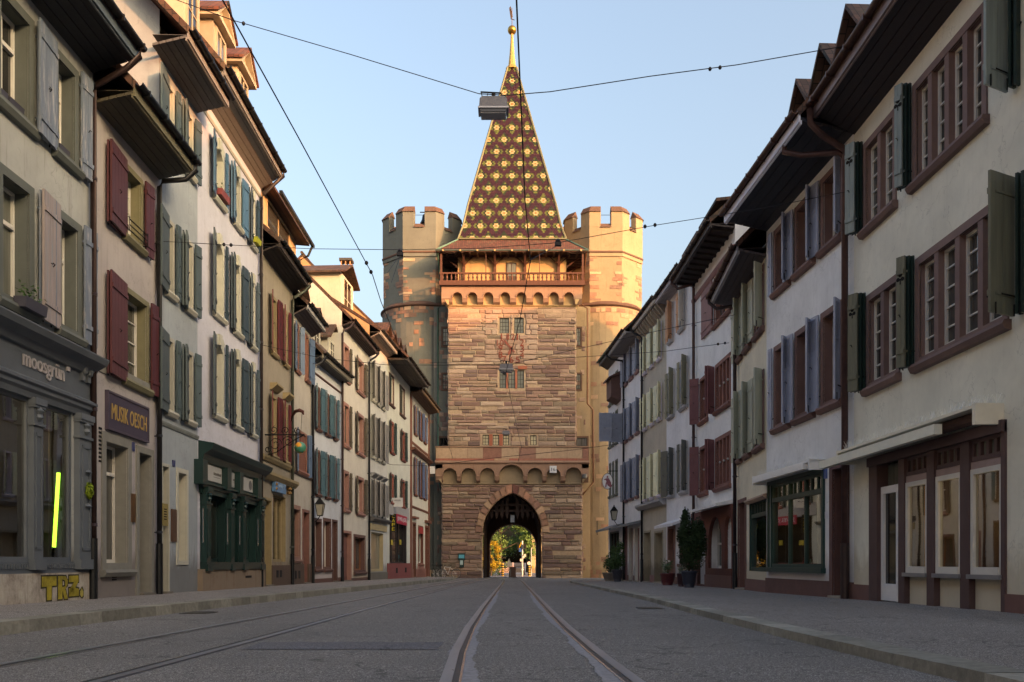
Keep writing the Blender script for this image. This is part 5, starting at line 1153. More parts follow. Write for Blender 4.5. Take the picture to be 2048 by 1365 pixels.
# round sign: plain figure emblem
t_ = thing('round_sign', 'round white hanging sign with a dark red figure emblem on an iron arm', 'shop sign', px2(1226, 963, 45)); Ys = 44; fc = Fr(px2(1215, 963, Ys), (1, 0, 0), (0, -1, 0)); N = 28
ring = lambda rx, rz: [(rx*math.cos(2*math.pi*k/N), rz*math.sin(2*math.pi*k/N)) for k in range(N)]
G().prism(fc, ring(.27, .40), -.05, 0).build('rim', solid((60, 48, 52), .5), t_); G().prism(fc, ring(.245, .37), -.0, .01).build('disc', solid((198, 196, 206), .5, .03), t_)
g = G(); [g.prism(fc, p, .011, .016) for p in ([(-.06, .2), (0, .28), (.05, .2), (0, .15)], [(-.1, .14), (.06, .15), (.15, -.02), (-.04, -.08)], [(-.18, .1), (-.08, .12), (-.02, .06), (-.15, .06)], [(-.06, -.05), (.16, -.02), (.2, -.2), (.02, -.24)], [(-.08, -.05), (-.03, -.08), (-.06, -.3), (-.12, -.3)], [(.06, -.2), (.2, -.18), (.22, -.26), (.1, -.3)])]; g.build('figure_emblem', solid((120, 70, 80), .5, .3, 20), t_)
G().tube([fc(0, 0, .4), fc(0, 0, .5), fc(.5, 0, .5)], .02, 6).build('arm', DARK, t_)

solid = _solid
# ------------------------------------------------------------ gate tower
TY = 66.0; TC = Vector((0, 70.7, 0)); GZT = gz(66)
tw = thing('gate_tower', 'medieval stone gate tower with patterned tile spire and two battlemented round towers', 'gate tower', (0, 70.7, GZT))
stone = tint_mat('sandstone_blocks', None, nscale=5, var=.22, bs=.7, bscale=14, bdist=.03)
m, t, b = mk('lime_mortar'); co = coords(t); b.inputs['Roughness'].default_value = .95
t.links.new(ramp(t, noise(t, co, 6, 6), [(.3, lin((150, 128, 106))), (.7, lin((178, 156, 130)))]), b.inputs['Base Color']); bump(t, b, noise(t, co, 20, 4), .4, .02); mortar = m
pst = plaster((156, 138, 112), .42, (112, 100, 78), bs=.5); dressed = plaster((148, 120, 102), .35, (110, 78, 66)); redst = plaster((100, 78, 68), .3, (90, 66, 58))
woodb = solid((88, 54, 40), .7, .2, 5, stretch=(5, 5, .8)); woodd = solid((58, 42, 36), .75, .2, 5); eavetile = tiles_mat((100, 58, 46), (72, 44, 36), 'eave_tiles'); verd = solid((92, 122, 110), .6, .2, 6, .2)
STN = [(150, 116, 96), (160, 126, 104), (174, 142, 116), (142, 110, 94), (184, 154, 126), (134, 108, 94), (168, 138, 110), (190, 162, 132), (152, 130, 104)]
def blocks(g, fr, x0, x1, z0, z1, rh=(.26, .42), bl=(.5, 1.7), excl=(), bulge=(.02, .08), mort=.03, seed=1, clip=None, pal=STN, gray=0):
    rn = random.Random(seed); z = z0
    DK = .78
    while z < z1-.12:
        h_ = min(rn.uniform(*rh), z1-z); 
        if z1-z-h_ < .12: h_ = z1-z
        x = x0+rn.uniform(-.6, 0); 
        while x < x1-.02:
            w = rn.uniform(*bl); a, c = max(x, x0), min(x+w, x1)
            segs = [(a, c)]
            for e0, e1, f0, f1 in excl:
                if z+h_*.7 > f0 and z+h_*.3 < f1:
                    segs = [s for p, q in segs for s in ((p, min(q, e0)), (max(p, e1), q)) if s[1]-s[0] > .06]
            if clip: segs = [s for p, q in segs for s in clip(p, q, z, z+h_) if s[1]-s[0] > .06]
            col = lin(rn.choice(pal)); col = sc((col[0]*.9, col[1]*.97, col[2]*1.14), DK*rn.uniform(.85, 1.15))
            if rn.random() < .07: segs = []
            for p, q in segs:
                b_ = rn.uniform(*bulge); mo = mort*rn.uniform(.5, 1.6); j = lambda: rn.uniform(-.015, .015)
                za, zb = z+mo/2, z+h_-mo/2; p_, q_ = p+mo/2, q-mo/2; i = min(.05, (q_-p_)*.2, (zb-za)*.25)
                o = [(p_+j(), za+j()), (q_+j(), za+j()), (q_+j(), zb+j()), (p_+j(), zb+j())]; n_ = [(o[0][0]+i, o[0][1]+i*.7), (o[1][0]-i, o[1][1]+i*.7), (o[2][0]-i, o[2][1]-i*.7), (o[3][0]+i, o[3][1]-i*.7)]
                O = [fr(u, .001, v) for u, v in o]; M = [fr(u, b_, v) for u, v in n_]
                mid = fr((p_+q_)/2+j()*3, b_+rn.uniform(0, .03), (za+zb)/2)
                for k in range(4): g.face([O[k], O[(k+1) % 4], M[(k+1) % 4], M[k]], sc(col, .92)); g.face([M[k], M[(k+1) % 4], mid], col)
            x += w
        z += h_
ZB = lambda y, Y: CZ+(HY-y)*Y/F
fr = Fr((0, TY, 0), (1, 0, 0), (0, -1, 0)); hw = 4.68
# main shaft
z_par = ZB(893, 65.1); z_top = ZB(609, 65.6)
WN = []   # windows on the shaft: (x0, x1, z0, z1, cols, rows, pane)
for p0, p1, y0, y1, c, r_ in ((999, 1018, 630, 667, 3, 5), (1028.5, 1047.5, 630, 667, 3, 5), (999, 1012, 741, 777, 2, 4), (1016.5, 1030, 741, 777, 2, 4), (1034.5, 1048, 741, 777, 2, 4), (965, 978, 870, 891, 2, 3), (985.5, 998, 870, 891, 2, 3), (1006, 1018, 870, 891, 2, 3), (1060.5, 1073, 871, 891, 2, 2)):
    WN.append(((p0-CX)*TY/F, (p1-CX)*TY/F, ZB(y1, TY), ZB(y0, TY), c, r_))
def plate(g, fr, x0, x1, z0, z1, holes, n=0, depth=.3, col=None):
    S = sorted({x0, x1, *[v for h_ in holes for v in h_[:2]]}); Z = sorted({z0, z1, *[v for h_ in holes for v in h_[2:4]]})
    for i in range(len(S)-1):
        for j in range(len(Z)-1):
            cs, cz = (S[i]+S[i+1])/2, (Z[j]+Z[j+1])/2
            if not any(h_[0] < cs < h_[1] and h_[2] < cz < h_[3] for h_ in holes): g.face([fr(S[i], n, Z[j]), fr(S[i+1], n, Z[j]), fr(S[i+1], n, Z[j+1]), fr(S[i], n, Z[j+1])], col)
    for a, b_, c, d in [h_[:4] for h_ in holes]:
        for p, q in (((a, c), (a, d)), ((a, d), (b_, d)), ((b_, d), (b_, c)), ((b_, c), (a, c))): g.face([fr(p[0], n, p[1]), fr(q[0], n, q[1]), fr(q[0], n-depth, q[1]), fr(p[0], n-depth, p[1])], col)
g = G(); plate(g, fr, -hw, hw, 6.2, z_top+.3, WN)
for x in (-hw, hw): g.face([(x, 66, 4.5), (x, 75.4, 4.5), (x, 75.4, z_top+.3), (x, 66, z_top+.3)])
g.face([(-hw, 75.4, -2), (hw, 75.4, -2), (hw, 75.4, z_top+.3), (-hw, 75.4, z_top+.3)]) if False else None
g.face([(-hw, 75.4, 4.8), (hw, 75.4, 4.8), (hw, 75.4, z_top+.3), (-hw, 75.4, z_top+.3)])
sh_ = g.build('shaft', mortar, tw)
g = G(); ck = (-1.15, 1.15, ZB(727, TY), ZB(668, TY))
ex = [(w[0]-.12, w[1]+.12, w[2]-.1, w[3]+.1) for w in WN]
blocks(g, fr, -hw, hw, z_par-.1, z_top-.9, excl=ex, seed=3, rh=(.19, .36), bl=(.5, 1.9))
for sx in (-1, 1): blocks(g, Fr((sx*hw, 66+(0 if sx > 0 else 0), 0), (0, 1, 0), (sx, 0, 0)), 0, 9.4, z_par-.1, z_top-.2, seed=11+sx)
g.build('shaft_masonry', stone, sh_)
g = G(); blocks(g, fr, -hw, hw, z_top-.9, z_top-.02, excl=(), seed=23, rh=(.25, .34), bl=(.5, 1.6), pal=[(176, 136, 108), (186, 150, 118), (168, 130, 102), (190, 156, 124)], bulge=(.01, .03), mort=.02)
blocks(g, fr, -2.0, 1.9, ZB(727, TY)-.02, ZB(612, TY)-.3, excl=ex, seed=31, rh=(.3, .42), bl=(.6, 1.5), pal=[(180, 146, 120), (188, 156, 128), (174, 140, 114), (192, 162, 134)], bulge=(.075, .085), mort=.015)
g.build('dressed_stone', stone, sh_)
rng = random.Random(5)
def lattice_window(x0, x1, z0, z1, c, r_, fr, root, pane='grey', n=-.12):
    g = G(); w = .05
    for q in ((x0, x0+w, z0, z1), (x1-w, x1, z0, z1), (x0+w, x1-w, z1-w, z1), (x0+w, x1-w, z0, z0+w)): g.box(fr, q[0], q[1], n-.02, n+.05, q[2], q[3])
    for k in range(1, c): x = x0+(x1-x0)*k/c; g.box(fr, x-.018, x+.018, n, n+.03, z0+w, z1-w)
    for k in range(1, r_): z = z0+(z1-z0)*k/r_; g.box(fr, x0+w, x1-w, n+.002, n+.026, z-.015, z+.015)
    o = g.build('window', solid((46, 44, 36), .6), root); G().box(fr, x0+.02, x1-.02, n-.03, n, z0+.02, z1-.02).build('pane', pane_mat(pane), o); return o
for k, w in enumerate(WN): lattice_window(*w, fr, tw, 'grey' if k < 5 else 'warm')
g = G()
for a, b_ in ((1012.5, 1016), (1030.5, 1034)): g.box(fr, (a-CX)*TY/F, (b_-CX)*TY/F, -.1, .04, ZB(778, TY), ZB(739, TY))
for a, b_ in ((978.5, 985), (998.5, 1005.5)): g.box(fr, (a-CX)*TY/F, (b_-CX)*TY/F, -.1, .04, ZB(892, TY), ZB(869, TY))
g.box(fr, (1036-CX)*TY/F, (1054-CX)*TY/F, 0, .1, ZB(739, TY), ZB(733, TY)); g.build('mullions', plaster((156, 96, 76), .2), tw)
# painted clock
g = G(); red = solid((128, 58, 42), .8, .2, 10)
ckf = []
for s_, x, y in (('12', 1023, 674.5), ('11', 1008.5, 674.5), ('1', 1034.5, 675), ('10', 1000.5, 687), ('2', 1044, 686), ('9', 1001, 697.5), ('3', 1044, 698.5), ('8', 1001, 710.5), ('4', 1044, 711.5), ('7', 1009, 719.5), ('6', 1023, 720.5), ('5', 1035.5, 720.5)):
    wd = .3 if len(s_) == 1 else .5; wd = .1 if s_ == '1' else wd; X = (x-CX)*TY/F; Z = ZB(y, TY); t_ = textg(s_, fr, X-wd/2, X+wd/2, Z-.23, Z+.23, .118, .128)
    i0 = len(g.v); g.v += t_.v; g.f += [tuple(i0+q for q in ff) for ff in t_.f]; g.c += t_.c
ckf = g.build('clock_numerals', red, tw)
def hand(x0, y0, x1, y1, w, name):
    a = Vector(((x0-CX)*TY/F, ZB(y0, TY))); b_ = Vector(((x1-CX)*TY/F, ZB(y1, TY))); d = (b_-a).normalized(); n_ = Vector((-d.y, d.x))*w
    G().prism(fr, [tuple(a-n_), tuple(a+(b_-a)*.75-n_*1.8), tuple(b_), tuple(a+(b_-a)*.75+n_*1.8), tuple(a+n_)], .13, .15).build(name, solid((130, 70, 56), .7), tw)
hand(1029, 706, 1006, 679, .045, 'clock_hand'); hand(1025, 694, 1016, 712, .06, 'clock_hand')
# arcaded friezes
def arcade(fr, x0, x1, zb, zt, arcs, spring_y, proud, back, mat, matb, name, corb=.16):
    """machicolation frieze: arcs = (xa, xb, z_spring); piers end in rounded corbels"""
    g = G(); x = x0; K = 12
    for xa, xb, zs in arcs:
        g.box(fr, x, xa, back, proud, zs, zt) if xa > x else None
        # corbel under pier
        if xa > x: 
            pw = xa-x; g.prof(fr, [(back, zb+.05), (proud*.35+back*.65, zb+.05), (proud*.8+back*.2, zb+.18), (proud, zs-.1), (proud, zs+.001), (back, zs+.001)], x if x > x0 else x0, xa)
            g.tube([fr(x+pw*.0 if x > x0 else x0, proud-.08, zs-.06), fr(xa, proud-.08, zs-.06)], .11, 8)
        r = (xb-xa)/2; c = (xa+xb)/2; ry = min(r, zt-zs-.1)
        for k in range(K):
            t0, t1 = math.pi*(1-k/K), math.pi*(1-(k+1)/K); xa_, xb_ = c+r*math.cos(t0), c+r*math.cos(t1)
            g.prism(fr, [(xa_, zs+ry*math.sin(t0)), (xb_, zs+ry*math.sin(t1)), (xb_, zt), (xa_, zt)], back, proud)
            r2 = 1.1; g.prism(fr, [(xa_, zs+ry*math.sin(t0)), (xb_, zs+ry*math.sin(t1)), (c+(xb_-c)*r2, zs+ry*r2*math.sin(t1)), (c+(xa_-c)*r2, zs+ry*r2*math.sin(t0))], proud, proud+.05)
        x = xb
    g.box(fr, x, x1, back, proud, arcs[-1][2], zt); g.prof(fr, [(back, zb+.05), (proud*.35+back*.65, zb+.05), (proud, arcs[-1][2]-.1), (proud, arcs[-1][2]+.001), (back, arcs[-1][2]+.001)], x, x1)
    o = g.build(name, mat, tw); return o
YT = 65.56; frT = Fr((0, YT, 0), (1, 0, 0), (0, -1, 0)); X = lambda p, Y: (p-CX)*Y/F
zt1, zb1 = ZB(572, YT), ZB(609, YT)
arcs = [(X(c-10.5, YT), X(c+9.5, YT), ZB(595, YT)) for c in (915, 945, 977, 1010.5, 1043, 1077, 1108, 1138)]
arcade(frT, -5.14, 5.1, zb1, zt1, arcs, 0, 0, -.42, dressed, dressed, 'upper_frieze'); lit_plaster = plaster((180, 152, 112), .25)
g = G(); g.box(fr, -hw-.02, hw+.02, -.05, .03, zb1-.1, zt1); g.prof(fr, [(.03, zb1-.06), (.14, zb1), (.14, zb1+.06), (.03, zb1+.08)], -hw-.1, hw+.1)
g.box(Fr((0, 70.7, 0), (1, 0, 0), (0, 1, 0)), -5.13, 5.09, -5.1, 5.1, zt1-.03, zt1+.02)
for sx in (-1, 1): 
    g.prof(Fr((sx*4.7, 66, 0), (0, 1, 0), (sx, 0, 0)), [(-.1, zb1), (.02, zb1), (.43, zb1+.8), (.43, zt1), (-.1, zt1)], -.42, 9.8)
g.build('frieze_back', lit_plaster, tw)
# balcony floor, balustrade, posts, room wall
zf0 = ZB(571, YT); zf1 = ZB(566, YT-.1)
g = G(); cf = Fr((0, 70.7, 0), (1, 0, 0), (0, 1, 0)); g.box(cf, -5.22, 5.22, -5.3, 5.3, zf0-.02, zf1+.03); g.box(cf, -5.3, 5.3, -5.38, -5.24, zf0-.05, zf1+.08); g.build('balcony_floor', woodb, tw)
zr = ZB(545, YT-.15)
frB = Fr((0, YT-.08, 0), (1, 0, 0), (0, -1, 0)); g = G(); g.box(frB, -5.28, 5.28, -.08, .08, zr-.11, zr); g.box(frB, -5.28, 5.28, -.06, .06, zf1+.08, zf1+.16)
for sx in (-1, 1): g.box(Fr((sx*5.2, 65.6, 0), (0, 1, 0), (1, 0, 0)), 0, 10, -.07, .07, zr-.11, zr)
bal_ = g.build('balustrade', woodb, tw)
nb = 33
for k in range(nb):
    x = -5.05+10.1*k/(nb-1); h_ = zr-.11-zf1-.16; q = G()
    q.lathe(frB(x, 0, zf1+.16), [(.07, 0), (.07, .05), (.04, .08), (.035, h_*.2), (.085, h_*.45), (.05, h_*.75), (.035, h_*.85), (.07, h_*.95), (.07, h_)], 8)
    q.build('baluster', woodb, bal_, True)
for sx in (-1, 1):
    q = G()
    for k in range(22): q.lathe((sx*5.2, 66+k*.42, zf1+.1), [(.06, 0), (.035, .1), (.08, .3), (.035, .5), (.06, zr-.11-zf1-.1)], 6)
    q.build('side_balusters', woodb, bal_, True)
zE = ZB(501, 65.2); zS = ZB(479.5, 66.77)
g = G(); rw = 4.0; g.box(cf, -rw, rw, -4.25, 4.25, zf1, zE+1.0); g.build('lookout_room', plaster((186, 150, 106), .25), tw)
frR = Fr((0, 70.7-4.25, 0), (1, 0, 0), (0, -1, 0)); Yr = 66.45
g = G(); g.box(frR, X(1012.5, Yr), X(1033, Yr), 0, .05, zf1, ZB(526, Yr)); o_ = g.build('balcony_door', solid((70, 56, 50), .7), tw); g = G(); [g.box(frR, X(a, Yr), X(b_, Yr), .05, .07, ZB(553, Yr), ZB(529, Yr)) for a, b_ in ((1014.5, 1022), (1023.5, 1031))]; g.build('pane', pane_mat('grey'), o_)
g = G()
for p in (928, 990, 1050, 1117):
    x = X(p, Yr); g.box(frR, x-.1, x+.1, .02, .24, zf1, zE+.2)
    for s1 in (-1, 1): g.prism(frR, [(x+s1*.1, ZB(531, Yr)), (x+s1*.1, ZB(527, Yr)), (x+s1*.95, zE+.1), (x+s1*.8, zE+.1)], .06, .2)
    g.prof(frR, [(.24, ZB(536, Yr)), (.24, ZB(531, Yr)), (1.1, zE+.05), (1.0, zE-.05)], x-.07, x+.07)
for sx in (-1, 1): 
    g.box(frB, sx*5.15-.07, sx*5.15+.07, -.07, .07, zf1, zE)
    for k in range(5): yy = 66.5+k*2; g.prism(Fr((0, yy, 0), (1, 0, 0), (0, 1, 0)), [(sx*rw, zE-.9), (sx*rw, zE-.7), (sx*5.3, zE+.05), (sx*5.1, zE+.05)], 0, .12)
for x in (-1.9, 2.0): g.tube([frB(x, 0, zf1), frB(x, 0, zE)], .03, 6)
g.box(frR, -rw, rw, .0, .2, zE-.1, zE+.1); g.build('roof_posts', woodb, tw)
# roof: skirt, rafters, tiled spire
b0 = 5.5; a0 = 3.93
def ring_(a, z): return [Vector((-a, 70.7-a, z)), Vector((a, 70.7-a, z)), Vector((a, 70.7+a, z)), Vector((-a, 70.7+a, z))]
g = G(); E = ring_(b0, zE); S_ = ring_(a0, zS); E2 = ring_(b0-.02, zE-.1); S2 = ring_(a0, zS-.12)
for k in range(4): q = (k+1) % 4; g.face([E[k], E[q], S_[q], S_[k]]); g.face([E2[k], E2[q], S2[q], S2[k]]); g.face([E[k], E[q], E2[q], E2[k]])
sk = g.build('skirt_roof', eavetile, tw)
g = G(); 
for k in range(4): q = (k+1) % 4; g.tube([E[k]+Vector((0, 0, .0)), E[q]+Vector((0, 0, 0))], .06, 6)
g.build('eaves_gutter', solid((90, 100, 92), .5, .2, 6, .4), tw)
for k in range(4): G().tube([E[k]+Vector((0, 0, .04)), S_[k]+Vector((0, 0, .05))], .06, 6).build('hip_flashing', verd, tw)
g = G()
for k in range(20):
    x = -5.3+10.6*k/19
    g.box(cf, x-.06, x+.06, -5.42, -4.2, zE-.16, zE-.02)
    for sx in (-1, 1): g.box(cf, *(sorted((sx*5.42, sx*4.0))), x-.06, x+.06, zE-.16, zE-.02)
g.box(cf, -5.4, 5.4, -5.4, -4.2, zE-.02, zE+.02); g.build('rafters', woodd, tw)
g = G(); [g.box(Fr((0, 65.15, 0), (1, 0, 0), (0, -1, 0)), -5.0+k*1.25-.06, -5.0+k*1.25+.06, 0, .12, zE-.1, zE+.02) for k in range(9)]; g.build('snow_hooks', solid((170, 150, 100), .6), tw)
PROF = [(3.98, zS+.02), (3.62, zS+1.15), (3.26, 27.45), (.31, ZB(135, 70.4))]
def prof_a(z):
    for (a1, z1), (a2, z2) in zip(PROF, PROF[1:]):
        if z <= z2: return a1+(a2-a1)*(z-z1)/(z2-z1)
    return PROF[-1][0]
GB = lin((56, 29, 31)); GD = lin((44, 52, 26)); GL = lin((88, 94, 40)); CRM = lin((170, 150, 110)); ORG = lin((190, 100, 44)); YEL = lin((130, 126, 60))
rh_ = 27.6/F*67.5/8; twd = 31.4/F*67.5/8; z0_ = ZB(452, 67)   # lattice: 8 tile rows vertically, 8 tiles horizontally
spm = tint_mat('glazed_tiles', None, .35, nscale=9, var=.3, bs=.15, spec=.5)
for face in range(4):
    ang = face*math.pi/2; ux = Vector((math.cos(ang), math.sin(ang), 0)); vx = Vector((math.sin(ang), -math.cos(ang), 0)); c0 = Vector((0, 70.7, 0)); g = G(); rn = random.Random(face)
    r_ = -9; zz = PROF[0][1]; row0 = round((z0_-zz)/rh_); nrow = int((PROF[-1][1]-zz)/rh_)
    for r_ in range(nrow):
        za = zz+r_*rh_; zb = za+rh_*1.25; aa, ab = prof_a(za), prof_a(min(zb, PROF[-1][1])); off = (r_-row0) % 2
        n = int(aa/twd)+2
        for k in range(-n, n+1):
            xc = (k+.5*off)*twd; x0, x1 = max(xc-twd*.49, -aa), min(xc+twd*.49, aa)
            if x1-x0 < twd*.1: continue
            x0b, x1b = max(x0, -ab), min(x1, ab)
            if x1b < x0b: continue
            # nearest lattice point: rows every 8 rows, offset by 4 tiles every other
            best = None; R_ = r_-row0; LV = 8
            for lr in (math.floor(R_/LV)*LV, math.floor(R_/LV)*LV+LV):
                sh2 = 4 if (lr//LV) % 2 else 0
                cx_ = round((xc/twd-sh2)/8)*8+sh2; dx = xc/twd-cx_; dy = R_-lr; m_ = abs(dx)/3.05+abs(dy)/5.7
                if best is None or m_ < best[0]: best = (m_, dx, dy)
            m_, dx, dy = best; hd = max(abs(dy), abs(dx)+abs(dy)/2)
            if hd < .6: c = ORG
            elif hd < 1.6: c = CRM
            elif m_ < 1: c = GL if m_ > .72 else GD if rn.random() < .6 else GL
            else: c = sc(GB, rn.uniform(.75, 1.25))
            if hd >= 1.6 and m_ < 1: c = sc(c, rn.uniform(.8, 1.15))
            lift = .035; g.face([c0+ux*x0+vx*(aa+lift)+Vector((0, 0, za)), c0+ux*x1+vx*(aa+lift)+Vector((0, 0, za)), c0+ux*x1b+vx*(ab+.004)+Vector((0, 0, zb)), c0+ux*x0b+vx*(ab+.004)+Vector((0, 0, zb))], c)
    g.build('spire_face', spm, tw)
g = G()
for sx, sy in ((-1, -1), (1, -1), (1, 1), (-1, 1)): g.tube([Vector((sx*(a+.02), 70.7+sy*(a+.02), z)) for a, z in PROF], .085, 6)
for k in range(2): g.box(cf, -4.05, 4.05, *((-4.1, -3.95) if k == 0 else (3.95, 4.1)), zS-.02, zS+.07)
rib = solid((112, 110, 84), .5, .15, 5, .25); g.build('hip_ribs', rib, tw)
zt0 = PROF[-1][1]
g = G(); g.lathe((0, 70.7, 0), [(.5, zt0-.05), (.52, zt0+.02), (.42, zt0+.08), (.3, zt0+.3), (.2, zt0+1.2), (.12, zt0+2.3), (.1, zt0+3.0)], 8, ph=.5); g.build('finial_cone', solid((196, 160, 90), .4, .15, 5, .5), tw)
zb_ = ZB(61, 70.7); goldm = solid((196, 150, 66), .22, .1, 4, .9, 0); rb_ = .345
g = G(); g.lathe((0, 70.7, zb_), [(max(.01, rb_*math.cos(R(q))), rb_*math.sin(R(q))) for q in range(-90, 91, 10)], 20); g.build('gilded_ball', goldm, tw, True)
g = G(); zv = zb_+.3; g.tube([(0, 70.7, zv), (0, 70.7, zv+1.45)], .03, 6); fv = Fr((0, 70.7, 0), (1, 0, 0), (0, -1, 0)); g.prism(fv, [(-.1, zv+.6), (-.22, zv+1.4), (-.0, zv+1.2), (.06, zv+.75)], -.015, .015); g.prism(fv, [(-.22, zv+1.45), (-.1, zv+1.6), (-.05, zv+1.3), (-.12, zv+1.2)], -.015, .015); g.tube([fv(-.1, 0, zv+.6), fv(.2, 0, zv+.5)], .03, 5); g.build('weather_vane', solid((90, 70, 56), .5, .2, 6, .6), tw)
# lower frieze, parapet, base with pointed arch
YB = 65.6; YP = 65.1; frF = Fr((0, YB, 0), (1, 0, 0), (0, -1, 0)); frP = Fr((0, YP, 0), (1, 0, 0), (0, -1, 0))
zp0, zp1 = ZB(926, YP), ZB(893, YP); zfb = ZB(966, YP); xl, xr = X(871, YP), X(1177.5, YP)
g = G(); g.box(frP, xl, xr, -.9, 0, zp0, zp1); g.box(frP, xl-.02, xr+.02, -.9, .08, zp1-.07, zp1); g.prof(frP, [(0, zp0-.1), (.12, zp0), (.12, zp0+.07), (0, zp0+.16)], xl-.05, xr+.05)
for sx, xx in ((-1, xl), (1, xr)): g.box(Fr((xx, 65.1, 0), (0, 1, 0), (sx, 0, 0)), 0, 3.2, -.5, 0, zp0-.4, zp1)
g.build('parapet', dressed, tw)
g = G(); rn = random.Random(8); x = xl+.02; k = 0
while x < xr-.3:
    w = rn.uniform(1.1, 1.35); x1 = min(x+w, xr-.02); c = lin(((136, 98, 84), (166, 142, 118), (140, 106, 92))[k % 3 if k % 2 else 1]); g.box(frP, x+.015, x1-.015, 0, .02, zp0+.32, zp1-.1, sc(c, rn.uniform(.9, 1.1))); x = x1; k += 1
x = xl+.02
while x < xr-.3: w = rn.uniform(.6, 1.8); x1 = min(x+w, xr-.02); g.box(frP, x+.01, x1-.01, 0, .02, zp0+.17, zp0+.3, lin(rn.choice(((158, 100, 84), (176, 146, 118), (150, 106, 90))))); x = x1
g.build('parapet_slabs', stone, tw)
zsp = ZB(951, YP)
arcs = [(X(a, YP), X(b_, YP), zsp) for a, b_ in ((885.5, 914), (922.5, 952), (960, 989.5), (998.5, 1047), (1055, 1085), (1093, 1121), (1131, 1163))]
arcade(frP, xl, xr, zfb, zp0-.02, arcs, 0, 0, -.46, dressed, dressed, 'lower_frieze')
g = G(); g.box(frF, X(884, YB), X(1164, YB), -.1, .02, zfb-.1, zp0); g.prof(frF, [(.02, zfb-.1), (.1, zfb-.05), (.1, zfb+.02), (.02, zfb+.05)], X(884, YB)-.05, X(1164, YB)+.05)
for sx, xx in ((-1, X(884, YB)), (1, X(1164, YB))): g.prof(Fr((xx, 65.6, 0), (0, 1, 0), (sx, 0, 0)), [(0, zfb), (.1, zfb+.1), (.46, zsp), (.455, zp0-.01), (0, zp0-.01)], -.44, 3)
g.build('frieze_back', pst, tw)
# arch outline: springing at y 1066, apex y 986
za0 = GZT-.6; zsprg = ZB(1066, YB); zapx = ZB(986.5, YB); xa0, xa1 = X(965, YB), X(1084, YB); cxa = (xa0+xa1)/2; hwA = (xa1-xa0)/2; H_ = zapx-zsprg
Rr = (hwA**2+H_**2)/(2*hwA)
def arch_pts(hw_, H2, zs, n=12):
    R_ = (hw_**2+H2**2)/(2*hw_) if H2 > hw_ else None
    pts = []
    if R_ and R_ > hw_:
        am = math.asin(H2/R_)
        for k in range(n+1): a = am*k/n; pts.append((-hw_+R_-R_*math.cos(a), zs+R_*math.sin(a)))
        L_ = pts; return L_+[(-x, z) for x, z in reversed(L_[:-1])]
    return [(-hw_*math.cos(math.pi*k/(2*n)), zs+H2*math.sin(math.pi*k/(2*n))) for k in range(2*n+1)]
AP = [(cxa+x, z) for x, z in arch_pts(hwA, H_, zsprg)]
bx0, bx1 = X(884, YB), X(1164.5, YB)
def arch_plate(g, fr, x0, x1, zb, zt, pts, n, depth, ):
    g.face([fr(x0, n, zb), fr(pts[0][0], n, zb), fr(pts[0][0], n, zt), fr(x0, n, zt)]); g.face([fr(pts[-1][0], n, zb), fr(x1, n, zb), fr(x1, n, zt), fr(pts[-1][0], n, zt)])
    for (xa, z_a), (xb, z_b) in zip(pts, pts[1:]):
        g.face([fr(xa, n, z_a), fr(xb, n, z_b), fr(xb, n, zt), fr(xa, n, zt)]); g.face([fr(xa, n, z_a), fr(xb, n, z_b), fr(xb, n-depth, z_b), fr(xa, n-depth, z_a)])
    for xx, z_ in (pts[0], pts[-1]): g.face([fr(xx, n, zb), fr(xx, n, z_), fr(xx, n-depth, z_), fr(xx, n-depth, zb)])
g = G(); arch_plate(g, frF, bx0, bx1, za0, zfb+.1, AP, 0, .8)
for xx in (bx0, bx1): g.face([(xx, 65.6, za0), (xx, 69.5, za0), (xx, 69.5, zfb+.2), (xx, 65.6, zfb+.2)])
bs_ = g.build('base', mortar, tw)
ring_out = .55
def clipA(p, q, z0, z1):
    zm = (z0+z1)/2
    if zm < zsprg: hwz = hwA+.02
    elif zm < zapx+ring_out:
        pp = arch_pts(hwA+ring_out*.9, H_+ring_out, zsprg); hwz = 0
        for (xa, z_a), (xb, z_b) in zip(pp[:13], pp[1:13]):
            if z_a <= zm <= z_b: hwz = -(xa+(xb-xa)*(zm-z_a)/(z_b-z_a+1e-6))
    else: return [(p, q)]
    return [(p, min(q, cxa-hwz)), (max(p, cxa+hwz), q)]
g = G(); blocks(g, frF, bx0, bx1, GZT-.4, zfb-.1, excl=(), seed=17, rh=(.2, .38), bl=(.5, 2.0), clip=clipA, bulge=(.03, .1))
for sx, xx in ((-1, bx0), (1, bx1)): blocks(g, Fr((xx, 65.6, 0), (0, 1, 0), (sx, 0, 0)), 0, 3.5, GZT-.4, zfb-.1, seed=19)
g.build('base_masonry', stone, bs_)
g = G(); pi = arch_pts(hwA, H_, zsprg, 9); po = arch_pts(hwA+ring_out, H_+ring_out*1.1, zsprg, 9); rn = random.Random(12); nv = len(pi)-1
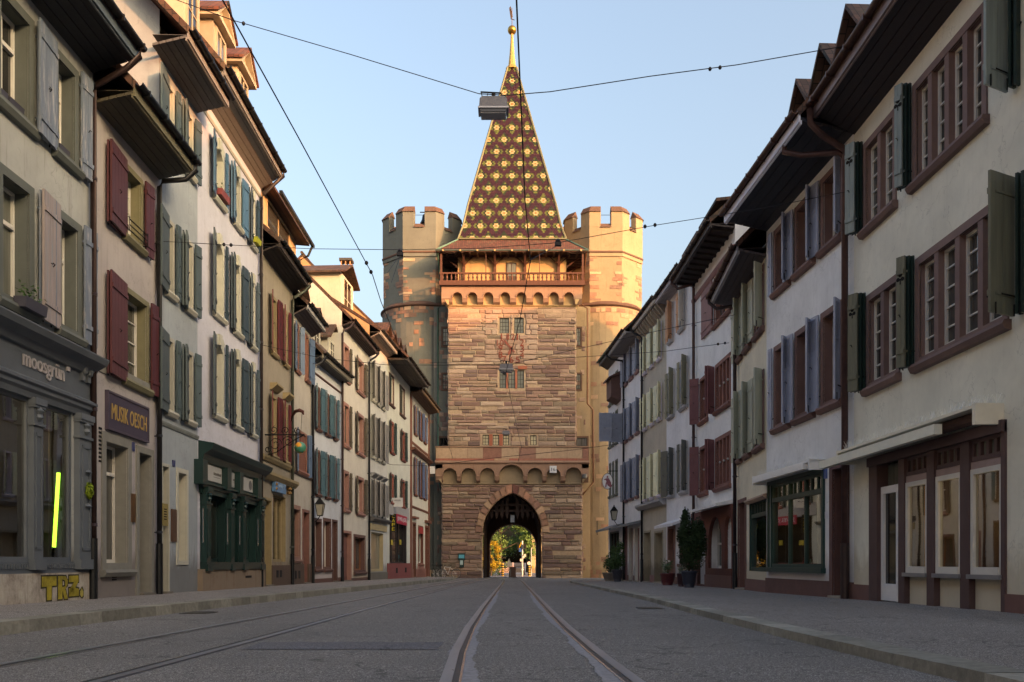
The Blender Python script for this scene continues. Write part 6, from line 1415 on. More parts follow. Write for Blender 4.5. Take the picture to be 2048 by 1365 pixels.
for k in range(nv):
    c = sc(lin(rn.choice(STN[:5]+[(176, 132, 108), (120, 80, 72)])), rn.uniform(.85, 1.1)); ln = rn.uniform(.85, 1.12) if not 7 < k < 11 else 1.1
    A = Vector(pi[k]); B = Vector(pi[k+1]); C_ = Vector(pi[k+1])+(Vector(po[k+1])-Vector(pi[k+1]))*ln; D_ = Vector(pi[k])+(Vector(po[k])-Vector(pi[k]))*ln; e = .025
    A2, B2, C2, D2 = A.lerp(B, e*1.5), B.lerp(A, e*1.5), C_.lerp(D_, e*1.5), D_.lerp(C_, e*1.5)
    cen = (A2+B2+C2+D2)/4; g.prism(frF, [(cxa+v.x, v.y) for v in (A2, B2, C2, D2)], -.02, .07, sc(c, .9)); g.prism(frF, [(cxa+v.x, v.y) for v in (A2.lerp(cen, .15), B2.lerp(cen, .15), C2.lerp(cen, .15), D2.lerp(cen, .15))], .07, .13, c)
g.build('arch_voussoirs', stone, tw)
g = G(); [g.box(frF, xx-.12, xx+.12, -.3, .12, zsprg-.16, zsprg) for xx in (xa0-.02, xa1+.02)]; g.build('impost', dressed, tw)
# passage
g = G(); px0, px1 = xa0+.12, xa1-.12; pa = [(cxa+x, z) for x, z in arch_pts(hwA-.1, H_-.1, zsprg)]
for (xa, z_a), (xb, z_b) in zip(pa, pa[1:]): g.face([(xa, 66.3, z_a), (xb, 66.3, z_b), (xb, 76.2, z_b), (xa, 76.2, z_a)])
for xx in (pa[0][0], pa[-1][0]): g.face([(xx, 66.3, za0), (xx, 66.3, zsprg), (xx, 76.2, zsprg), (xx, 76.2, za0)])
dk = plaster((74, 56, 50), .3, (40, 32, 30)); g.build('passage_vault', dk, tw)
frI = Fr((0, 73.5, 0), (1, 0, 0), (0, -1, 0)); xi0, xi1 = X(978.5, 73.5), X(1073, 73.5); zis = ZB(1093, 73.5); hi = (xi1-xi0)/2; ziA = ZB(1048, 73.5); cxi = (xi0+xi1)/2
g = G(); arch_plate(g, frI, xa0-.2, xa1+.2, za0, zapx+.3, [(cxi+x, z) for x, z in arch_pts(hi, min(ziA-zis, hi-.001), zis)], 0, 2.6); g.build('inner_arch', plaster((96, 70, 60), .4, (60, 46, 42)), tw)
frG = Fr((0, 66.9, 0), (1, 0, 0), (0, -1, 0)); g = G()
for k in range(11):
    x = xa0+.25+(xa1-xa0-.5)*k/10; zt_ = zsprg+.2; w = .12; zz = ZB(1030, 66.9)
    if abs(x-cxa) > .15: g.box(frG, x-w, x+w, -.1, 0, zz, zapx); g.prism(frG, [(x-w, zz), (x+w, zz), (x, zz-.35)], -.1, 0)
for z_ in (ZB(1024, 66.9), ZB(1012, 66.9)): g.box(frG, xa0, xa1, -.14, .03, z_, z_+.14)
g.build('portcullis', woodd, tw)
g = G(); lx = X(1025, 67.5); [g.box(Fr((lx, 67.5, 0), (1, 0, 0), (0, -1, 0)), a, b_, -.02+c, c+.02, ZB(1046, 67.5), ZB(1030, 67.5)) for a, b_, c in ((-.2, -.16, .18), (.16, .2, .18), (-.2, -.16, -.18), (.16, .2, -.18))]; g.lathe((lx, 67.5, ZB(1030, 67.5)), [(.3, 0), (.12, .18), (.03, .25)], 4, ph=.5); g.lathe((lx, 67.5, ZB(1047, 67.5)), [(.2, 0), (.24, .06)], 4, ph=.5)
pl_ = thing('passage_lantern', 'square lantern hanging inside the dark gateway arch', 'lantern', (lx, 67.5, ZB(1047, 67.5))); g.build('lantern_frame', DARK, pl_)
G().box(Fr((lx, 67.5, 0), (1, 0, 0), (0, -1, 0)), -.15, .15, -.15, .15, ZB(1045, 67.5), ZB(1031, 67.5)).build('lantern_glass', solid((150, 160, 175), .2), pl_)
G().tube([(lx, 67.5, ZB(1029, 67.5)), (lx, 67.5, zapx)], .02, 5).build('rod', DARK, pl_)
sgn = thing('number_sign', 'white square sign with the number 16 on the lower frieze of the gate', 'sign', (X(1106, 65), 65.03, ZB(945, 65))); fs = Fr((X(1099.5, 65), 65.02, ZB(946, 65)), (1, 0, 0), (0, -1, 0))
G().box(fs, 0, .5, -.04, 0, 0, .5).build('plate', solid((190, 194, 200), .5, .04), sgn); textg('16', fs, .11, .4, .13, .37, 0, .01).build('digits', solid((40, 42, 50), .5), sgn)
# round towers
for sx, cx_, nm, lab in ((-1, X(846.5, 71), 0, ''), (1, X(1204, 71), 1, '')):
    cy = 71.0; rt_ = 2.93; zst = ZB(506, 68.1); zb8 = ZB(604, 68); c = Vector((cx_, cy, 0)); ap = rt_; cr = ap/math.cos(math.pi/8)
    root = tw
    pm_ = pst if sx > 0 else plaster((112, 113, 106), .45, (104, 98, 80), bs=.5)  # left tower's shade is put into a greyer, darker plaster
    g = G(); g.lathe(c, [(cr+.02, zb8-.05), (cr+.02, zst)], 8, ph=.5); g.lathe(c, [(3.17, -2.5), (3.17, zb8-.3)], 40)
    vs = [c+Vector((math.cos(math.pi/8+k*math.pi/4-math.pi/2), math.sin(math.pi/8+k*math.pi/4-math.pi/2), 0))*(cr+.1) for k in range(8)]; crt = cr+.1; q = g
    # exposed quoins at the corners of the octagon and patches
    rn = random.Random(40+sx)
    for k in range(8):
        a, b_ = vs[k], vs[(k+1) % 8]; d = (b_-a); L_ = d.length*cr/crt; d.normalize(); nn = Vector((d.y, -d.x, 0)); base = c+(a-c)*(cr+.02)/crt; frq = Fr(base, d, nn)
        z = zb8+.1
        while z < zst-.45:
            h_ = rn.uniform(.14, .3)
            for side in (0, 1):
                if rn.random() < (.75 if math.sin(z*2.1+k) > -.3 else .25):
                    w = rn.uniform(.15, .55+.4*abs(math.sin(z*3+k))); x0, x1 = (0, w) if side == 0 else (L_-w, L_); q.box(frq, x0, x1, 0, .025, z+.02, z+h_, sc(lin(rn.choice(STN[:6])), rn.uniform(.85, 1.1)))
            z += h_
    z = -.6
    while z < zb8-.5:   # blocks curving round the drum, mostly in a few courses
        h_ = rn.uniform(.25, .36)
        for k in range(26):
            dens = .8 if (zb8-.9 < z) else (.22 if (int(z*1.3) % 4 == 0) else .03)
            if rn.random() < dens:
                t0 = -math.pi+math.pi*k/26; t1 = t0+math.pi/26*rn.uniform(.7, 1.6); cc = sc(lin(rn.choice(STN[:6])), rn.uniform(.85, 1.1)); K = 3
                for i in range(K):
                    u0, u1 = t0+(t1-t0)*i/K, t0+(t1-t0)*(i+1)/K; pt = lambda u, r, zz_: Vector((cx_+r*math.cos(u), cy+r*math.sin(u), zz_)); q.face([pt(u0, 3.195, z+.02), pt(u1, 3.195, z+.02), pt(u1, 3.195, z+h_), pt(u0, 3.195, z+h_)], cc)
        z += h_
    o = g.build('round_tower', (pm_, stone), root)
    g = G(); g.lathe(c, [(cr+.0, zst-.1), (cr+.16, zst-.02), (cr+.16, zst+.06), (cr+.08, zst+.14)], 8, ph=.5); g.build('string_course', redst, o); g = G(); g.lathe(c, [(3.17, zb8-.38), (3.34, zb8-.28), (3.34, zb8-.2), (3.05, zb8+.05)], 40); g.build('string_course', redst, o)
    # crown with merlons
    zg_ = ZB(455, 68.1); ztp = ZB(424, 68.1); crt = cr+.1
    vs = [c+Vector((math.cos(math.pi/8+k*math.pi/4-math.pi/2), math.sin(math.pi/8+k*math.pi/4-math.pi/2), 0))*crt for k in range(8)]
    g = G()
    for k in range(8):
        a, b_ = vs[k], vs[(k+1) % 8]; ia, ib = c+(a-c)*.86, c+(b_-c)*.86; A4 = lambda P_, z: Vector((P_.x, P_.y, z))
        for P1, P2 in ((a, b_), (ia, ib)): g.face([A4(P1, zst-.3), A4(P2, zst-.3), A4(P2, zg_), A4(P1, zg_)])
        g.face([A4(a, zg_), A4(b_, zg_), A4(ib, zg_), A4(ia, zg_)])
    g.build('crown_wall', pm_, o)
    for k in range(8):
        v = vs[k]; l = vs[k-1]; n_ = vs[(k+1) % 8]; gap = .31; L1 = v.lerp(l, .5-gap/2*1.05); N1 = v.lerp(n_, .5-gap/2*1.05); I = lambda p: c+(p-c)*.86
        P5 = [L1, v, N1, I(N1), I(v), I(L1)]; zz = ztp; q = G(); nP = 6
        q.face([A4(p, zz) for p in P5]); [q.face([A4(P5[i], zg_-.01), A4(P5[(i+1) % 6], zg_-.01), A4(P5[(i+1) % 6], zz), A4(P5[i], zz)]) for i in range(6)]
        mo_ = q.build('merlon', pm_, o)
        q = G(); T = [L1, v, N1]; out = [c+(p-c)*1.03 for p in T]; top = [c+(p-c)*.9 for p in T]; inn = [c+(p-c)*.83 for p in T]
        for i in range(2): q.face([A4(out[i], zz-.03), A4(out[i+1], zz-.03), A4(top[i+1], zz+.48), A4(top[i], zz+.48)]); q.face([A4(inn[i], zz-.03), A4(inn[i+1], zz-.03), A4(top[i+1], zz+.48), A4(top[i], zz+.48)]); q.face([A4(out[i], zz-.03), A4(out[i+1], zz-.03), A4(inn[i+1], zz-.03), A4(inn[i], zz-.03)])
        for i in (0, 2): q.face([A4(out[i], zz-.03), A4(top[i], zz+.48), A4(inn[i], zz-.03)])
        q.build('merlon_cap', redst, mo_)
    for k in range(8):  # sloping crenel sills
        a, b_ = vs[k], vs[(k+1) % 8]; m1, m2 = a.lerp(b_, .34), a.lerp(b_, .66); q = G(); O = [c+(p-c)*1.03 for p in (m1, m2)]; T = [c+(p-c)*.92 for p in (m1, m2)]
        q.face([A4(O[0], zg_-.05), A4(O[1], zg_-.05), A4(T[1], zg_+.32), A4(T[0], zg_+.32)]); q.face([A4(c+(m1-c)*.84, zg_), A4(c+(m2-c)*.84, zg_), A4(T[1], zg_+.32), A4(T[0], zg_+.32)]); q.build('crenel_sill', redst, o)
    # copper dome inside the crown
    q = G(); q.lathe(c+Vector((0, 0, zg_-.6)), [(1.0, 0), (.95, .5), (.6, .95), (.1, 1.15)], 16); q.build('copper_cap', verd, o) if sx > 0 else None
    g = G(); g.tube([c+Vector((-1.3, -1.6, ztp+.25)), c+Vector((1.3, -1.6, ztp+.25))], .02, 5); g.build('tie_rod', DARK, o)
    # connecting wall between shaft and round tower
    x0, x1 = sorted((sx*4.3, sx*(4.68+1.2))); frC = Fr((0, 67.6, 0), (1, 0, 0), (0, -1, 0)); g = G(); g.box(frC, x0, x1, -3, 0, -2, z_top+.4); cwg = g
    q = G(); blocks(q, frC, sx*4.68 if sx > 0 else x0+.25, x1-.35 if sx > 0 else -4.68, 0, z_top, seed=60+sx, bl=(.3, .7), pal=STN[:6], bulge=(.015, .03)); 
    # keep only a sparse set of blocks
    keep = [i for i in range(0, len(q.f))]; q2 = G(); rn = random.Random(70+sx)
    for i in range(0, len(q.f), 8):
        if rn.random() < (.45 if sx < 0 else .2):
            for j in range(i, i+8): q2.face([q.v[k] for k in q.f[j]], q.c[j])
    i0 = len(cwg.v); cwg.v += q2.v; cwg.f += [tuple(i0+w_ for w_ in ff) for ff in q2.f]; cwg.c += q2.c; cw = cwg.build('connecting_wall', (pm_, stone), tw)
    for y0, y1 in ((657, 692), (749, 779), (876, 893)):
        pa_, pb_ = (885.5, 896) if sx < 0 else (1152, 1161); a_, b2 = X(pa_, 67.6), X(pb_, 67.6)
        if y0 > 800: a_, b2 = X(879 if sx < 0 else 1152, 67.6), X(896 if sx < 0 else 1174, 67.6)
        if sx < 0: b2 = min(b2, -4.72)
        else: a_ = max(a_, 4.72)
        lattice_window(a_, b2, ZB(y1, 67.6), ZB(y0, 67.6), 2, 4 if y0 < 800 else 1, frC, tw, 'grey' if y0 < 800 else 'dark', n=.02)
        g = G(); g.box(frC, a_-.12, b2+.12, 0, .05, ZB(y0, 67.6), ZB(y0, 67.6)+.12); g.box(frC, a_-.12, b2+.12, 0, .05, ZB(y1, 67.6)-.12, ZB(y1, 67.6)); g.box(frC, a_-.12 if sx < 0 else b2, a_ if sx < 0 else b2+.12, 0, .05, ZB(y1, 67.6), ZB(y0, 67.6)); g.build('window_surround', redst, tw)
    # drainpipe
    xs = X(875, 66.8) if sx < 0 else X(1176, 66.8)
    dpts = [Vector((sx*5.4, 65.4, zE-.1)), Vector((sx*5.2, 66.2, zf0-.2)), Vector((sx*4.9+.0, 66.9, ZB(606, 67))), Vector((xs, 67.2, ZB(616, 67)))]
    if sx > 0: dpts += [Vector((xs, 67.2, ZB(808, 67.2))), Vector((X(1186, 67.2), 67.2, ZB(820, 67.2))), Vector((X(1187, 67.2), 67.2, ZB(965, 67.2))), Vector((X(1166, 66), 66.6, ZB(990, 66.5)))]
    else: dpts += [Vector((xs, 67.2, ZB(960, 67.2))), Vector((X(884, 66), 66.6, ZB(990, 66.5)))]
    G().tube(dpts, .07, 8).build('drainpipe', solid((78, 110, 102) if sx < 0 else (110, 76, 54), .5, .2, 6, .3), tw, True)
    # ground level barred window in the drum
    pw = (1189.5, 1217) if sx > 0 else (858, 877); Yw = 68.0
    a_, b2 = X(pw[0], Yw), X(pw[1], Yw); frw = Fr((0, Yw-.02 if sx > 0 else 68.2, 0), (1, 0, 0), (0, -1, 0)); y0, y1 = (1033, 1074) if sx > 0 else (1022, 1064)
    g = G(); g.box(frw, a_, b2, -.35, .0, ZB(y1, Yw), ZB(y0, Yw)); ob = g.build('window_surround', plaster((120, 74, 58), .2), tw); lattice_window(a_+.15, b2-.15, ZB(y1, Yw)+.15, ZB(y0, Yw)-.15, 4, 4, frw, tw, 'dark', n=.03)
bell = thing('bell', 'dark bronze bell hanging between the battlements of the left round tower', 'bell', (X(850, 69), 69.0, ZB(446, 69)))
G().lathe((X(850, 69), 69, ZB(447, 69)), [(.38, 0), (.34, .05), (.25, .25), (.2, .55), (.14, .66), (.03, .72)], 16).build('bell_body', solid((50, 50, 54), .5, .15, 5, .6), bell, True)
G().tube([(X(840, 69), 69, ZB(425, 69)), (X(861, 69), 69, ZB(425, 69))], .04, 6).tube([(X(850, 69), 69, ZB(425, 69)), (X(850, 69), 69, ZB(432, 69))], .05, 6).build('yoke', DARK, bell)
# ------------------------------------------------------------ overhead wires and lamps
wm = solid((34, 32, 38), .6, .1, 5, .3, 0)
def wire(label, pts, r, group='overhead wires', name='overhead_wire', ins=()):
    o = G().tube(pts, r, 6).build(name, wm); tag(o, label, 'wire', group)
    return o
def sagged(a, b, sag, n=10): return [a.lerp(b, k/n)-Vector((0, 0, sag*4*(k/n)*(1-k/n))) for k in range(n+1)]
wire('contact wire over the left tram track', [px2(445, 0, 8), px2(595, 272, 10.55), px2(745, 550, 15.65), px2(762, 604, 17.3), px2(811, 725, 22.5), px2(897, 890, 38.3), px2(906, 918, 43.5)], .008)
x_ = [(-2.57-.02, -4.0)]
wire('contact wire zigzagging over the middle tram track', [px2(1031.5, -60, 7.6), px2(1033, 0, 8), px2(1050, 400, 12.4), px2(1061, 520, 14.9), px2(1040, 640, 18.6), px2(1012, 745, 23.7), px2(1022, 800, 27.7), px2(1043, 895, 39), px2(1036, 925, 45)], .008)
wire('cable over the left street side carrying the near lamp', [px2(230, -45, 16), px2(380, 10, 16), px2(466, 41, 16), px2(700, 109, 16), px2(958, 188, 16)], .007)
wire('cable rising from the near lamp to the right roofs', [px2(958, 188, 16), px2(1012, 191, 16), px2(1100, 184, 16), px2(1300, 153, 16), px2(1475, 130, 16), px2(1670, 96, 16), px2(1760, 80, 16)], .008)
wire('long span wire crossing the street in front of the spire', [px2(322, 483, 17.8), px2(450, 490, 17.7), px2(620, 498, 17.5), px2(800, 500, 17.4), px2(960, 497, 17.2), px2(1115, 486, 17.0), px2(1310, 451, 16.7), px2(1520, 418, 16.5), px2(1692, 384, 16.35)], .006)
wire('lower span wire with the far lamp', [px2(522, 690, 24.8), px2(640, 716, 24.6), px2(770, 730, 24.5), px2(880, 731, 24.4), px2(1010, 731, 24.3), px2(1060, 720, 24.3), px2(1210, 686, 24.1), px2(1330, 659, 24.0), px2(1470, 630, 23.9)], .007)
wire('thin span wire ending in an insulator at the right downpipe', [px2(860, 726, 33), px2(1040, 722, 30), px2(1200, 712, 27), px2(1330, 703, 25), px2(1458, 686, 23.8)], .007)
wire('thin span wire near the cafe', [px2(776, 928, 47), px2(784, 930, 47), px2(860, 932, 46), px2(1000, 915, 45), px2(1150, 900, 43), px2(1238, 888, 41.5)], .012)
for (a, b_, Ya, Yb) in (((775, 546), (800, 510), 16.0, 17.4), ((783, 565), (800, 512), 16.3, 17.4), ((1061, 520), (1114, 492), 14.9, 17), ((1012, 745), (986, 736), 23.7, 24.3)):
    wire('short stay wire %s' % {775: 'upper of the two tying the left contact wire', 783: 'lower of the two tying the left contact wire', 1061: 'tying the middle contact wire to its span', 1012: 'beside the lamp below the painted clock'}[a[0]], [px2(*a, Ya), px2(*b_, Yb)], .005)
g = G()
for p, q, Y in ((800, 508, 17.4), (1116, 488, 17.0)): g.box(Fr(px2(p, q, Y), (1, 0, 0), (0, 1, 0)), -.06, .06, -.04, .04, -.04, .03); g.lathe(px2(p, q-3, Y), [(.03, 0), (.05, .02), (.03, .06)], 8)
for p, q, Y in ((487, 48, 16), (1310, 451, 16.7), (1290, 454, 16.75), (1420, 139, 16), (1440, 136, 16), (1450, 687, 23.9), (1436, 689, 24), (448, 490, 17.7), (462, 491, 17.7), (733, 527, 15.3), (742, 545, 15.6), (1008, 748, 23.9)):
    g.lathe(px2(p, q, Y)-Vector((0, 0, .03)), [(.012, 0), (.03, .02), (.03, .05), (.012, .07)], 8)
tag(g.build('wire_insulators', wm), 'small black insulators and clamps threaded on the overhead wires', 'insulators', 'overhead wires')
def street_lamp(c, w, label, Y):
    t_ = thing('hanging_lamp', label, 'street lamp', c, 'street lamps hung over the road'); fr = Fr(c, (1, 0, 0), (0, 1, 0)); lm = solid((104, 104, 112), .5, .08, 5, .3); s = w/.5
    g = G(); prof = [(-.25, .04), (-.24, .17), (-.2, .21), (.2, .21), (.24, .17), (.25, .04)]; g.prism(fr, [(a*s, z*s) for a, z in prof], -.16*s, .16*s); g.build('housing', lm, t_)
    g = G(); g.prism(fr, [(-.25*s, .02*s), (-.22*s, -.06*s), (.22*s, -.06*s), (.25*s, .02*s)], -.15*s, .15*s); g.build('glass_bowl', solid((56, 56, 62), .12, .1, 4), t_)
    g = G(); g.box(fr, -.27*s, .27*s, -.17*s, .17*s, .0, .03*s); g.box(fr, -.22*s, .22*s, -.13*s, .13*s, -.075*s, -.06*s); g.build('rim', solid((150, 150, 158), .4, .05, 4, .4), t_)
    g = G(); g.tube([fr(0, 0, .25*s), fr(0, 0, .33*s)], .035*s, 8); g.tube([fr(-.23*s, 0, .36*s), fr(.14*s, 0, .34*s)], .014, 6); g.tube([fr(-.22*s, 0, .37*s), fr(-.2*s, 0, .27*s), fr(-.12*s, 0, .26*s), fr(-.1*s, 0, .33*s)], .01, 6); g.build('hanger', DARK, t_)
street_lamp(px2(987, 225, 16), .5, 'large grey street lamp hung on wires in front of the spire', 16)
street_lamp(px2(1012.5, 741, 24.3), .36, 'smaller grey street lamp hung below the painted clock', 24.3)
street_lamp(px2(1012, 868, 44), .34, 'smallest grey street lamp hung above the three lit tower windows', 44)
# wall lantern on the teal shuttered house
def lantern(c, s, label, armdir):
    t_ = thing('wall_lantern', label, 'lantern', c); g = G(); N = 4; fr = Fr(c, (1, 0, 0), (0, 1, 0))
    for k in range(4):
        a = math.pi/4+k*math.pi/2; g.tube([c+Vector((math.cos(a)*.13, math.sin(a)*.13, 0))*s, c+Vector((math.cos(a)*.22, math.sin(a)*.22, .42))*s], .014*s, 5)
    g.lathe(c, [(.13*s, -.03*s), (.14*s, 0)], 4, ph=.5); g.lathe(c+Vector((0, 0, .42*s)), [(.25*s, 0), (.12*s, .15*s), (.05*s, .22*s), (.02*s, .3*s)], 4, ph=.5); g.build('lantern_frame', DARK, t_)
    g = G(); g.lathe(c, [(.125*s, 0), (.21*s, .42*s)], 4, ph=.5); g.build('lantern_glass', solid((170, 166, 150), .2, .05), t_)
    G().tube([c+Vector((0, 0, -.03*s)), c+Vector((armdir*.15, 0, -.25*s)), c+Vector((armdir*.6, 0, -.3*s))], .018, 6).build('arm', DARK, t_)
lantern(px2(640, 1031, 33.0), .95, 'glass lantern with a pointed dark top on the white house with teal shutters', -1)
lantern(px2(1228, 1040, 43.5), 1.0, 'dark lantern on the far right white house beneath the round sign', 1)
# ------------------------------------------------------------ planters
leafm = tint_mat('leaves', None, .7, bs=0)
def leafblob(g, c, rad, n, size, col, seed, shell=.6, flat=1):
    rn = random.Random(seed); c = Vector(c)
    for _ in range(n):
        d = Vector((rn.gauss(0, 1), rn.gauss(0, 1), rn.gauss(0, 1))).normalized(); rr = shell+(1-shell)*rn.random(); rr *= 1+.18*math.sin(d.x*7+seed)*math.cos(d.z*6+seed)
        p = c+Vector((d.x*rad[0], d.y*rad[1], d.z*rad[2]))*rr; e = Vector((rn.uniform(-1, 1), rn.uniform(-1, 1), rn.uniform(-.7, 1))).normalized()*size*rn.uniform(.6, 1.3)
        q = d.cross(e); q = (q.normalized() if q.length > 1e-3 else Vector((0, 0, 1)))*size*.55; g.face([p-e, p+q, p+e, p-q], sc(col, rn.uniform(.55, 1.35)))
def pot(name, label, c, r, h_, mat, cat='planter'):
    t_ = thing(name, label, cat, c); g = G(); g.lathe(c, [(r*.62, 0), (r*.8, h_*.3), (r*.95, h_*.85), (r, h_*.9), (r*1.02, h_), (r*.9, h_), (r*.88, h_*.92)], 24); g.build('pot', mat, t_, True)
    G().lathe(c+Vector((0, 0, h_*.85)), [(r*.9, 0), (r*.2, .03)], 20).build('soil', solid((50, 40, 32), .95), t_); return t_
Yp = 27.0; zg_ = gz(Yp)+.07; c = Vector((X(1378, Yp), Yp, zg_)); t_ = pot('evergreen_planter', 'tall clipped evergreen shrub in a large dark blue pot on the right pavement', c, .235, .5, solid((44, 48, 64), .5, .1))
g = G(); EG = lin((40, 58, 30))
for k, (px_, py_, rx, rz) in enumerate(((1372, 1055, .2, .55), (1394, 1062, .24, .4), (1386, 1090, .36, .45), (1372, 1100, .26, .5), (1398, 1095, .26, .4), (1384, 1120, .36, .4), (1366, 1070, .2, .35), (1369, 1036, .09, .28), (1400, 1075, .22, .4))):
    leafblob(g, px2(px_, py_, Yp), (rx, rx, rz), 1500, .03, EG, 100+k, .55)
g.build('foliage', leafm, t_); G().tube([c+Vector((0, 0, .4)), c+Vector((.05, 0, 1.6))], .04, 6).build('trunk', solid((60, 44, 34), .9), t_)
c = Vector((X(1335, 31), 31, gz(31)+.07)); t_ = pot('planter', 'low dark red bowl planter with sprigs and a white flower', c, .27, .42, solid((86, 40, 44), .4, .1))
g = G(); leafblob(g, c+Vector((0, 0, .62)), (.25, .25, .3), 220, .035, lin((96, 116, 84)), 3, .2); [g.tube([c+Vector((0, 0, .4)), c+Vector((math.cos(k*1.3)*.25, math.sin(k*1.3)*.2, .75+.1*(k % 3)))], .006, 3, col=lin((80, 96, 60))) for k in range(9)]; g.build('foliage', leafm, t_); G().lathe(c+Vector((.05, 0, .8)), [(.01, 0), (.05, .02), (.03, .06)], 8).build('flower', solid((220, 220, 210), .6), t_)
c = Vector((X(1363, 28.5), 28.5, gz(28.5)+.07)); t_ = pot('planter', 'small dark red pot half hidden beside the dark blue pot', c, .16, .42, solid((60, 34, 40), .4, .1)); g = G(); leafblob(g, c+Vector((0, 0, .55)), (.15, .15, .2), 160, .03, lin((120, 130, 110)), 5, .2); g.build('foliage', leafm, t_)
for px_, Y, r, h_, mt, lab, sd_, hh in ((1235, 40.5, .26, .55, solid((50, 52, 62), .5), 'dark pot with a green shrub at the far end of the right pavement', 8, .5), (1222, 42.5, .42, .4, solid((120, 112, 104), .8), 'low stone trough with a bushy plant at the far right corner', 9, .55)):
    c = Vector((X(px_, Y), Y, gz(Y)+.07)); t_ = pot('planter', lab, c, r, h_, mt); g = G(); leafblob(g, c+Vector((0, 0, h_+.4)), (.42, .4, hh), 900, .05, lin((58, 80, 44)), sd_, .3); leafblob(g, c+Vector((.1, 0, h_+1.0)), (.22, .22, .35), 250, .05, lin((66, 86, 46)), sd_+9, .3); g.build('foliage', leafm, t_)
# ------------------------------------------------------------ bicycles and information post by the gate
def bicycle(o, ang, label, frame_col, basket=False):
    t_ = thing('bicycle', label, 'bicycle', o, 'bicycles leaning by the gate'); fr = Fr(o, (math.cos(ang), math.sin(ang), 0), (-math.sin(ang), math.cos(ang), 0)); rw = .335
    fm = solid(frame_col, .35, .1, 5, .3, 0)
    def wheel(x):
        g = G(); g.tube([fr(x+rw*math.cos(2*math.pi*k/28), 0, rw+rw*math.sin(2*math.pi*k/28)) for k in range(29)], .024, 6, False); w = g.build('wheel', solid((30, 28, 28), .8), t_)
        g = G(); g.tube([fr(x+(rw-.025)*math.cos(2*math.pi*k/28), 0, rw+(rw-.025)*math.sin(2*math.pi*k/28)) for k in range(29)], .011, 5, False)
        for k in range(14): a = 2*math.pi*k/14; g.tube([fr(x, 0, rw), fr(x+(rw-.03)*math.cos(a), 0, rw+(rw-.03)*math.sin(a))], .003, 3)
        g.tube([fr(x, -.05, rw), fr(x, .05, rw)], .025, 8); g.build('rim', solid((190, 186, 180), .35, .05, 4, .3, 0), w)
    wheel(0); wheel(1.02); bb = (.44, .28); st = (.62, .83); hd = (.2, .82); hb_ = (.17, .72)
    g = G()
    for a, b_, r in ((bb, st, .016), (bb, hb_, .02), (hd, (.6, .78), .016), (hd, hb_, .02), (hb_, (0, rw), .014), (bb, (1.02, rw), .01), ((.6, .78), (1.02, rw), .009)): g.tube([fr(a[0], 0, a[1]), fr(b_[0], 0, b_[1])], r*1.35, 6)
    g.build('frame', fm, t_)
    g = G(); g.tube([fr(hd[0], 0, hd[1]), fr(.19, 0, .94)], .013, 6); g.tube([fr(.3, -.28, .95), fr(.18, -.24, .95), fr(.17, .24, .95), fr(.3, .28, .95)], .014, 6); g.build('handlebar', DARK, t_)
    g = G(); g.prism(Fr(fr(.55, 0, .93), fr.u, fr.v), [(-.08, 0), (.18, -.01), (.2, .04), (-.08, .03)], -.06, .06); g.tube([fr(.62, 0, .83), fr(.63, 0, .93)], .012, 6); g.build('saddle', DARK, t_)
    g = G(); g.tube([fr(bb[0], -.1, bb[1]), fr(bb[0]+.03, -.1, bb[1]-.16)], .01, 5); g.tube([fr(bb[0], .1, bb[1]), fr(bb[0]-.03, .1, bb[1]+.16)], .01, 5); g.lathe(fr(bb[0], -.0, bb[1]-.0), [(.01, -.01), (.02, .01)], 8); g.tube([fr(bb[0]+.09*math.cos(k*.5), -.05, bb[1]+.09*math.sin(k*.5)) for k in range(13)], .008, 4); g.build('pedals', DARK, t_)
bicycle(Vector((X(884, 64.5), 64.3, gz(64.5))), R(2), 'brown framed bicycle leaning broadside against the gate wall', (205, 198, 190))
bicycle(Vector((X(876, 65), 64.2, gz(65))), R(70), 'dark bicycle parked nose on in the corner beside the round tower', (26, 30, 40))
bicycle(Vector((X(869, 65), 64.0, gz(65))), R(76), 'black bicycle standing closest to the last left house', (40, 40, 40))
t_ = thing('info_panel', 'small dark green information panel with a light blue poster beside the arch', 'sign', (X(923, 65.4), 65.4, ZB(1135, 65.4))); fs = Fr((0, 65.45, 0), (1, 0, 0), (0, -1, 0)); Y = 65.4
G().box(fs, X(916, Y), X(930, Y), 0, .06, ZB(1121, Y), ZB(1107, Y)).box(fs, X(919, Y), X(928, Y), 0, .06, ZB(1135, Y), ZB(1121, Y)).build('frame', solid((24, 52, 50), .5), t_)
G().box(fs, X(917.5, Y), X(928.5, Y), .06, .065, ZB(1117, Y), ZB(1110, Y)).build('poster', solid((100, 180, 200), .4), t_); G().box(fs, X(920, Y), X(926, Y), .06, .065, ZB(1130, Y), ZB(1121, Y)).build('notice', solid((190, 210, 206), .4), t_)
t_ = thing('street_sign', 'white plate sign projecting from the gate frieze corner', 'sign', (X(863, 64.8), 64.6, ZB(940, 64.6))); G().box(Fr((0, 64.6, 0), (1, 0, 0), (0, -1, 0)), X(855.5, 64.6), X(870, 64.6), 0, .05, ZB(948, 64.6), ZB(933, 64.6)).build('plate', solid((206, 206, 206), .5), t_); G().tube([(X(868, 64.6), 64.62, ZB(937, 64.6)), (X(876, 65.2), 65.2, ZB(937, 65))], .02, 5).build('arm', DARK, t_)
t_ = thing('camera_box', 'small grey box lamp on the right corner of the lower frieze', 'lamp', (X(1169, 65), 64.9, ZB(953, 65))); G().lathe((X(1169, 65), 64.9, ZB(958, 65)), [(.12, 0), (.18, .06), (.18, .3), (.08, .34)], 12).build('body', solid((110, 110, 110), .4, .1, 4, .4), t_)
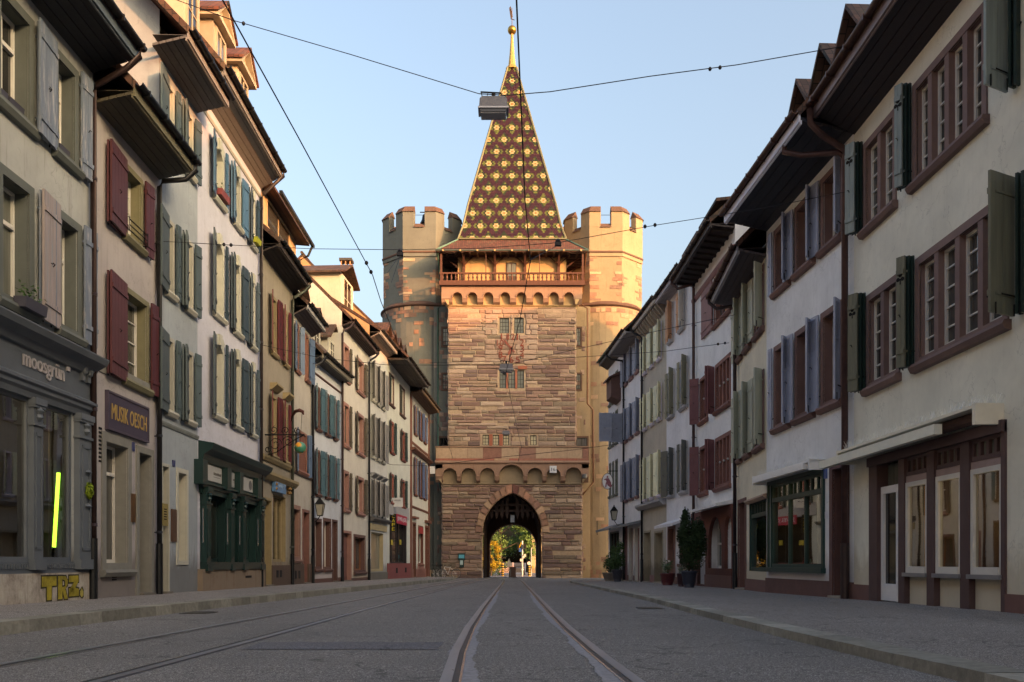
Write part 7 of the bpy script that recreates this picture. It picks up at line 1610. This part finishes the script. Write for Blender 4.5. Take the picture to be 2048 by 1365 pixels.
# bollard box with warning triangle in front of the gateway
# ------------------------------------------------------------ the square beyond the gate
def tree(c, H, rad, n, size, col, label, seed, name='tree', trunk_r=.25, yellow=False):
    t_ = thing(name, label, 'tree' if name == 'tree' else 'shrub', c, 'trees beyond the gate'); rn = random.Random(seed); c = Vector(c); g = G()
    g.tube([c, c+Vector((.1, 0, H*.3)), c+Vector((-.1, .1, H*.6)), c+Vector((0, 0, H*.85))], [trunk_r, trunk_r*.8, trunk_r*.5, trunk_r*.2], 8)
    for k in range(9): a = k*2.4; z = H*(.25+.06*k); g.tube([c+Vector((0, 0, z)), c+Vector((math.cos(a)*rad*.4, math.sin(a)*rad*.4, z+H*.08)), c+Vector((math.cos(a)*rad*.8, math.sin(a)*rad*.8, z+H*.14))], [trunk_r*.35, trunk_r*.2, .03], 5)
    g.build('trunk', solid((70, 58, 48), .9, .2, 5, stretch=(3, 3, .6)), t_); g = G()
    for k in range(26):
        a = rn.uniform(0, 6.28); rr = rad*math.sqrt(rn.random())*.8; z = H*rn.uniform(.15, .95); s = rad*rn.uniform(.2, .38)*(1.1-.4*z/H)
        leafblob(g, c+Vector((math.cos(a)*rr*(1.15-z/H*.6), math.sin(a)*rr*(1.15-z/H*.6), z)), (s, s, s*.9), n//26, size, sc(col, rn.uniform(.6, 1.3)), seed*50+k, .2)
    g.build('crown', leafm, t_)
zB = gz(100)
GRc = lin((84, 108, 52)); tree((-1.6, 118, zB), 12, 5.5, 9000, .17, GRc, 'large fresh green tree filling the left half of the gateway view', 1)
tree((2.2, 128, zB), 13, 5.2, 8000, .17, sc(GRc, 1.15), 'pale green drooping tree in the middle of the gateway view', 2)
tree((-5.5, 112, zB), 9, 4.5, 6000, .16, sc(GRc, .7), 'darker green tree behind the yellow shrub', 3)
tree((-2.15, 92, gz(92)), 3.6, 1.5, 3600, .09, lin((176, 150, 34)), 'bright yellow flowering shrub in the left of the gateway view', 4, 'yellow_shrub', .08)
tree((-2.2, 96, gz(96)), 2.2, 2.0, 2600, .1, lin((52, 78, 34)), 'low dark green hedge shrub under the yellow blossom', 5, 'hedge_shrub', .08)
b_ = thing('building', 'cream house behind the traffic signs beyond the gate', 'house', (9.5, 120, zB)); fb = Fr((0, 120, 0), (1, 0, 0), (0, -1, 0)); g = G(); hl = []
for i in range(5):
    for j in range(4): hl.append((3.9+i*2.4, 4.9+i*2.4, zB+1.2+j*2.7, zB+2.9+j*2.7))
plate(g, fb, 2.6, 16, zB, zB+12, hl, 0, .2); g.box(fb, 2.6, 16, -9, -.3, zB, zB+12); g.build('wall', plaster((170, 152, 120), .1), b_); g = G(); g.prof(fb, [(.4, zB+11.9), (.4, zB+12.1), (-4.5, zB+16), (-9.4, zB+12.1), (-9.4, zB+11.9)], 2.3, 16.3); g.build('roof', tiles_mat(), b_)
for hh in hl: g = G(); g.box(fb, hh[0]+.05, hh[1]-.05, -.2, -.15, hh[2]+.05, hh[3]-.05); w = g.build('window', pane_mat('dark'), b_); g = G(); g.box(fb, (hh[0]+hh[1])/2-.04, (hh[0]+hh[1])/2+.04, -.15, -.1, hh[2], hh[3]); g.box(fb, hh[0], hh[1], -.15, -.11, hh[2]+1.1, hh[2]+1.18); g.build('sash', WINM, w)
def pole(px_, y0, y1, Y, r, mat, name, label, cat, group=None, bands=None):
    a, c = px2(px_, y1, Y), px2(px_, y0, Y); t_ = thing(name, label, cat, (a.x, a.y, gz(Y)), group); a.z = gz(Y); g = G(); g.tube([a, c], r, 10)
    g.build('post', mat, t_)
    if bands:
        g = G(); z = a.z+.1
        while z < c.z-.05: g.tube([(a.x, a.y, z), (a.x, a.y, z+.11)], r*1.06, 12); z += .22
        g.build('stripe', bands, t_)
    return t_
yb = solid((170, 142, 36), .5); bk = solid((26, 26, 26), .5); gm = solid((170, 172, 174), .4, .05, 4, .5)
for p, lab in ((1005.3, 'left striped yellow and black bollard seen through the arch'), (1058.5, 'right striped yellow and black bollard seen through the arch')): pole(p, 1127, 1149, 86, .13, yb, 'striped_bollard', lab, 'bollard', 'striped bollards', bk)
t_ = pole(1044.5, 1082, 1149, 84, .09, gm, 'traffic_signal', 'grey signal mast with dark lamp heads and arrow plates beyond the gate', 'traffic light'); Y = 83.8; fq = Fr((0, Y, 0), (1, 0, 0), (0, -1, 0))
G().box(fq, X(1047, Y), X(1053, Y), 0, .25, ZB(1098, Y), ZB(1088, Y)).box(fq, X(1035, Y), X(1038, Y), 0, .25, ZB(1100, Y), ZB(1087, Y)).build('signal_head', bk, t_); G().box(fq, X(1038, Y), X(1043, Y), .02, .06, ZB(1104, Y), ZB(1097, Y)).build('blue_plate', solid((50, 90, 170), .5), t_); G().prism(fq, [(X(1037, Y), ZB(1096, Y)), (X(1039, Y), ZB(1097, Y)), (X(1044, Y), ZB(1086, Y)), (X(1042, Y), ZB(1085, Y))], .02, .05).build('yellow_plate', yb, t_)
for p, q in ((1045, 1112), (1048, 1109), (1040, 1118)): G().box(fq, X(p, Y), X(p+4, Y), .02, .05, ZB(q+5, Y), ZB(q, Y)).build('white_plate', solid((210, 210, 206), .5), t_)
t_ = pole(1062.5, 1096, 1149, 85, .05, gm, 'sign_post', 'thin grey post with a round white sign beyond the gate', 'sign'); G().prism(Fr((X(1058, 84.9), 84.9, ZB(1127, 84.9)), (1, 0, 0), (0, -1, 0)), [(.17*math.cos(k*.5), .17*math.sin(k*.5)) for k in range(13)], 0, .04).build('disc', solid((210, 206, 200), .5), t_); G().box(Fr((0, 84.9, 0), (1, 0, 0), (0, -1, 0)), X(1064, 85), X(1067, 85), 0, .15, ZB(1137, 85), ZB(1132, 85)).build('yellow_box', yb, t_)
pole(1072, 1132, 1150, 82, .05, gm, 'bollard', 'slim grey bollard at the right edge of the gateway', 'bollard')
t_ = pole(1018, 1123, 1149, 80, .025, gm, 'warning_sign', 'triangular sign seen from behind on a thin post in the gateway', 'sign'); G().prism(Fr((X(1018, 80), 79.9, 0), (1, 0, 0), (0, -1, 0)), [(-.2, ZB(1128, 80)), (.2, ZB(1128, 80)), (0, ZB(1117, 80))], 0, .02).build('triangle', solid((190, 190, 186), .5, .05, 4, .3), t_)
Y = 74; c = Vector((X(1025, Y), Y, gz(Y))); t_ = thing('stone_block', 'squat reddish box post standing in the middle of the gateway', 'bollard', c); fq = Fr(c, (1, 0, 0), (0, -1, 0)); G().prism(fq, [(-.28, 0), (.28, 0), (.26, .82), (.22, .85), (-.22, .85), (-.26, .82)], -.25, .25).build('block', solid((160, 128, 116), .8, .1), t_); G().box(fq, -.2, -.12, .25, .26, .1, .7).build('reflector', solid((200, 196, 190), .4), t_)
# parked car and van far beyond
def car(c, s, col, label):
    t_ = thing('parked_car', label, 'car', c); fr = Fr(c, (1, 0, 0), (0, 1, 0)); g = G()
    g.prof(fr, [(0, .3), (0, .8), (.9, .95), (1.5, 1.42), (3.2, 1.42), (3.9, .95), (4.2, .8), (4.2, .3)], -.85, .85); g.build('body', solid(col, .3, .05, 4, .2, 0), t_)
    g = G(); g.prism(Fr(c+Vector((0, .86, 0)), (1, 0, 0), (0, 1, .9)), [(-.7, .98), (.7, .98), (.62, 1.02), (-.62, 1.02)], 0, .45); g.build('windscreen', pane_mat('dark'), t_)
    for sx in (-.8, .8):
        for y in (.8, 3.3): g = G(); g.tube([fr(sx-.1, y, .32), fr(sx+.1, y, .32)], .32, 14); g.build('wheel', DARK, t_)
    for sx in (-.6, .6): G().box(fr, sx-.15, sx+.15, -.02, .02, .6, .72).build('headlight', solid((220, 220, 210), .2), t_)
car(Vector((X(1034.5, 104), 104, gz(104))), 1, (60, 64, 72), 'dark grey parked car seen far through the gateway')
car(Vector((X(1012.5, 100), 100, gz(100))), 1, (190, 160, 150), 'pale car beside the left striped bollard beyond the gate')
# ------------------------------------------------------------ chimneys and party walls above the roofs
g = None
